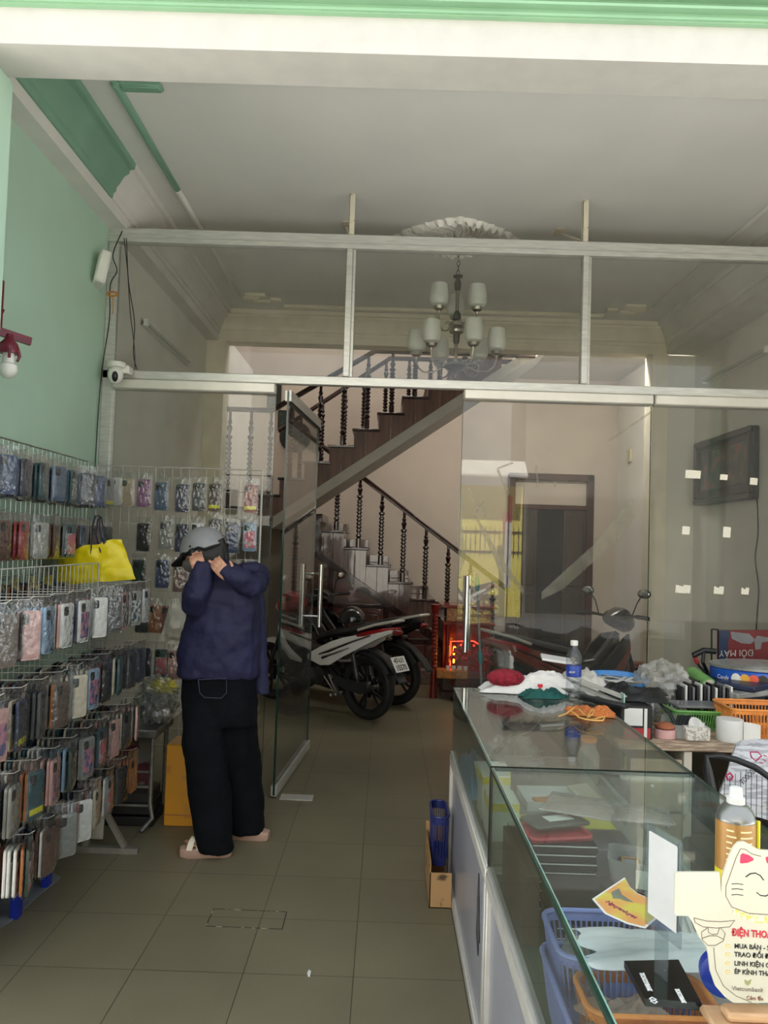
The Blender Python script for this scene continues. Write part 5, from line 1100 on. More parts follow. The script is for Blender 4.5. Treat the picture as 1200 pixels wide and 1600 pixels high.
# wall grid along the mint wall and freestanding rack in front
g2 = thing('display_grid', 'chrome wire display grid along the mint green wall', 'display rack', (XL + 0.03, 3.8, 0.9))
wire_grid((XL + 0.03, 2.95, 0.95), (0, 1, 0), 1.55, 1.05, M_wire).build('wire_grid', M_wire, g2)
frame_tube((XL + 0.03, 2.95, 0.95), (0, 1, 0), 1.55, 1.05, 0.005).build('frame', M_wire, g2)
BULK = MB(); BCOL = ['black', 'navy', 'charcoal', 'clear grey', 'smoky brown', 'silver grey', 'cream', 'dark teal', 'brown', 'white', 'slate blue', 'beige']
def rackrow(rack, rn, where, x0, ys, z, L, pal, group, n0=3, n1=5, cmesh=M_wirew, drop=0.0):
    for h, y in enumerate(ys):
        hook((x0, y, z + 0.004), (1, 0, 0), L, rack, cmesh)
        n = rnd.randint(n0, n1); base = rnd.choice(pal); st = rnd.random() < 0.09; yaw0 = rnd.uniform(-14, 14)
        N = 12 if where == W3 else 9; sp = L * 0.84 / (N - 1)
        for k in range(N - n):
            BULK.tf((x0 + L * .10 + sp * k, y + rnd.uniform(-.006, .006), z), (0, 0, R_(98 + rnd.uniform(-9, 9)))).mi(rnd.randrange(len(BCOL))).prism(rrect(0.077, 0.163, 0.011, 2), (0, 0.004, -0.114), (1, 0, 0), (0, 0, 1), 0.008)
        for k in range(n):
            c = base if rnd.random() < 0.55 else rnd.choice(pal)
            X = x0 + L * .10 + sp * (N - n + k + rnd.uniform(-.12, .12)); last = k == n - 1
            yaw = 99 + yaw0 * .5 + rnd.uniform(-6, 6) - (rnd.choice([2, 6, 12, 16, 20, 28, 50]) if last else 0)
            pr = rnd.choice(['floral', 'mixed', 'floral', 'cute', 'blob']) if last and rnd.random() < 0.22 else None
            hang(c, (X, y, z + 0.002 * k), R_(yaw), '%s phone case, %s out on %s hook, %s row of %s' % (c, ORD[k], ORD[h], rn, where), group, st, pr, 0, st)
W3 = 'freestanding rack'
dk = ['black', 'navy', 'slate blue', 'charcoal', 'navy', 'dark blue', 'clear grey', 'black', 'dark teal', 'silver grey']
mx_ = ['black', 'navy', 'clear grey', 'silver grey', 'smoky brown', 'cream', 'beige', 'orange brown', 'dark teal', 'pale pink', 'charcoal', 'light blue', 'white', 'red brown', 'dark green', 'clear grey', 'black', 'charcoal', 'silver grey']
ysw = [3.14 + 0.165 * i for i in range(8)]
rackrow(g2, 'top', 'wall grid', XL + 0.03, ysw, 1.915, 0.22, dk, 'phone cases on the wall grid', 4, 4, M_wire)
rackrow(g2, 'second', 'wall grid', XL + 0.03, ysw, 1.645, 0.22, ['slate blue', 'clear grey', 'beige', 'dark blue', 'silver grey', 'red', 'orange brown', 'black', 'brown', 'dark teal'], 'phone cases on the wall grid', 4, 4, M_wire)
rackrow(g2, 'third', 'wall grid', XL + 0.03, ysw[:6], 1.365, 0.20, ['orange brown', 'beige', 'brown', 'charcoal'], 'phone cases on the wall grid', 2, 2, M_wire)
RX = -1.44
g3 = thing('display_rack', 'freestanding wire rack on an A-shaped steel foot, full of phone cases', 'display rack', (RX, 3.15, 0))
wire_grid((RX, 2.30, 0.40), (0, 1, 0), 1.56, 1.03, M_wirew, 0.045, 0.09, 0.0019).build('wire_grid', M_wirew, g3)
frame_tube((RX, 2.30, 0.40), (0, 1, 0), 1.56, 1.03, 0.004).build('frame', M_wirew, g3)
M_steel = mat('worn_grey_steel', '8a8880', 0.4, metal=0.4, var=0.15, scale=12)
for y in (3.87,):
    MB().bar((RX - 0.0, y, 0.03), (RX - 0.0, y, 0.45), 0.028).build('upright', M_steel, g3)
    MB().bar((RX - 0.30, y, 0.0145), (RX + 0.26, y, 0.0145), 0.034, 0.028).build('base_bar', M_steel, g3)
    MB().bar((RX - 0.22, y, 0.03), (RX - 0.01, y, 0.33), 0.024).build('brace', M_steel, g3); MB().bar((RX + 0.19, y, 0.03), (RX + 0.01, y, 0.33), 0.024).build('brace', M_steel, g3)
ysr = [2.40 + 0.156 * i for i in range(10)]
G3 = 'phone cases on the freestanding rack'; W3 = 'freestanding rack'
rackrow(g3, 'top', W3, RX, ysr, 1.335, 0.28, ['silver grey', 'white', 'smoky brown', 'red', 'black', 'pale pink', 'navy', 'clear grey', 'light blue', 'dark blue', 'clear grey'], G3, 6, 6)
rackrow(g3, 'second', W3, RX, ysr, 1.045, 0.27, mx_, G3, 5, 5)
rackrow(g3, 'third', W3, RX, ysr, 0.765, 0.26, mx_ + ['dark teal', 'pale pink'], G3, 5, 5)
rackrow(g3, 'bottom', W3, RX, ysr[2:], 0.51, 0.25, mx_ + ['brown', 'white'], G3, 5, 5)

BULK.M = Matrix.Identity(4)
ob_ = solo('phone_case_bundle', BULK, [case_meshes(c)[0].materials[0] for c in BCOL], 'dense inner rows of packed phone cases close to the wires of the racks', 'phone cases')
tag(ob_, kind='stuff')
for k in range(1):
    slab('dark_filler_box', 'added dark filler box behind the freestanding rack, against the mint wall beside the blue stool', 'box', mat('gap_filler_dark', '2d2b28', 0.7, var=.2), (-1.655, 3.65, 0.0), .24, .25, .84 - .06 * (k % 2), 0, .004)  # invented box, added so the gaps between case rows look dark
# ------------------------------------------------ bags, stool, low table and boxes around the racks
M_ybag = mat('yellow_shopping_bag', 'e3cf12', 0.4, var=0.06, bump=0.4, bscale=14)
t = thing('shopping_bag', 'bright yellow shopping bag with dark straps hanging behind the freestanding rack', 'bag', (-1.45, 3.93, 1.2))
yb0 = 3.93
def bagp(x, y, dy): p = at(x, y, yb0); return Vector((p.x, yb0 + dy, p.z))
def bagf(u, v):
    A = bagp(92, 864, 0).lerp(bagp(190, 841, 0), u); B = bagp(88, 915, 0).lerp(bagp(212, 905, 0), u); p = A.lerp(B, v)
    p.y += 0.03 * math.sin(PI * u) * -1 + 0.012 * noise.noise(Vector((u * 7, v * 5, 2))); p.z += 0.006 * math.sin(u * 17) * (1 - v); return p
MB().grid(bagf, 24, 16).grid(lambda u, v: bagf(1 - u, v) + Vector((0, 0.09 * math.sin(PI * (1 - u)) ** .5 + .004, 0)), 24, 16).build('bag_body', M_ybag, t)
M_nst = mat('navy_strap', '1d2233', 0.7, var=0.1)
MB().tube([bagp(146, 866, -.03), bagp(146, 825, -.02), bagp(150, 806, -.01), bagp(157, 806, -.01), bagp(158, 830, -.02), bagp(166, 850, -.03)], 0.009, 8, flat=0.3).build('strap', M_nst, t)
MB().tube([bagp(160, 865, -.02), bagp(152, 835, -.02), bagp(153, 812, 0), bagp(158, 808, 0), bagp(165, 830, -.02), bagp(168, 848, -.03)], 0.004, 8).build('strap', M_nst, t)
t = thing('plastic_bag', 'white plastic carrier bag hanging from the back grid left of the person', 'bag', (-1.27, 4.40, 0.94))
def wb(x, y, dy=0): p = at(x, y, 4.40); return Vector((p.x, 4.40 + dy, p.z))
def wbf(u, v):
    wl = [(268, 935), (262, 955), (252, 990), (249, 1000)]; wr = [(279, 935), (287, 955), (293, 985), (284, 1012)]
    k = min(2, int(v * 3)); f = v * 3 - k; a = Vector(wl[k]).lerp(Vector(wl[k + 1]), f); b = Vector(wr[k]).lerp(Vector(wr[k + 1]), f); q = a.lerp(b, u)
    return wb(q.x, q.y, -0.05 * math.sin(PI * u) * math.sin(PI * min(1, v + .1)) + 0.03 * noise.noise(Vector((u * 4, v * 6, 4))))
MB().grid(wbf, 16, 20).grid(lambda u, v: wbf(1 - u, v) + Vector((0, 0.06 * math.sin(PI * u), 0)), 16, 20).build('bag_body', mat('milky_white_bag', 'c5c2b8', 0.45, var=0.06), t)
# blue stool, tarp, boards on the floor
M_bstool = mat('blue_stool_plastic', '1c2f9c', 0.35, var=0.08)
t = thing('plastic_stool', 'blue plastic stool under the near end of the phone case rack', 'stool', (-1.62, 3.34, 0))
MB().box(-1.78, -1.44, 3.18, 3.50, 0.17, 0.195, 0.01).box(-1.77, -1.45, 3.19, 3.49, 0.11, 0.17, 0.006).build('seat', M_bstool, t)
for x in (-1.765, -1.465):
    for y in (3.20, 3.48): MB().bar((x, y, 0.0), (x, y, 0.15), 0.045, 0.03).build('leg', M_bstool, t)
mb = MB(); P = [atz(x, y, 0.002) for x, y in ((-30, 1470), (22, 1436), (60, 1400), (95, 1372), (60, 1350), (0, 1370), (-60, 1400))]
solo('grey_sheet', flat_poly(P, 0.003), mat('grey_sheet_plastic', '7c8084', 0.5, var=0.1, bump=0.3), 'grey plastic sheet lying on the floor under the rack', 'sheet')
solo('white_board', MB().tf((-1.62, 3.98, 0.02), (R_(-6), 0, 0)).box(-0.14, 0.22, 0, 0.012, 0, 0.36, 0.002), mat('off_white_board', 'b9b6ac', 0.6), 'off-white board standing behind the A-shaped steel foot', 'board')
M_stt = mat('scratched_steel', '6f6e6a', 0.35, metal=0.5, var=0.2, scale=30)
t = thing('low_table', 'low steel table with bent tube legs left of the person', 'table', (-1.33, 4.35, 0))
MB().box(-1.60, -1.20, 4.17, 4.50, 0.485, 0.53, 0.006).build('table_top', M_stt, t)
for x in (-1.56, -1.23): MB().tube([(x, 4.20, 0.49), (x, 4.20, 0.14), (x + 0.02, 4.18, 0.06), (x - 0.02, 4.12, 0.012)], 0.013, 8).tube([(x, 4.46, 0.49), (x, 4.46, 0.012)], 0.013, 8).build('leg', M_stt, t)
for z in (0.12, 0.22, 0.30): MB().tube([(-1.56, 4.20, z), (-1.23, 4.20, z)], 0.007, 8).build('rail', M_steel, t)
for k, (w_, h_) in enumerate(((0.40, 0.05), (0.38, 0.06), (0.36, 0.05))):
    slab('black_box', 'flat black box under the low steel table, %s of three' % ('lowest', 'middle', 'topmost')[k], 'box', M_bk, (-1.38, 4.33, 0.001 + k * 0.061), w_ - 0.08, 0.22, h_, 0.03 * k, 0.004, 'flat black boxes under the low table')
solo('poster_board', MB().tf((-1.40, 4.30, 0.20), (R_(-8), 0, 0)).box(-0.13, 0.14, 0, 0.008, 0, 0.25), mat('maroon_grey_board', '5c1f33', 0.5, c2='7c7770', lo=0.5, hi=0.52, scale=4), 'maroon and grey poster board leaning under the low steel table', 'board')
M_tape = mat('orange_parcel_tape', 'd0922a', 0.28, c2='b5803a', lo=0.55, hi=0.7, scale=14, coat=0.4)
t = thing('taped_carton', 'tall carton wrapped in orange tape standing behind the person', 'box', (-0.94, 4.34, 0))
MB().box(-1.165, -0.715, 4.24, 4.44, 0, 0.44, 0.006).build('carton', M_tape, t)
MB().tf((-0.91, 4.237, 0.19)).box(-0.075, 0.09, -0.004, 0.004, -0.10, 0.11, 0.002).build('bare_patch', mat('clear_taped_card', '8a6a58', 0.25, var=0.3, scale=20), t)
MB().box(-1.166, -0.979, 4.238, 4.242, 0.06, 0.065).build('tape_seam', M_cop, t)
t = thing('plastic_bag', 'grey clear bag with a yellow item inside on the low steel table', 'bag', (-1.25, 4.33, 0.53))
crumple('bag_film', '', '', M_film, (-1.25, 4.33, 0.532), (0.13, 0.11, 0.15), 21, parent=t); crumple('grey_contents', '', '', M_gry, (-1.25, 4.34, 0.535), (0.10, 0.08, 0.11), 22, parent=t); crumple('yellow_item', '', '', M_ylw, (-1.22, 4.34, 0.69), (0.08, 0.05, 0.05), 23, parent=t)
solo('paper_scrap', flat_poly([atz(x, y, 0.001) for x, y in ((481, 1526), (480, 1520), (483, 1515), (486, 1518), (484, 1527))], 0.001), M_paper, 'tiny white paper scrap on the floor in front of the counters', 'paper scrap')
# tile hatch cut in the floor
q = [atz(x, y, 0) for x, y in ((334, 1420), (448, 1425), (441, 1452), (322, 1447))]
mb = MB()
for i in range(4): mb.bar(q[i] + Vector((0, 0, .0004)), q[(i + 1) % 4] + Vector((0, 0, .0004)), 0.005, 0.001, up=(0, 0, 1))
tag(mb.build('trim_19', mat('hatch_joint', 'a59c84', 0.7, c2='3c382c', lo=0.42, hi=0.48, scale=25)), kind='structure')
# torn carton and blue basket beside the farther counter
t = thing('torn_carton', 'torn brown carton holding a dark blue basket beside the farther counter', 'box', (0.27, 3.55, 0))
MB().box(0.235, 0.33, 3.40, 3.405, 0, 0.15).box(0.235, 0.239, 3.40, 3.78, 0, 0.20).box(0.235, 0.33, 3.776, 3.78, 0, 0.24).box(0.235, 0.33, 3.40, 3.78, 0, 0.004).build('carton', mat('torn_cardboard', 'b08a5c', 0.8, c2='4e3c2a', lo=0.6, hi=0.68, scale=12), t)
basket('dark navy plastic basket standing in the torn brown carton', (0.285, 3.62, 0.13), 0.075, 0.24, 0.22, mat('dark_navy_plastic', '29306b', 0.3, var=0.1), 0, 1)
# ------------------------------------------------ the person in the helmet
M_jack = mat('navy_jacket_fabric', '15173a', 0.75, var=0.12, scale=6, bump=0.25, bscale=45)
M_jean = mat('blue_black_denim', '06090f', 0.9, spec=0.2, var=0.15, scale=10, bump=0.3, bscale=120)
M_skin = mat('skin', 'b98a70', 0.5, var=0.05, scale=20)
M_hair = mat('dark_brown_hair', '0b0706', 0.6, var=0.3, scale=60, stretch=(4, 4, 0.6))
M_helm = mat('grey_helmet_shell', '86878a', 0.35, var=0.04)
M_helb = mat('black_helmet_lining', '08080a', 0.6)
PX, PY = -0.86, 4.02
person = thing('person', 'person in grey helmet, navy jacket and wide dark jeans, hands raised to the face', 'person', (PX + 0.02, PY, 0))
def W(x, y, Y): return at(x, y, Y)
def fi(b, pts, r0, r1, n=7):
    m = len(pts); b.tube(pts, [r0 + (r1 - r0) * i / (m - 1) for i in range(m)], n)
# skeleton points (pixel of the photo at a depth)
hd = W(322, 862, 4.00); nk = W(345, 897, 4.02); shL = W(322, 915, 3.96); shR = W(385, 912, 4.10); pel = W(345, 1060, 4.05)
elL = W(303, 945, 3.86); haL = W(316, 899, 3.835); elR = W(392, 905, 3.90) + Vector((0, 0, -.06)); haR = W(359, 903, 3.82)
knL, anL = W(322, 1190, 3.93), W(342, 1305, 3.89); knR, anR = W(375, 1180, 4.12), W(398, 1278, 4.13)
b = MB()
b.ell(hd, (0.078, 0.092, 0.105), 18, 12, (0.25, 0.1, 0.9))
b.tube([hd + Vector((0.02, 0, -.05)), nk, nk + Vector((0.01, 0, -.06))], [0.05, 0.05, 0.065], 12)
fw = Vector((-0.82, -0.25, -0.25)).normalized()      # where the face looks
sd = fw.cross(Vector((0, 0, 1))).normalized(); upv = sd.cross(fw)
b.tube([hd + fw * 0.075 + upv * 0.01, hd + fw * 0.105 - upv * 0.018, hd + fw * 0.082 - upv * 0.028], [0.010, 0.013, 0.008], 8)      # nose
b.ell(hd + fw * 0.082 - upv * 0.052, (0.014, 0.02, 0.008), 10, 6); b.ell(hd + fw * 0.066 - upv * 0.085, (0.025, 0.028, 0.02), 10, 6)  # lips, chin
for s in (-1, 1):
    b.ell(hd + sd * s * 0.078 - fw * 0.005 - upv * 0.01, (0.018, 0.012, 0.03), 10, 7); b.ell(hd + fw * 0.072 + sd * s * 0.03 + upv * 0.008, (0.012, 0.012, 0.009), 8, 6)
b.loft([[Vector((pel.x + c * w_, pel.y + s_ * d_, z)) for c, s_ in [(math.cos(k * PI / 8), math.sin(k * PI / 8)) for k in range(16)]] for z, w_, d_ in ((0.70, 0.15, 0.11), (0.85, 0.15, 0.11), (1.0, 0.12, 0.09), (1.2, 0.15, 0.10), (1.30, 0.15, 0.09), (1.35, 0.07, 0.06))])
for sh, el, ha in ((shL, elL, haL), (shR, elR, haR)): b.tube([sh, el, ha], [0.036, 0.028, 0.024], 10)
for s, kn, an in ((-1, knL, anL), (1, knR, anR)): b.tube([pel + Vector((s * 0.08, 0, -.05)), kn, an, an + Vector((0, 0, -.05))], [0.08, 0.055, 0.036, 0.036], 12)
def hand(base, axis, side, s):
    """palm with four curled fingers and a thumb"""
    a = axis.normalized(); sd_ = side.normalized(); nr = a.cross(sd_).normalized() * s
    c = base + a * 0.035
    b.loft([[c + a * z + sd_ * w_ * math.cos(t) + nr * 0.013 * math.sin(t) for t in [k * PI / 6 for k in range(12)]] for z, w_ in ((-.045, .022), (-.02, .034), (.02, .038), (.038, .036))])
    for i, L in enumerate((0.062, 0.072, 0.068, 0.052)):
        o = c + a * 0.034 + sd_ * (0.029 - 0.0193 * i)
        fi(b, [o, o + a * L * .4 + nr * .004, o + a * L * .68 + nr * .020, o + a * L * .74 + nr * .040], 0.0088, 0.0066)
    o = c - a * .015 + sd_ * 0.03
    fi(b, [o, o + sd_ * .02 + a * .018 + nr * .008, o + sd_ * .026 + a * .045 + nr * .02], 0.0105, 0.0075)
hand(haL, Vector((-0.30, -0.1, 0.8)), Vector((0.8, 0.3, 0.3)), -1)
hand(haR, Vector((-0.55, -0.05, 0.55)), Vector((0.6, 0, 0.6)), 1)
fL, fR = Vector((atz(324, 1337, 0).x, 3.875, 0)), Vector((atz(388, 1306, 0).x, 4.115, 0))
for an, f, d in ((anL, fL, Vector((-1, -.10, 0))), (anR, fR, Vector((-1, 0.12, 0)))):
    d = d.normalized(); q = Vector((f.x, f.y, 0.058)); heel = q - d * 0.06; heel.z = .068
    b.tube([an, heel + Vector((0, 0, .03)), q + Vector((0, 0, .012)), q + d * 0.08], [0.032, 0.026, 0.026, 0.020], 10)
    s2 = d.cross(Vector((0, 0, 1)))
    for i in range(5):
        o = q + d * (0.075 - .006 * i) + s2 * (0.03 - .015 * i) * (1 if an is anL else -1); fi(b, [o, o + d * .028 + Vector((0, 0, .003)), o + d * (.045 - .004 * i) - Vector((0, 0, .003))], 0.011 if i == 0 else 0.008, 0.007)
blob('body', b, M_skin, person, 0.0055, 3)
# hair falling from the helmet to the nape
h = MB(); h.ell(hd - fw * 0.02 + Vector((0, 0.02, 0.01)), (0.092, 0.098, 0.10), 18, 12)
for k in range(9):
    o = hd - fw * 0.06 + sd * (0.07 - .0175 * k); h.tube([o + Vector((0, 0, .05)), o + Vector((.03, .01, -.03)), o + Vector((.045, .005, -.11)), o + Vector((.05, 0, -.17))], [0.03, 0.026, 0.02, 0.01], 8)
for k in range(7):
    o = hd + fw * (0.055 - .022 * k) + Vector((.0, -.075, .03)); h.tube([o, o + Vector((.012, -.012, -.05)), o + Vector((.03, -.008, -.11)), o + Vector((.04, 0, -.15))], [0.022, 0.024, 0.02, 0.010], 8)
blob('hair', h, M_hair, person, 0.008, 3, disp=0.006, dsc=0.02)
# helmet: half shell with peak, rim and lining
hc = W(319, 860, 4.0)
hm = Matrix.Translation(hc) @ Matrix.Rotation(R_(-20), 4, 'Z') @ Matrix.Rotation(R_(-26), 4, 'Y') @ Matrix.Diagonal((0.95, 0.98, 1.0, 1))
helm = MB(); helm.M = hm
def shellf(u, v, k=1.0):
    th = 2 * PI * u; ph = v * PI / 2; r = math.sin(ph); x, y = math.cos(th) * r * 0.135 * k, math.sin(th) * r * 0.115 * k; z = math.cos(ph) * 0.125 * k
    if x < -0.05: z += 0.012 * (v ** 3)
    if x > 0.05: z -= 0.02 * v ** 4
    return (x, y, z)
helm.grid(lambda u, v: shellf(1 - u, v), 36, 14).grid(lambda u, v: shellf(u, v, 0.94), 36, 14)
helm.build('helmet_shell', M_helm, person)
o = MB(); o.M = hm; o.tube([Vector(shellf(k / 30, 1.0, 0.985)) for k in range(30)], 0.006, 8, closed=True)
o.build('helmet_rim', M_helb, person)
o = MB(); o.M = hm
def peak(u, v):
    th = PI - R_(62) + R_(124) * u; r = 0.13 + 0.075 * v * (1 - (2 * u - 1) ** 2 * .6); return (math.cos(th) * r, math.sin(th) * (r * .86), 0.014 - 0.028 * v + 0.01 * math.cos((u - .5) * PI))
o.grid(peak, 18, 6).grid(lambda u, v: Vector(peak(1 - u, v)) - Vector((0, 0, .006)), 18, 6).build('helmet_peak', M_helb, person)
o = MB(); o.M = hm; o.ell((0.0, -0.117, 0.022), (0.006, 0.004, 0.006), 10, 6).build('helmet_rivet', M_helb, person)
# face mask of dark cloth on the lower face
MB().tube([hd + sd * 0.075 - upv * 0.02, hd + fw * 0.06 + sd * .05 - upv * 0.045, hd + fw * 0.095 - upv * 0.045, hd + fw * 0.06 - sd * .05 - upv * .045, hd - sd * .075 - upv * .02], [0.012, 0.035, 0.04, 0.035, 0.012], 10).build('face_mask', mat('grey_mask_cloth', '5f5a58', 0.8), person)
# jacket
j = MB()
def sec(y, cxp, hw, dep, Y, n=20):
    c = W(cxp, y, Y); w_ = hw * Y / 1200
    return [Vector((c.x + w_ * math.copysign(abs(math.cos(t)) ** .8, math.cos(t)), c.y + dep * math.copysign(abs(math.sin(t)) ** .85, math.sin(t)), c.z)) for t in [2 * PI * k / n for k in range(n)]]
j.loft([sec(1056, 339, 64, .155, 4.04), sec(1045, 341, 65, .16, 4.04), sec(1020, 343, 64, .16, 4.04), sec(985, 347, 60, .15, 4.03), sec(950, 351, 56, .145, 4.02), sec(925, 353, 54, .14, 4.02), sec(905, 353, 46, .12, 4.02), sec(892, 350, 32, .09, 4.02), sec(882, 348, 22, .07, 4.02)][::-1])
j.tube([shL + Vector((0.02, 0, -.01)), W(308, 925, 3.9), elL + Vector((0, 0, 0.0)), W(306, 930, 3.84), W(313, 905, 3.84), W(317, 884, 3.84), W(318, 876, 3.84)], [0.075, 0.078, 0.068, 0.066, 0.057, 0.048, 0.040], 12)
j.tube([shR, W(398, 905, 3.97), elR + Vector((0, 0, .02)), W(372, 902, 3.84), W(356, 896, 3.83), W(347, 889, 3.83)], [0.07, 0.065, 0.060, 0.054, 0.045, 0.036], 12)
jk = blob('jacket', j, M_jack, person, 0.010, 5, disp=0.034, dsc=0.10)
# turned-up collar and hood bunched at the nape
MB().tube([W(352, 884, 3.93), W(366, 893, 3.88), W(384, 905, 3.90), W(398, 912, 3.97)], [0.035, 0.042, 0.035, 0.02], 12).build('collar', M_jack, jk)
hb = MB(); hp_ = [W(368, 889, 3.96), W(382, 888, 3.93), W(398, 888, 3.95), W(410, 893, 4.0), W(414, 903, 4.05), W(408, 918, 4.05), W(396, 926, 4.0), W(386, 912, 3.96)]
hb.tube(hp_, [0.022, 0.03, 0.036, 0.034, 0.03, 0.03, 0.024, 0.015], 12).build('hood', M_jack, jk)
MB().ell(W(392, 905, 3.95), (0.035, 0.02, 0.026), 12, 8).build('hood_shade_lump', mat('navy_hollow_shade', '14162c', 0.9), jk)  # dark lump standing for the shade inside the hood
# loose sleeve hanging down the back
sl = MB(); sl.loft([[W(x + hw * math.cos(t), y, 4.08) + Vector((0, 0.035 * math.sin(t), 0)) for t in [2 * PI * k / 12 for k in range(12)]] for x, y, hw in ((398, 905, 12), (402, 940, 13), (405, 980, 11), (407, 1020, 11), (409, 1060, 12), (410, 1084, 12))])
sv = blob('hanging_sleeve', sl, M_jack, jk, 0.009, 3, disp=0.014, dsc=0.07)
# jeans: hips and two wide legs
p_ = MB()
p_.loft([sec(1040, 343, 54, .13, 4.04), sec(1075, 343, 57, .14, 4.04), sec(1105, 344, 58, .145, 4.04), sec(1130, 345, 55, .13, 4.04)])
def leg(rows):
    p_.loft([sec(y, x, hw, d, Y) for y, x, hw, d, Y in rows])
leg([(1100, 318, 32, .11, 4.0), (1150, 319, 33, .11, 3.97), (1200, 323, 33, .105, 3.95), (1250, 328, 32, .10, 3.93), (1290, 333, 29, .10, 3.89), (1312, 334, 28, .10, 3.885), (1328, 338, 25, .09, 3.88)])
leg([(1100, 368, 33, .11, 4.08), (1150, 370, 31, .11, 4.10), (1200, 377, 30, .105, 4.13), (1250, 382, 30, .10, 4.14), (1280, 385, 29, .10, 4.13), (1298, 387, 27, .09, 4.125)])
jn = blob('jeans', p_, M_jean, person, 0.010, 5, disp=0.026, dsc=0.12)
pk = [W(x, y, 3.885) for x, y in ((310, 1062), (354, 1060), (354, 1082), (346, 1091), (320, 1090), (312, 1083))]
MB().tube(pk + [pk[0]], 0.0022, 6).build('back_pocket_seam', mat('denim_seam_thread', '3d4052', 0.8), jn)
# platform sandals
M_sole = mat('pinkish_beige_sole', 'b49484', 0.55, var=0.04); M_strap = mat('cream_sandal_strap', 'e2d6c2', 0.5, var=0.04)
for f, d, nm in ((fL, Vector((-1, -.10, 0)), 1), (fR, Vector((-1, 0.12, 0)), -1)):
    d = d.normalized(); s2 = Vector((-d.y, d.x, 0)) * nm
    out = [(0.135, 0.0), (0.13, 0.028), (0.10, 0.043), (0.04, 0.042), (-0.03, 0.034), (-0.09, 0.036), (-0.115, 0.022), (-0.12, 0), (-0.115, -0.022), (-0.09, -0.034), (-0.03, -0.036), (0.04, -0.044), (0.10, -0.044), (0.128, -0.026)]
    c = Vector((f.x, f.y, 0)); sb = MB()
    sb.loft([[c + d * a * k + s2 * b_ * k + Vector((0, 0, z)) for a, b_ in out] for z, k in ((0.0, .94), (0.006, 1.0), (0.024, 1.0), (0.034, 1.02), (0.042, 1.0), (0.045, .93))])
    so = sb.build('sandal_sole', M_sole, person)
    for a0, a1 in ((0.085, 0.035), (0.035, 0.085)):
        pts = [c + d * (a0 + (a1 - a0) * t) + s2 * (0.043 - 0.086 * t) + Vector((0, 0, 0.040 + 0.052 * math.sin(PI * t) ** .6)) for t in [k / 10 for k in range(11)]]
        hw_ = d * 0.014; up2 = Vector((0, 0, 0.0035))
        MB().loft([[p_1 - hw_, p_1 + hw_, p_1 + hw_ + up2, p_1 - hw_ + up2] for p_1 in pts]).build('sandal_strap', M_strap, so)
# ------------------------------------------------ motorbikes
M_tyre = mat('tyre_rubber', '141413', 0.7, var=0.15, bump=0.5, bscale=60)
M_rim = mat('dark_alloy_rim', '121213', 0.5, metal=0.2, var=0.1)
M_eng = mat('engine_metal', '3a3835', 0.4, metal=0.6, var=0.25, scale=30)
M_bbk = mat('gloss_black_paint', '101012', 0.22, var=0.1, coat=0.5)
M_bwh = mat('white_bike_paint', 'dcdbd8', 0.3, var=0.03, coat=0.4)
M_brd = mat('red_bike_paint', 'a01c22', 0.3, var=0.08, coat=0.4)
M_seat = mat('black_vinyl', '151515', 0.5, var=0.1, bump=0.2)
M_tl = mat('red_tail_lens', '6b1518', 0.2, var=0.1)
M_plate = mat('white_number_plate', 'deddd8', 0.45, var=0.02)
M_smoke = mat('smoked_lens', '3a2a20', 0.2)
M_ring = mat('silver_rim_tape', 'c8c8c4', 0.3, metal=0.3)
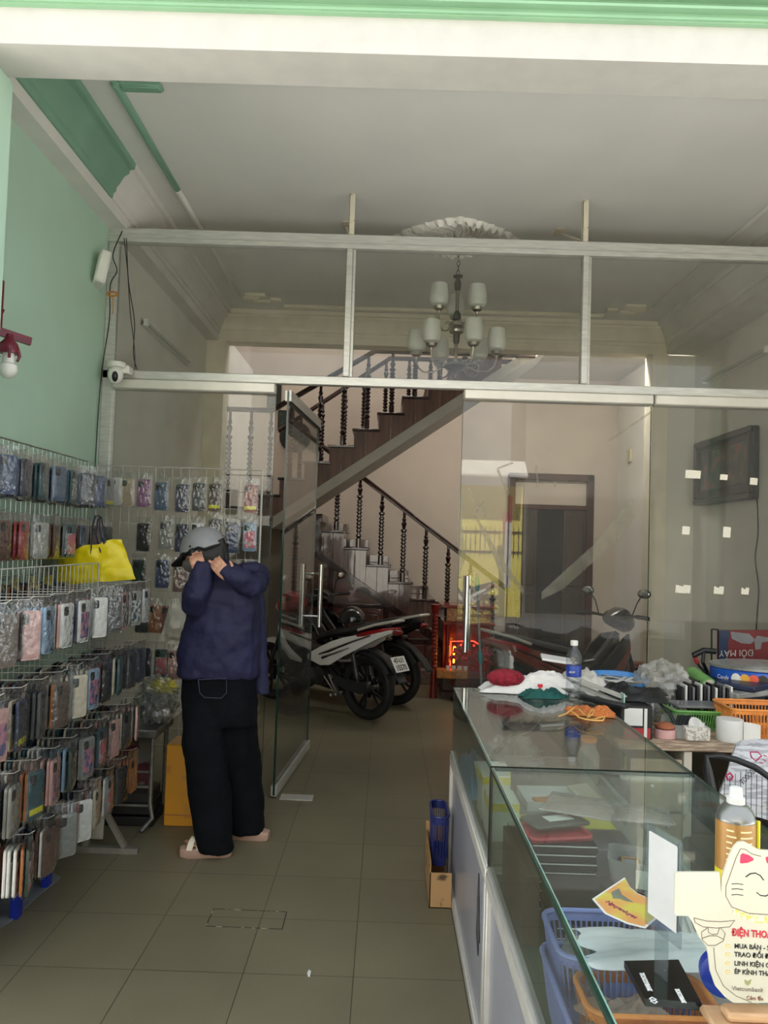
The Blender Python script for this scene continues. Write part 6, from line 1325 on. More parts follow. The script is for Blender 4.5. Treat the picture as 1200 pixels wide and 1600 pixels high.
def motorbike(name, label, group, loc, heading, side, side2, accent, ring=None, plate=None, tel=None, logo=None, steer=0.0, cowl=None):
    """underbone motorbike: local +x is forward, wheels at x=0 and x=1.22"""
    t = thing(name, label, 'motorbike', loc, heading, group)
    RW = 0.285
    def wheel(cx, nm, turn=0.0):
        prof = [(RW - 0.075, -0.022), (RW - 0.06, -0.038), (RW - 0.03, -0.046), (RW - 0.008, -0.036), (RW, -0.016), (RW + 0.002, 0), (RW, 0.016), (RW - 0.008, 0.036), (RW - 0.03, 0.046), (RW - 0.06, 0.038), (RW - 0.075, 0.022)]
        M_ = Matrix.Translation((cx, 0, RW)) @ Matrix.Rotation(turn, 4, 'Z')
        b = MB(); b.M = M_; b.lathe(prof, n=40, ax=(0, 1, 0), cap=False); w_ = b.build(nm, M_tyre, t, world=False)
        b = MB(); b.M = M_; b.lathe([(RW - 0.075, -0.024), (RW - 0.082, -0.024), (RW - 0.088, -0.01), (RW - 0.088, 0.01), (RW - 0.082, 0.024), (RW - 0.075, 0.024)], n=36, ax=(0, 1, 0), cap=False)
        for k in range(5):
            a = k * 2 * PI / 5
            for da in (-.16, .16):
                b.bar((0.04 * math.cos(a), 0.0, 0.04 * math.sin(a)), ((RW - .083) * math.cos(a + da), 0.0, (RW - .083) * math.sin(a + da)), 0.016, 0.022)
        b.build('alloy_rim', M_rim, w_, world=False)
        b = MB(); b.M = M_; b.lathe([(0.035, -0.06), (0.04, -0.05), (0.055, -0.03), (0.055, 0.03), (0.035, 0.06)], n=20, ax=(0, 1, 0)); b.build('hub', M_eng, w_, world=False)
        b = MB(); b.M = M_; b.lathe([(0.10, -0.034), (0.10, -0.030), (0.055, -0.030), (0.055, -0.034)], n=28, ax=(0, 1, 0), cap=False); b.build('brake_disc', M_chrome, w_, world=False)
        if ring:
            b = MB(); b.M = M_; b.tube([((RW - .062) * math.cos(k * PI / 20), -0.040, (RW - .062) * math.sin(k * PI / 20)) for k in range(40)], 0.004, 6, closed=True); b.build('rim_tape', M_ring, w_, world=False)
    wheel(0, 'rear_wheel'); wheel(1.22, 'front_wheel', steer)
    def B(nm, m, f, par=None):
        b = MB(); f(b); return b.build(nm, m, par or t, world=False)
    B('frame', M_bk, lambda b: b.tube([(0.30, 0, 0.62), (0.55, 0, 0.50), (0.82, 0, 0.55), (1.0, 0, 0.86)], 0.028, 8).tube([(0.35, 0, 0.32), (0.55, 0, 0.45)], 0.03, 8))
    for s in (-1, 1): B('swing_arm', M_bk, lambda b: b.bar((0, s * .075, RW), (0.42, s * .06, 0.33), 0.022, 0.045).lathe([(0.018, -.012), (0.018, .012)], (0, s * .085, RW), 10, ax=(0, 1, 0)))
    for s in (-1, 1): B('shock_absorber', M_eng, lambda b: b.tube([(0.03, s * .10, RW + .04), (0.10, s * .10, 0.60)], 0.012, 8).lathe([(0.024 + .004 * (k % 2), k * .012) for k in range(20)], (0.045, s * .10, 0.36), 10, ax=(0.07, 0, .27)))
    B('chain_cover', M_bk, lambda b: b.loft([[(x, 0.085 + o, z + q) for o, q in ((0, -h), (.02, -h), (.02, h), (0, h))] for x, z, h in ((-0.06, .285, .03), (0.0, .285, .055), (0.2, .30, .045), (0.42, .33, .05))]))
    B('engine', M_eng, lambda b: b.lathe([(0.03, -.12), (0.085, -.11), (0.09, -.05), (0.10, 0), (0.09, .05), (0.085, .11), (0.03, .12)], (0.52, 0, 0.33), 18, ax=(0, 1, 0)).tube([(0.56, 0, 0.36), (0.74, 0, 0.40)], 0.07, 14).lathe([(0.06, -.14), (0.065, -.12), (0.02, -.10)], (0.50, 0, 0.30), 16, ax=(0, 1, 0)))
    B('exhaust', M_bk, lambda b: b.tube([(0.74, -.04, 0.34), (0.72, -.08, 0.22), (0.5, -.13, 0.18), (0.30, -.15, 0.22), (0.0, -.16, 0.30), (-0.16, -.165, 0.345)], [0.016, 0.016, 0.018, 0.036, 0.05, 0.045], 14))
    B('heat_shield', M_eng, lambda b: b.loft([[(x, -.205, z - .03), (x, -.212, z - .01), (x, -.212, z + .025), (x, -.202, z + .04)] for x, z in ((0.22, .245), (0.0, .30), (-0.10, .325))]))
    for s in (-1, 1):
        B('footpeg', M_chrome, lambda b: b.bar((0.34, s * .14, 0.37), (0.22, s * .15, 0.21), 0.03, 0.012).bar((0.40, s * .14, 0.35), (0.24, s * .15, 0.205), 0.022, 0.012).tube([(0.17, s * .14, 0.215), (0.17, s * .24, 0.225)], 0.010, 8).tube([(0.22, s * .14, 0.205), (0.22, s * .25, 0.215)], 0.014, 8))
    B('front_fork', M_eng, lambda b: [b.tube([(1.22, s * .075, RW), (1.10, s * .075, 0.60), (1.04, s * .06, 0.80)], 0.019, 10) for s in (-1, 1)])
    def fender(b, cx, R, a0, a1, w_, n=12):
        b.loft([[(cx + (R + o) * math.cos(a), y, RW + (R + o) * math.sin(a)) for y, o in ((-w_, -.03), (-w_ * .8, .0), (0, .015), (w_ * .8, 0), (w_, -.03), (w_ * .7, -.012), (0, 0.003), (-w_ * .7, -.012))] for a in [a0 + (a1 - a0) * k / n for k in range(n + 1)]])
    B('front_mudguard', side, lambda b: fender(b, 1.22, RW + .025, R_(20), R_(150), 0.06))
    B('rear_mudguard', M_bk, lambda b: (fender(b, 0.0, RW + .035, R_(70), R_(150), 0.065), b.loft([[(x, y, z + q) for y, q in ((-.055, 0), (.055, 0), (.05, .02), (-.05, .02))] for x, z in ((-0.03, .62), (-0.20, .56), (-0.34, .44), (-0.40, .36))])))
    # body panels: side covers sweeping up to the tail
    for s in (-1, 1):
        def panel(b, rows, o=0.0):
            b.loft([[(x, s * (w_ + o), z0), (x, s * (w_ + o + .012), (z0 + z1) / 2), (x, s * (w_ + o - .006), z1), (x, s * (w_ - .03), z1), (x, s * (w_ - .02), z0)][::s] for x, z0, z1, w_ in rows])
        tail = ((-0.30, 0.80, 0.835, .05), (-0.18, 0.745, 0.81, .085), (0.0, 0.65, 0.765, .115), (0.2, 0.54, 0.715, .14), (0.34, 0.455, 0.665, .15), (0.46, 0.44, 0.61, .15), (0.62, 0.48, 0.53, .14))
        sp = B('side_cover', side, lambda b: panel(b, tail))
        B('side_stripe', M_bbk, lambda b: panel(b, ((-0.1, .752, .766, .112), (0.06, .69, .712, .136), (0.2, .632, .655, .153), (0.34, .57, .60, .163), (0.46, .535, .55, .160)), 0.003), sp)
        B('lower_stripe', M_bbk, lambda b: panel(b, ((0.12, .628, .636, .140), (0.26, .565, .585, .155), (0.42, .50, .53, .163)), 0.003), sp)
        B('tail_accent', accent, lambda b: panel(b, ((-0.31, .825, .845, .045), (-0.18, .79, .825, .082), (-0.04, .75, .79, .108), (0.04, .738, .757, .120)), 0.005), sp)
        B('leg_shield', side2, lambda b: panel(b, ((0.66, .40, .50, .14), (0.74, .34, .62, .17), (0.84, .36, .74, .185), (0.95, .48, .84, .17), (1.04, .66, .86, .12))))
        B('shield_wing', side, lambda b: panel(b, ((0.68, .44, .47, .165), (0.80, .46, .56, .19), (0.92, .56, .68, .19), (1.02, .68, .80, .14)), 0.006))
        B('lower_cowl', side2, lambda b: panel(b, ((0.50, .26, .40, .10), (0.66, .22, .40, .13), (0.80, .24, .42, .14), (0.90, .34, .46, .12))))
    B('centre_cover', M_bbk, lambda b: b.loft([[(x, w_ * c, z + h * sn) for c, sn in [(math.cos(k * PI / 6), math.sin(k * PI / 6)) for k in range(12)]] for x, z, w_, h in ((0.25, .58, .10, .08), (0.5, .55, .09, .08), (0.75, .56, .07, .09), (0.98, .78, .06, .10))]))
    B('seat', M_seat, lambda b: b.loft([[(x, w_ * c, z + (h if sn > 0 else .03) * sn) for c, sn in [(math.cos(k * PI / 8), math.sin(k * PI / 8)) for k in range(16)]] for x, z, w_, h in ((-0.22, .86, .05, .02), (-0.16, .845, .105, .04), (0.04, .80, .13, .05), (0.22, .755, .14, .05), (0.42, .72, .12, .045), (0.56, .68, .08, .04), (0.62, .65, .04, .02))]))
    B('grab_rail', M_alu, lambda b: b.tube([(0.02, -.14, .80), (-0.16, -.135, .86), (-0.32, -.08, .90), (-0.34, 0, .905), (-0.32, .08, .90), (-0.16, .135, .86), (0.02, .14, .80)], 0.012, 8))
    B('tail_lamp', M_tl, lambda b: b.ell((-0.32, 0, 0.80), (0.035, 0.07, 0.03), 14, 8))
    for s in (-1, 1): B('indicator', M_smoke, lambda b: b.ell((-0.31, s * .11, 0.755), (0.03, 0.035, 0.018), 10, 6))
    # steering head
    Q = Matrix.Translation((1.02, 0, 0)) @ Matrix.Rotation(steer, 4, 'Z') @ Matrix.Translation((-1.02, 0, 0))
    def H(nm, m, f, par=None):
        b = MB(); b.M = Q; f(b); return b.build(nm, m, par or t, world=False)
    H('head_cowl', cowl or side2, lambda b: b.loft([[(x, w_ * c, z + h * sn) for c, sn in [(math.cos(k * PI / 8), math.sin(k * PI / 8)) for k in range(16)]] for x, z, w_, h in ((0.86, .98, .06, .04), (0.93, .99, .11, .075), (1.02, .985, .13, .10), (1.10, .95, .11, .09), (1.15, .92, .05, .04))]))
    H('headlight', M_chrome, lambda b: b.ell((1.13, 0, .925), (.03, .075, .05), 14, 8))
    H('handlebar', M_bk, lambda b: b.tube([(0.88, -.33, 1.02), (0.93, -.20, 1.02), (0.97, -.08, 1.0), (0.97, .08, 1.0), (0.93, .20, 1.02), (0.88, .33, 1.02)], 0.012, 8))
    for s in (-1, 1):
        H('grip', M_tyre, lambda b: b.tube([(0.925, s * .22, 1.02), (0.88, s * .345, 1.02)], 0.018, 10))
        H('lever', M_chrome, lambda b: b.tube([(0.965, s * .17, 1.01), (0.96, s * .32, 1.00)], 0.006, 6))
        m_ = H('mirror', M_bk, lambda b: b.tube([(0.95, s * .16, 1.02), (0.96, s * .20, 1.13), (0.95, s * .24, 1.19)], 0.006, 6).ell((0.95, s * .27, 1.215), (0.018, 0.062, 0.04), 14, 8))
        H('mirror_glass', M_chrome, lambda b: b.ell((0.938, s * .27, 1.215), (0.010, 0.054, 0.033), 14, 8), m_)
    if plate:
        a_ = Vector((-0.335, 0, 0.53)); ax_ = Vector((0, -1, 0)); uy = Vector((0.50, 0, 0.866)); pl = MB().prism([(-.095, -.07), (.095, -.07), (.095, .07), (-.095, .07)], a_ + Vector((-.02, 0, 0)), ax_, uy, 0.002).build('number_plate', M_plate, t, world=False)
        Mw = wm(t)
        for s_, o_y, sz in ((plate[0], 0.032, 0.062), (plate[1], -0.034, 0.068)):
            Pl = plane_M(a_ + Vector((-.02, 0, 0)) + uy * o_y + ax_.cross(uy).normalized() * 0.003, ax_, uy)
            text_mesh(s_, sz, M_ink, 'plate_number', pl, Mw @ Pl, align='CENTER', sx=0.86, bold=0.0015)
    return t
hd1 = math.atan2(0.62, -0.78)
mbk = motorbike('motorbike', 'white and red motorbike, number plate 47-U1 15570, parked in the open doorway', 'motorbikes', (-0.125, 6.95, 0), hd1, M_bwh, M_bbk, M_brd, plate=('47-U1', '15570'), steer=0.3, cowl=M_brd)
pp_ = wm(mbk) @ Vector((0.72, 0.2, 0.5))
motorbike('motorbike', 'black motorbike with silver-ringed wheel parked behind the white one', 'motorbikes', (0.13, 7.62, 0), hd1 + 0.05, M_bbk, M_bbk, M_bbk, ring=True)
hd2 = math.atan2(0.40, 0.92)
motorbike('motorbike', 'dark motorbike with brick-red side panels parked behind the closed glass door', 'motorbikes', (1.12, 6.35, 0), hd2, mat('brick_red_bike_paint', '7d3a2a', 0.3, var=0.1, coat=0.3), M_bbk, M_brd, ring=True, steer=0.35)
# black helmet on the seat, cloth
hp2 = at(550, 968, 7.2)
t = thing('helmet', 'black open-face helmet resting on the seat of the white motorbike', 'helmet', (hp2.x, hp2.y, hp2.z - .10))
MB().grid(lambda u, v: (hp2.x + .125 * math.cos(-2 * PI * u) * math.sin(v * 1.75), hp2.y + .14 * math.sin(-2 * PI * u) * math.sin(v * 1.75), hp2.z + .125 * math.cos(v * 1.75)), 28, 16).build('shell', M_bbk, t)
MB().tube([(hp2.x + .124 * math.cos(k * PI / 12), hp2.y + .138 * math.sin(k * PI / 12), hp2.z - .022) for k in range(24)], 0.007, 6, closed=True).build('rim', M_seat, t)
# ------------------------------------------------ altar at the foot of the stairs
M_lac = mat('red_lacquer', '7a1a14', 0.25, var=0.2, scale=18, coat=0.5)
M_ogold = mat('orange_gold_lacquer', 'b0702e', 0.35, var=0.2, scale=25)
AX0, AX1, AY = 0.66, 1.13, 8.15
al = thing('altar', 'small red lacquered altar cabinet glowing with red lamps at the stair foot', 'altar', (0.9, AY + .15, 0))
MB().box(AX0 - .05, AX1 + .05, AY - .05, AY + .42, 0.0, 0.05, .006).box(AX0 - .03, AX1 + .03, AY - .03, AY + .40, 0.05, 0.20, .01).build('plinth', M_dwood, al)
MB().box(AX0 - .1, AX0 + .22, AY - .20, AY + .0, 0.21, 0.29, .005).build('front_ledge', M_ogold, al)
for x in (AX0 + .02, AX1 - .02): MB().lathe([(0.03, .20), (.022, .23), (.026, .26), (.02, .3)] + [(.02 + .006 * (k % 2), .32 + .025 * k) for k in range(14)] + [(.03, .70), (.03, .74)], (x, AY, 0), 12).build('pillar', M_lac, al)
MB().box(AX0, AX1, AY + .36, AY + .38, .2, .74).build('back_panel', M_lac, al)
MB().box(AX0 - .04, AX1 + .04, AY - .04, AY + .40, .74, .78, .006).box(AX0 - .06, AX1 + .06, AY - .06, AY + .42, .92, .95, .006).build('roof', M_lac, al)
MB().box(AX0, AX1, AY - .02, AY + .0, .78, .92, .004).box(AX0 + .18, AX1 - .18, AY - .03, AY - .02, .80, .90, .006).build('carved_frieze', mat('carved_orange_wood', '9a5a34', 0.4, c2='c08a50', lo=.45, hi=.6, scale=30), al)
M_redl = mat('red_lamp_glow', 'ff2a1a', 0.4, emis=5.0, var=0.02); M_yell = mat('amber_lamp_glow', 'ffb020', 0.4, emis=9.0, var=0.02)
MB().tube([(AX0 + .09, AY + .02, .34), (AX0 + .09, AY + .02, .50), (AX0 + .14, AY + .02, .515)], .008, 8).build('lamp_strip', M_yell, al)
MB().tube([(AX0 + .06, AY + .06, .30), (AX0 + .06, AY + .06, .56), (AX0 + .30, AY + .06, .57), (AX1 - .08, AY + .06, .52)], .005, 8).build('lamp_strip', M_redl, al)
for k in range(5): MB().ell((AX0 + .10 + .07 * k, AY + .10, .50 + .02 * (k % 2)), .010, 8, 6).build('small_lamp', M_redl, al)
r5 = random.Random(5)
fb = MB()
for k in range(60):
    x, y, z = AX0 + r5.uniform(.05, .50), AY + r5.uniform(-.10, .10), .28 + r5.uniform(0, .24) + (0.06 if k % 3 == 0 else 0)
    fb.ell((x, y, z), (r5.uniform(.012, .03), .015, r5.uniform(.01, .02)), 6, 4, (r5.uniform(0, 3), r5.uniform(0, 3), 0))
tag(solo('offering_flowers', fb, mat('red_offering_flowers', '9e2740', 0.7, var=0.3, scale=40), 'heap of red artificial flowers and offerings on the altar', 'flowers'), kind='stuff')
for k in range(4): solo('offering_cup', MB().lathe([(.012, 0), (.02, .003), (.024, .04), (.021, .04), (.016, .006)], (AX0 + .02 + .06 * k, AY - .14, .291), 12), M_paper, 'small white offering cup on the altar ledge, %s from the left' % ORD[k], 'cup', 'offering cups')
t = thing('carved_stool', 'short turned wooden stool in front of the altar', 'stool', (0.78, 8.0, 0)); MB().lathe([(.09, 0), (.10, .03), (.05, .08), (.055, .12), (.10, .17), (.105, .19)], (0.80, 7.92, 0), 20).build('turned_body', M_cab, t)
mb = MB(); p0 = atz(655, 1066, 0); p0.y -= .19
for i in range(13): mb.box(p0.x + i * .02, p0.x + i * .02 + .007, p0.y, p0.y + .2, 0.0, .16)
for i in range(8): mb.box(p0.x, p0.x + .25, p0.y - .002, p0.y + .202, .002 + .022 * i, .010 + .022 * i)
solo('lattice_crate', mb, mat('grey_white_lattice', '98938c', 0.5), 'small grey lattice crate on the floor beside the altar', 'crate')
t = thing('red_lacquer_post', 'tall carved red post standing left of the altar lamps', 'post', (AX0 - .125, AY - .12, 0)); MB().lathe([(.04, .0), (.03, .3)] + [(.026 + .008 * (k % 2), .3 + .02 * k) for k in range(30)] + [(.045, .92), (.05, .96)], (AX0 - .125, AY - .12, 0), 14).build('turned_post', M_lac, t)
a0, a1 = at(745, 896, 6.1), at(753, 1066, 5.9)
t = thing('mop', 'mop with grey handle and teal grips leaning behind the glass door', 'mop', (a1.x, a1.y, 0.0))
mb = MB().tube([a0, Vector((a1.x + .03, a1.y, 0.02))], 0.010, 10).build('handle', M_gry, t)
M_tealp = mat('teal_plastic', '1f7f80', 0.4)
for f in (0.02, 0.44): q = a0.lerp(Vector((a1.x + .03, a1.y, .02)), f); q2 = a0.lerp(Vector((a1.x + .03, a1.y, .02)), f + .08); MB().tube([q, q.lerp(q2, .3), q.lerp(q2, .7), q2], [0.012, 0.019, 0.019, 0.012], 12).build('grip', M_tealp, t)
MB().lathe([(0.10, 0), (0.11, .02), (.06, .05), (.02, .07)], (a1.x + .03, a1.y, 0.0), 16).build('mop_head', M_tealp, t)
o = copy_tree(mbk); o.location = (2.35, -8.7, -0.15); o.rotation_euler = (0, 0, 2.6); tag(o, 'white motorbike parked across the street before the yellow wall', 'motorbike')
# ------------------------------------------------ cluttered desk behind the counters
DZ = 0.75
M_dtop = mat('worn_desk_edge', '8f7863', 0.6, c2='c9b39a', lo=0.45, hi=0.6, scale=40, stretch=(0.3, 1, 3))
M_dbody = mat('pale_worn_wood', 'b09c80', 0.6, var=0.12, scale=10, stretch=(1, 1, .3))
DX0, DX1, DY0, DY1 = 1.02, 2.75, 3.34, 4.45
dk_ = thing('desk', 'old wooden desk with chipped edge behind the counters, heaped with clutter', 'desk', (1.9, 3.9, 0))
MB().box(DX0, DX1, DY0, DY1, DZ - .03, DZ, .005).build('desk_top', M_dtop, dk_)
MB().box(1.31, 1.345, DY0 + .01, DY1 - .02, 0, DZ - .031, .003).build('divider', mat('chipped_white_board', 'cfc4b2', 0.6, c2='8d7a66', lo=.62, hi=.68, scale=50), dk_)
MB().box(DX0 + .02, DX0 + .05, DY0 + .02, DY1 - .02, 0, DZ - .031).box(DX1 - .05, DX1 - .02, DY0 + .02, DY1 - .02, 0, DZ - .031).box(DX0 + .05, DX1 - .05, DY1 - .05, DY1 - .03, 0, DZ - .031).build('carcass', mat('desk_inside_shade', '2e2820', .7, var=.2), dk_)  # carcass coloured dark to stand for shade in the desk opening
d_ = MB().box(DX0 + .06, 1.305, DY0 + .012, DY0 + .03, .46, .68, .004).build('drawer', M_dbody, dk_); MB().ell((1.17, DY0, .57), .012, 10, 6).build('knob', M_chrome, d_)
d_ = MB().box(DX0 + .06, 1.305, DY0 + .012, DY0 + .03, .06, .45, .004).build('door', M_dbody, dk_); MB().ell((1.24, DY0, .40), .012, 10, 6).build('knob', M_chrome, d_)
Z = DZ + 0.001
M_bagf = glass_mat('crinkled_bag_film', (0.92, 0.92, 0.9), rough=0.15, boost=2.5, opac=0.34, ocol=(0.9, 0.89, 0.86), bump=0.8, bscale=30)
t = thing('computer_box', 'black boxed device with white label and red band on the desk corner', 'box', (1.13, 3.50, Z)); MB().box(1.05, 1.19, 3.40, 3.62, Z, Z + .145, .004).build('case_box', M_bk, t)
MB().box(1.065, 1.145, 3.397, 3.4, Z + .06, Z + .135).build('white_label', M_paper, t); MB().box(1.065, 1.18, 3.397, 3.4, Z + .004, Z + .05).build('red_band', M_redp, t); MB().box(1.152, 1.165, 3.3965, 3.4, Z + .01, Z + .135).build('punched_strip', M_paper, t)
cloth('black_bag', 'black cloth pouch slumped over the boxed device', 'bag', M_bk, (1.16, 3.60, Z + .148), 0.30, 0.26, 0.075, -.3, 31, amp=.7)
solo('black_bag_strap', MB().tube([(1.24, 3.55, Z + .16), (1.30, 3.50, Z + .10), (1.33, 3.46, Z + .03), (1.36, 3.46, Z + .012)], .012, 8, flat=.4), M_bk, 'black strap trailing from the cloth pouch towards the pink tape', 'strap')
t = thing('tape_roll', 'pale pink adhesive tape roll on the desk edge', 'tape', (1.265, 3.46, Z)); MB().lathe([(.030, 0), (.047, .001), (.047, .038), (.030, .039)], (1.265, 3.46, Z), 26).build('roll', mat('pale_pink_tape', 'd3a4a0', 0.4, var=.04), t)
t = thing('coaster_bowl', 'copper brown round lid lying on the pink tape roll', 'lid', (1.265, 3.46, Z + .04)); MB().lathe([(.03, 0), (.043, .004), (.045, .015), (.036, .017), (.025, .024), (.01, .026)], (1.265, 3.46, Z + .0405), 24).build('lid_body', M_cop, t)
solo('teal_spool', MB().lathe([(.02, 0), (.035, .002), (.035, .03), (.02, .032)], (1.36, 3.58, Z), 18), M_tealp, 'small teal spool behind the pink tape roll', 'spool')
# stack of flat boxes with the blue tray on it
for k in range(4):
    slab('accessory_box', 'flat dark accessory box under the blue tray, %s from the bottom' % ORD[k], 'box', (M_bk, M_gry, M_bk, M_dbody)[k], (1.20, 4.02, Z + k * .033), .30 - .01 * (k % 2), .24, .031, .02 * k, .003, 'flat boxes under the blue tray')
for k in range(5): slab('phone_case_pack', 'white phone case pack standing in front of the flat boxes, %s from the left' % ORD[k], 'phone case', (M_paper, M_gry)[k % 2], (1.23 + .028 * k, 3.86, Z), .012, .05, .085, 0, .002, 'upright packs in front of the flat boxes')
tx0 = (1.21, 4.02, Z + .135)
t = thing('blue_tray', 'round blue plastic tray with white cards on a stack of flat boxes', 'tray', tx0, rot=(R_(7), 0, 0))
MB().lathe([(.01, .004), (.145, .006), (.16, .030), (.168, .032), (.168, .022), (.152, 0), (.01, 0)], n=44, cap=False, sy=.8).build('tray_rim', mat('sky_blue_plastic', '3f86cc', 0.35, var=.06), t, world=False)
MB().lathe([(.0, .008), (.143, .0085)], n=40, cap=False, sy=.8).build('tray_floor', M_gry, t, world=False)
for k in range(8):
    a = k * .8; p = wm(t) @ Vector((.075 * math.cos(a), .06 * math.sin(a), .0095 + .0035 * k))
    slab('white_stick', 'white plastic stick card lying in the round blue tray', 'card', M_paper, tuple(p), .13, .018, .003, 0, .001, 'white cards in the blue tray', tilt=(R_(7), 0, a * 1.3))
crumple('plastic_bag', 'big crumpled clear plastic bag in the middle of the desk', 'bag', M_bagf, (1.44, 3.98, Z), (.16, .13, .15), 41, amp=.26)
cloth('plastic_bag', 'smaller crumpled clear plastic bag drooping in front of the big one', 'bag', M_bagf, (1.40, 3.74, Z), .16, .14, .11, 0, 42)
for k in range(14): slab('upright_case', 'thin case standing in a tight row on the desk, %s from the left' % (ORD + ['fourteenth'])[k], 'phone case', (M_bk, M_paper, M_bk, M_gry)[k % 4], (1.475 + .0185 * k, 3.84, Z), .010, .08, .165 + .008 * (k % 3), 0, .002, 'thin cases in a tight row')
slab('black_box', 'low black box carrying the green tube', 'box', M_bk, (1.62, 4.08, Z), .30, .22, .17)
t = thing('snack_tube', 'torn green paper tube lying tilted on the clutter', 'tube', (1.63, 3.99, .97)); g0, g1_ = at(1082, 1053, 4.15), at(1108, 1072, 3.95)
MB().tube([g0, g1_], .040, 20).build('tube_wall', M_grn, t)
MB().tube([g1_, g1_ + (g1_ - g0).normalized() * .006], .034, 20).build('torn_cream_end', M_card, t)
basket('light green plastic basket in the middle of the desk front', (1.49, 3.70, Z), .26, .18, .085, M_grn, 0, 1)
slab('tablet', 'white-edged flat tablet lying over the light green basket', 'tablet', M_gry, (1.50, 3.72, Z + .092), .22, .14, .012, .03, .004)
t = thing('clear_box', 'small open clear box of black clips beside the pink tape', 'box', (1.345, 3.47, Z)); MB().loft([rr3(.08, .07, 0), rr3(.095, .08, .06), rr3(.091, .076, .06), rr3(.077, .067, .003)]).build('wall', M_film2, t, world=False)
for k in range(4): solo('black_clip', MB().bar((1.32 + .016 * k, 3.47, Z + .045 + .004 * (k % 2)), (1.345 + .016 * k, 3.50, Z + .085), .014, .02), M_bk, 'black clip sticking out of the small clear box', 'clip', 'black clips in the clear box')
t = thing('tissue_pack', 'white lattice tissue box with a tissue pulled out at the desk edge', 'tissue box', (1.39, 3.42, Z)); MB().box(1.335, 1.445, 3.40, 3.45, Z, Z + .06, .004).build('box_body', mat('white_lattice_print', 'd6d1c6', 0.5, c2='a8a298', lo=.48, hi=.52, scale=90), t)
MB().grid(lambda u, v: (1.355 + .075 * u, 3.42 + .015 * math.sin(u * 7), Z + .058 + v * (.02 + .022 * math.sin(PI * min(1, u * 1.3)))), 10, 4).build('tissue', M_paper, t)
t = thing('paper_roll', 'white toilet paper roll with a loose sheet on the desk edge', 'paper roll', (1.545, 3.44, Z)); MB().lathe([(.018, 0), (.055, .0), (.057, .01), (.057, .085), (.055, .095), (.018, .095)], (1.545, 3.44, Z), 32).build('roll', M_paper, t)
MB().grid(lambda u, v: (1.585 + .075 * u, 3.395 + .012 * math.sin(u * 3), Z + .002 + (.09 - .012 * u) * v), 10, 6).build('loose_sheet', M_paper, t)
basket('orange slotted plastic basket at the right end of the desk front', (1.74, 3.58, Z), .34, .24, .13, M_or, 0, 2, step=.016)
for k in range(6):
    slab('flip_wallet', 'dark flat phone wallet in the heap behind the orange basket, %s from the bottom' % ORD[k], 'phone case', (M_navy, M_gry, M_bk, M_navy, M_film2, M_navy)[k], (1.76 + .05 * (k % 3), 3.92 + .04 * (k % 2), Z + .0 + .03 * k), .30, .20, .028, .25 * k - .5, .006, 'phone wallets heaped on the desk')
slab('flip_wallet', 'long black wallet leaning up to the blue tin', 'phone case', M_bk, (1.68, 4.0, .86), .07, .20, .02, tilt=(R_(22), R_(-18), R_(-35)))
# big blue tin
t = thing('blue_tin', 'large oval blue sweets tin with clear lid lying on the wallets', 'tin', (2.03, 4.10, .93))
c_ = Vector((2.03, 4.12, .888)); MB().lathe([(.27, 0), (.278, .006), (.278, .082), (.27, .088)], c_, 48, sy=.72).build('tin_wall', mat('bright_blue_tin', '1f55b8', 0.25, var=.05, coat=.5), t)
MB().lathe([(.272, .089), (.282, .092), (.282, .104), (.262, .108), (.02, .109)], c_, 48, sy=.72).build('lid', M_film2, t)
for k, (cc, a) in enumerate((('e8e8e0', -139), ('e0a83c', -129), ('e0563c', -120), ('141414', -111))):
    m_ = mat('sticker_%s' % ('white', 'amber', 'coral', 'black')[k], cc, .4); a = R_(a)
    MB().grid(lambda u, v: (c_.x + (.2795 * math.cos(a + .10 * (v * math.cos(2 * PI * u)))), c_.y + .72 * .2795 * math.sin(a + .10 * (v * math.cos(2 * PI * u))), c_.z + .045 + .030 * v * math.sin(2 * PI * u)), 20, 3).build('round_sticker', m_, t)
a = R_(-156); pz = Vector((c_.x + .281 * math.cos(a), c_.y + .72 * .281 * math.sin(a), c_.z + .05)); text_mesh('Candy', .030, M_paper, 'lettering', t, plane_M(pz + Vector((-.03, -.004, 0)), (.62, -.78, 0), (0, 0, 1)), sx=.8)
slab('black_box', 'closed dark box supporting the blue tin on the desk', 'box', M_navy, (2.05, 4.14, Z), .44, .26, .136)
# red signboard leaning upside down behind the tin
t = thing('sign_box', 'dark red sign reading ĐỔI MÁY, standing upside down behind the blue tin', 'sign', (2.25, 4.48, DZ))
P = [at(x, y, 4.5) for x, y in ((1124, 1046), (1205, 1050), (1290, 1050), (1290, 988), (1200, 985), (1124, 985))]
MB().prism([(p.x, p.z) for p in P], (0, 4.5, 0), (1, 0, 0), (0, 0, 1), -.03).build('panel', mat('dark_red_sign', '6a2024', .45, var=.06), t)
P = [at(x, y, 4.5) for x, y in ((1123, 1046), (1133, 1046), (1140, 985), (1123, 985))]; MB().prism([(p.x, p.z) for p in P], (0, 4.497, 0), (1, 0, 0), (0, 0, 1), -.002).build('blue_edge', mat('dark_blue_edge', '1d2c4a', .4), t)
pm = at(1178, 1021, 4.49); text_mesh('ĐỔI MÁY', .052, mat('silver_lettering', 'b9b4ac', .4), 'lettering', t, plane_M((pm.x - .10, 4.494, pm.z), (-1, 0, -.06), (0, 0, -1)), align='CENTER', sx=.95)
P = [(1141, 987), (1170, 990), (1180, 1000), (1172, 1006), (1158, 1005), (1143, 998)]; MB().prism([(at(x, y, 4.5).x, at(x, y, 4.5).z) for x, y in P], (0, 4.496, 0), (1, 0, 0), (0, 0, 1), -.002).build('big_letter', M_gry, t)
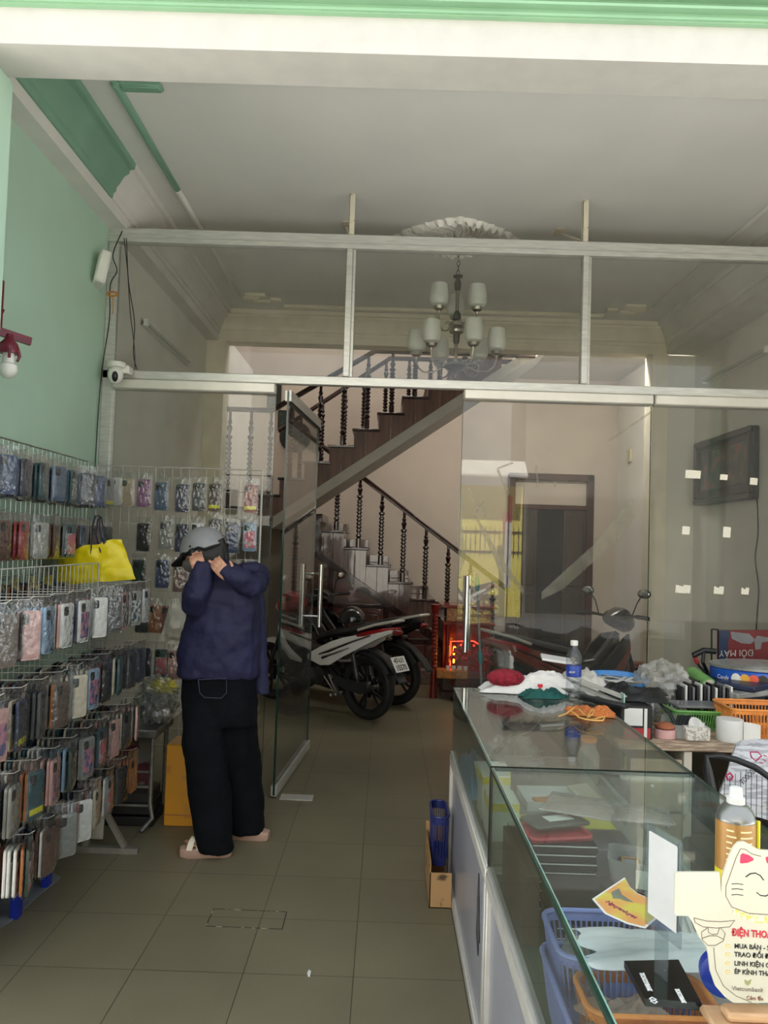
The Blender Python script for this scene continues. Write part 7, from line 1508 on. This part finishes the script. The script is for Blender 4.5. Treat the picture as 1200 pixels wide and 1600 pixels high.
P = [(1183, 993), (1200, 996), (1200, 1002), (1190, 1004), (1188, 1014), (1180, 1015), (1178, 1000)]; MB().prism([(at(x, y, 4.5).x, at(x, y, 4.5).z) for x, y in P], (0, 4.496, 0), (1, 0, 0), (0, 0, 1), -.002).build('big_letter', M_gry, t)
MB().box(1.94, 2.75, 4.42, 4.53, DZ + .0, .938, .004).build('stand', M_bk, t)
t = thing('picture_stand', 'thin dark metal frame standing left of the red sign', 'frame', (1.88, 4.5, DZ))
q0, q1, q2, q3 = at(1112, 1060, 4.52), at(1112, 983, 4.52), at(1122, 984, 4.52), at(1122, 1060, 4.52); q0.z = q3.z = DZ + .001
MB().bar(q0, q1, .008).bar(q3, q2, .008).bar(q1, q2, .008).build('frame_bars', M_bk, t)
t = thing('phone_tripod', 'black phone tripod with red clamp lying behind the green tube', 'tripod', (1.75, 4.32, DZ))
T0, T1, T2, T3 = at(1083, 1024, 4.3), at(1100, 1016, 4.3), at(1118, 1018, 4.3), at(1105, 1050, 4.3)
MB().tube([T0, T1, T2], .016, 10).tube([T1, at(1098, 1035, 4.28), T3], .010, 8).tube([T3, Vector((T3.x + .02, 4.3, DZ + .004))], .010, 8).tube([T0 + Vector((0, 0, .0)), at(1092, 1040, 4.3), at(1103, 1052, 4.25)], .007, 8).build('arm', M_bk, t); MB().tube([at(1086, 1028, 4.27), at(1090, 1036, 4.27)], .013, 8).build('red_clamp', M_redp, t)
# chair behind the counter with bags on it
M_mesh = mat('black_chair_mesh', '101112', .6)
t = thing('office_chair', 'black curved-back chair behind the nearer counter', 'chair', (1.38, 2.75, 0))
A_ = [at(x, y, 2.62) for x, y in ((1104, 1182), (1125, 1181), (1150, 1187), (1180, 1199), (1210, 1220), (1235, 1250), (1240, 1290), (1225, 1330), (1190, 1345), (1150, 1325), (1125, 1290), (1112, 1240), (1106, 1205))]
MB().tube(A_, [.008, .010, .011, .011, .011, .011, .011, .011, .011, .013, .016, .018, .015], 10, closed=True).build('back_frame', M_bk, t)
cc = sum(A_, Vector()) / len(A_); mb = MB()
for k in range(-9, 10):
    x = cc.x + k * .018; mb.box(x - .0008, x + .0008, 2.62, 2.6215, cc.z - .10 + abs(k) * .006, cc.z + .10 - abs(k) * .008)
mb.build('mesh_back', M_mesh, t)
MB().box(1.15, 1.62, 2.62, 3.02, .42, .49, .03).build('seat', M_seat, t); MB().tube([(1.38, 2.63, .62), (1.38, 2.68, .44)], .02, 8).tube([(1.38, 2.82, .43), (1.38, 2.82, .12)], .025, 10).build('column', M_bk, t)
for k in range(5):
    a = k * 2 * PI / 5; MB().bar((1.38, 2.82, .11), (1.38 + .26 * math.cos(a), 2.82 + .22 * math.sin(a), .07), .04, .025).ell((1.38 + .26 * math.cos(a), 2.82 + .22 * math.sin(a), .03), .03, 10, 6).build('foot', M_bk, t)
t = thing('parcel_bag', 'grey printed parcel bag with pink logo propped on the chair behind the counter', 'bag', (1.42, 2.95, .49))
def bgf(u, v):
    A = at(1150, 1165, 2.95).lerp(at(1260, 1165, 2.95), u); Bq = at(1118, 1262, 2.80).lerp(at(1240, 1290, 2.80), u); p = A.lerp(Bq, v)
    p.y += -.03 * math.sin(PI * u) * math.sin(PI * v) + .012 * noise.noise(Vector((u * 5, v * 5, 8))); return p
M_pbag = mat('printed_grey_parcel_film', '9a999c', .35, c2='bdbcbe', lo=.48, hi=.52, scale=18, stretch=(1, 1, 6))
MB().grid(lambda u, v: bgf(u, 1 - v), 22, 20).grid(lambda u, v: bgf(u, v) + Vector((0, .10 * math.sin(PI * u) ** .5, 0)), 22, 20).build('bag_film', M_pbag, t)
M_mag = mat('magenta_print', 'b02a5c', .5)
def onb(x, y): p = at(x, y, 2.83); return p
def ring_logo(pts, r): MB().tube([onb(x, y) for x, y in pts], r, 6, closed=True).build('logo_print', M_mag, t)
ring_logo([(1172, 1175), (1184, 1175), (1190, 1181), (1181, 1189), (1174, 1183)], .0028); ring_logo([(1135, 1211), (1141, 1208), (1145, 1213), (1143, 1218), (1137, 1218)], .004)
for x, y in ((1193, 1180), (1192, 1187), (1187, 1191)): MB().tube([onb(x, y), onb(x + 5, y + 2)], .002, 6).build('logo_ray', M_mag, t)
pa, pb = onb(1158, 1224), onb(1182, 1200); text_mesh('70000H', .030, M_ink, 'lettering', t, plane_M(pa, pb - pa, Vector((0, -1, 0)).cross(pb - pa)), sx=.85)
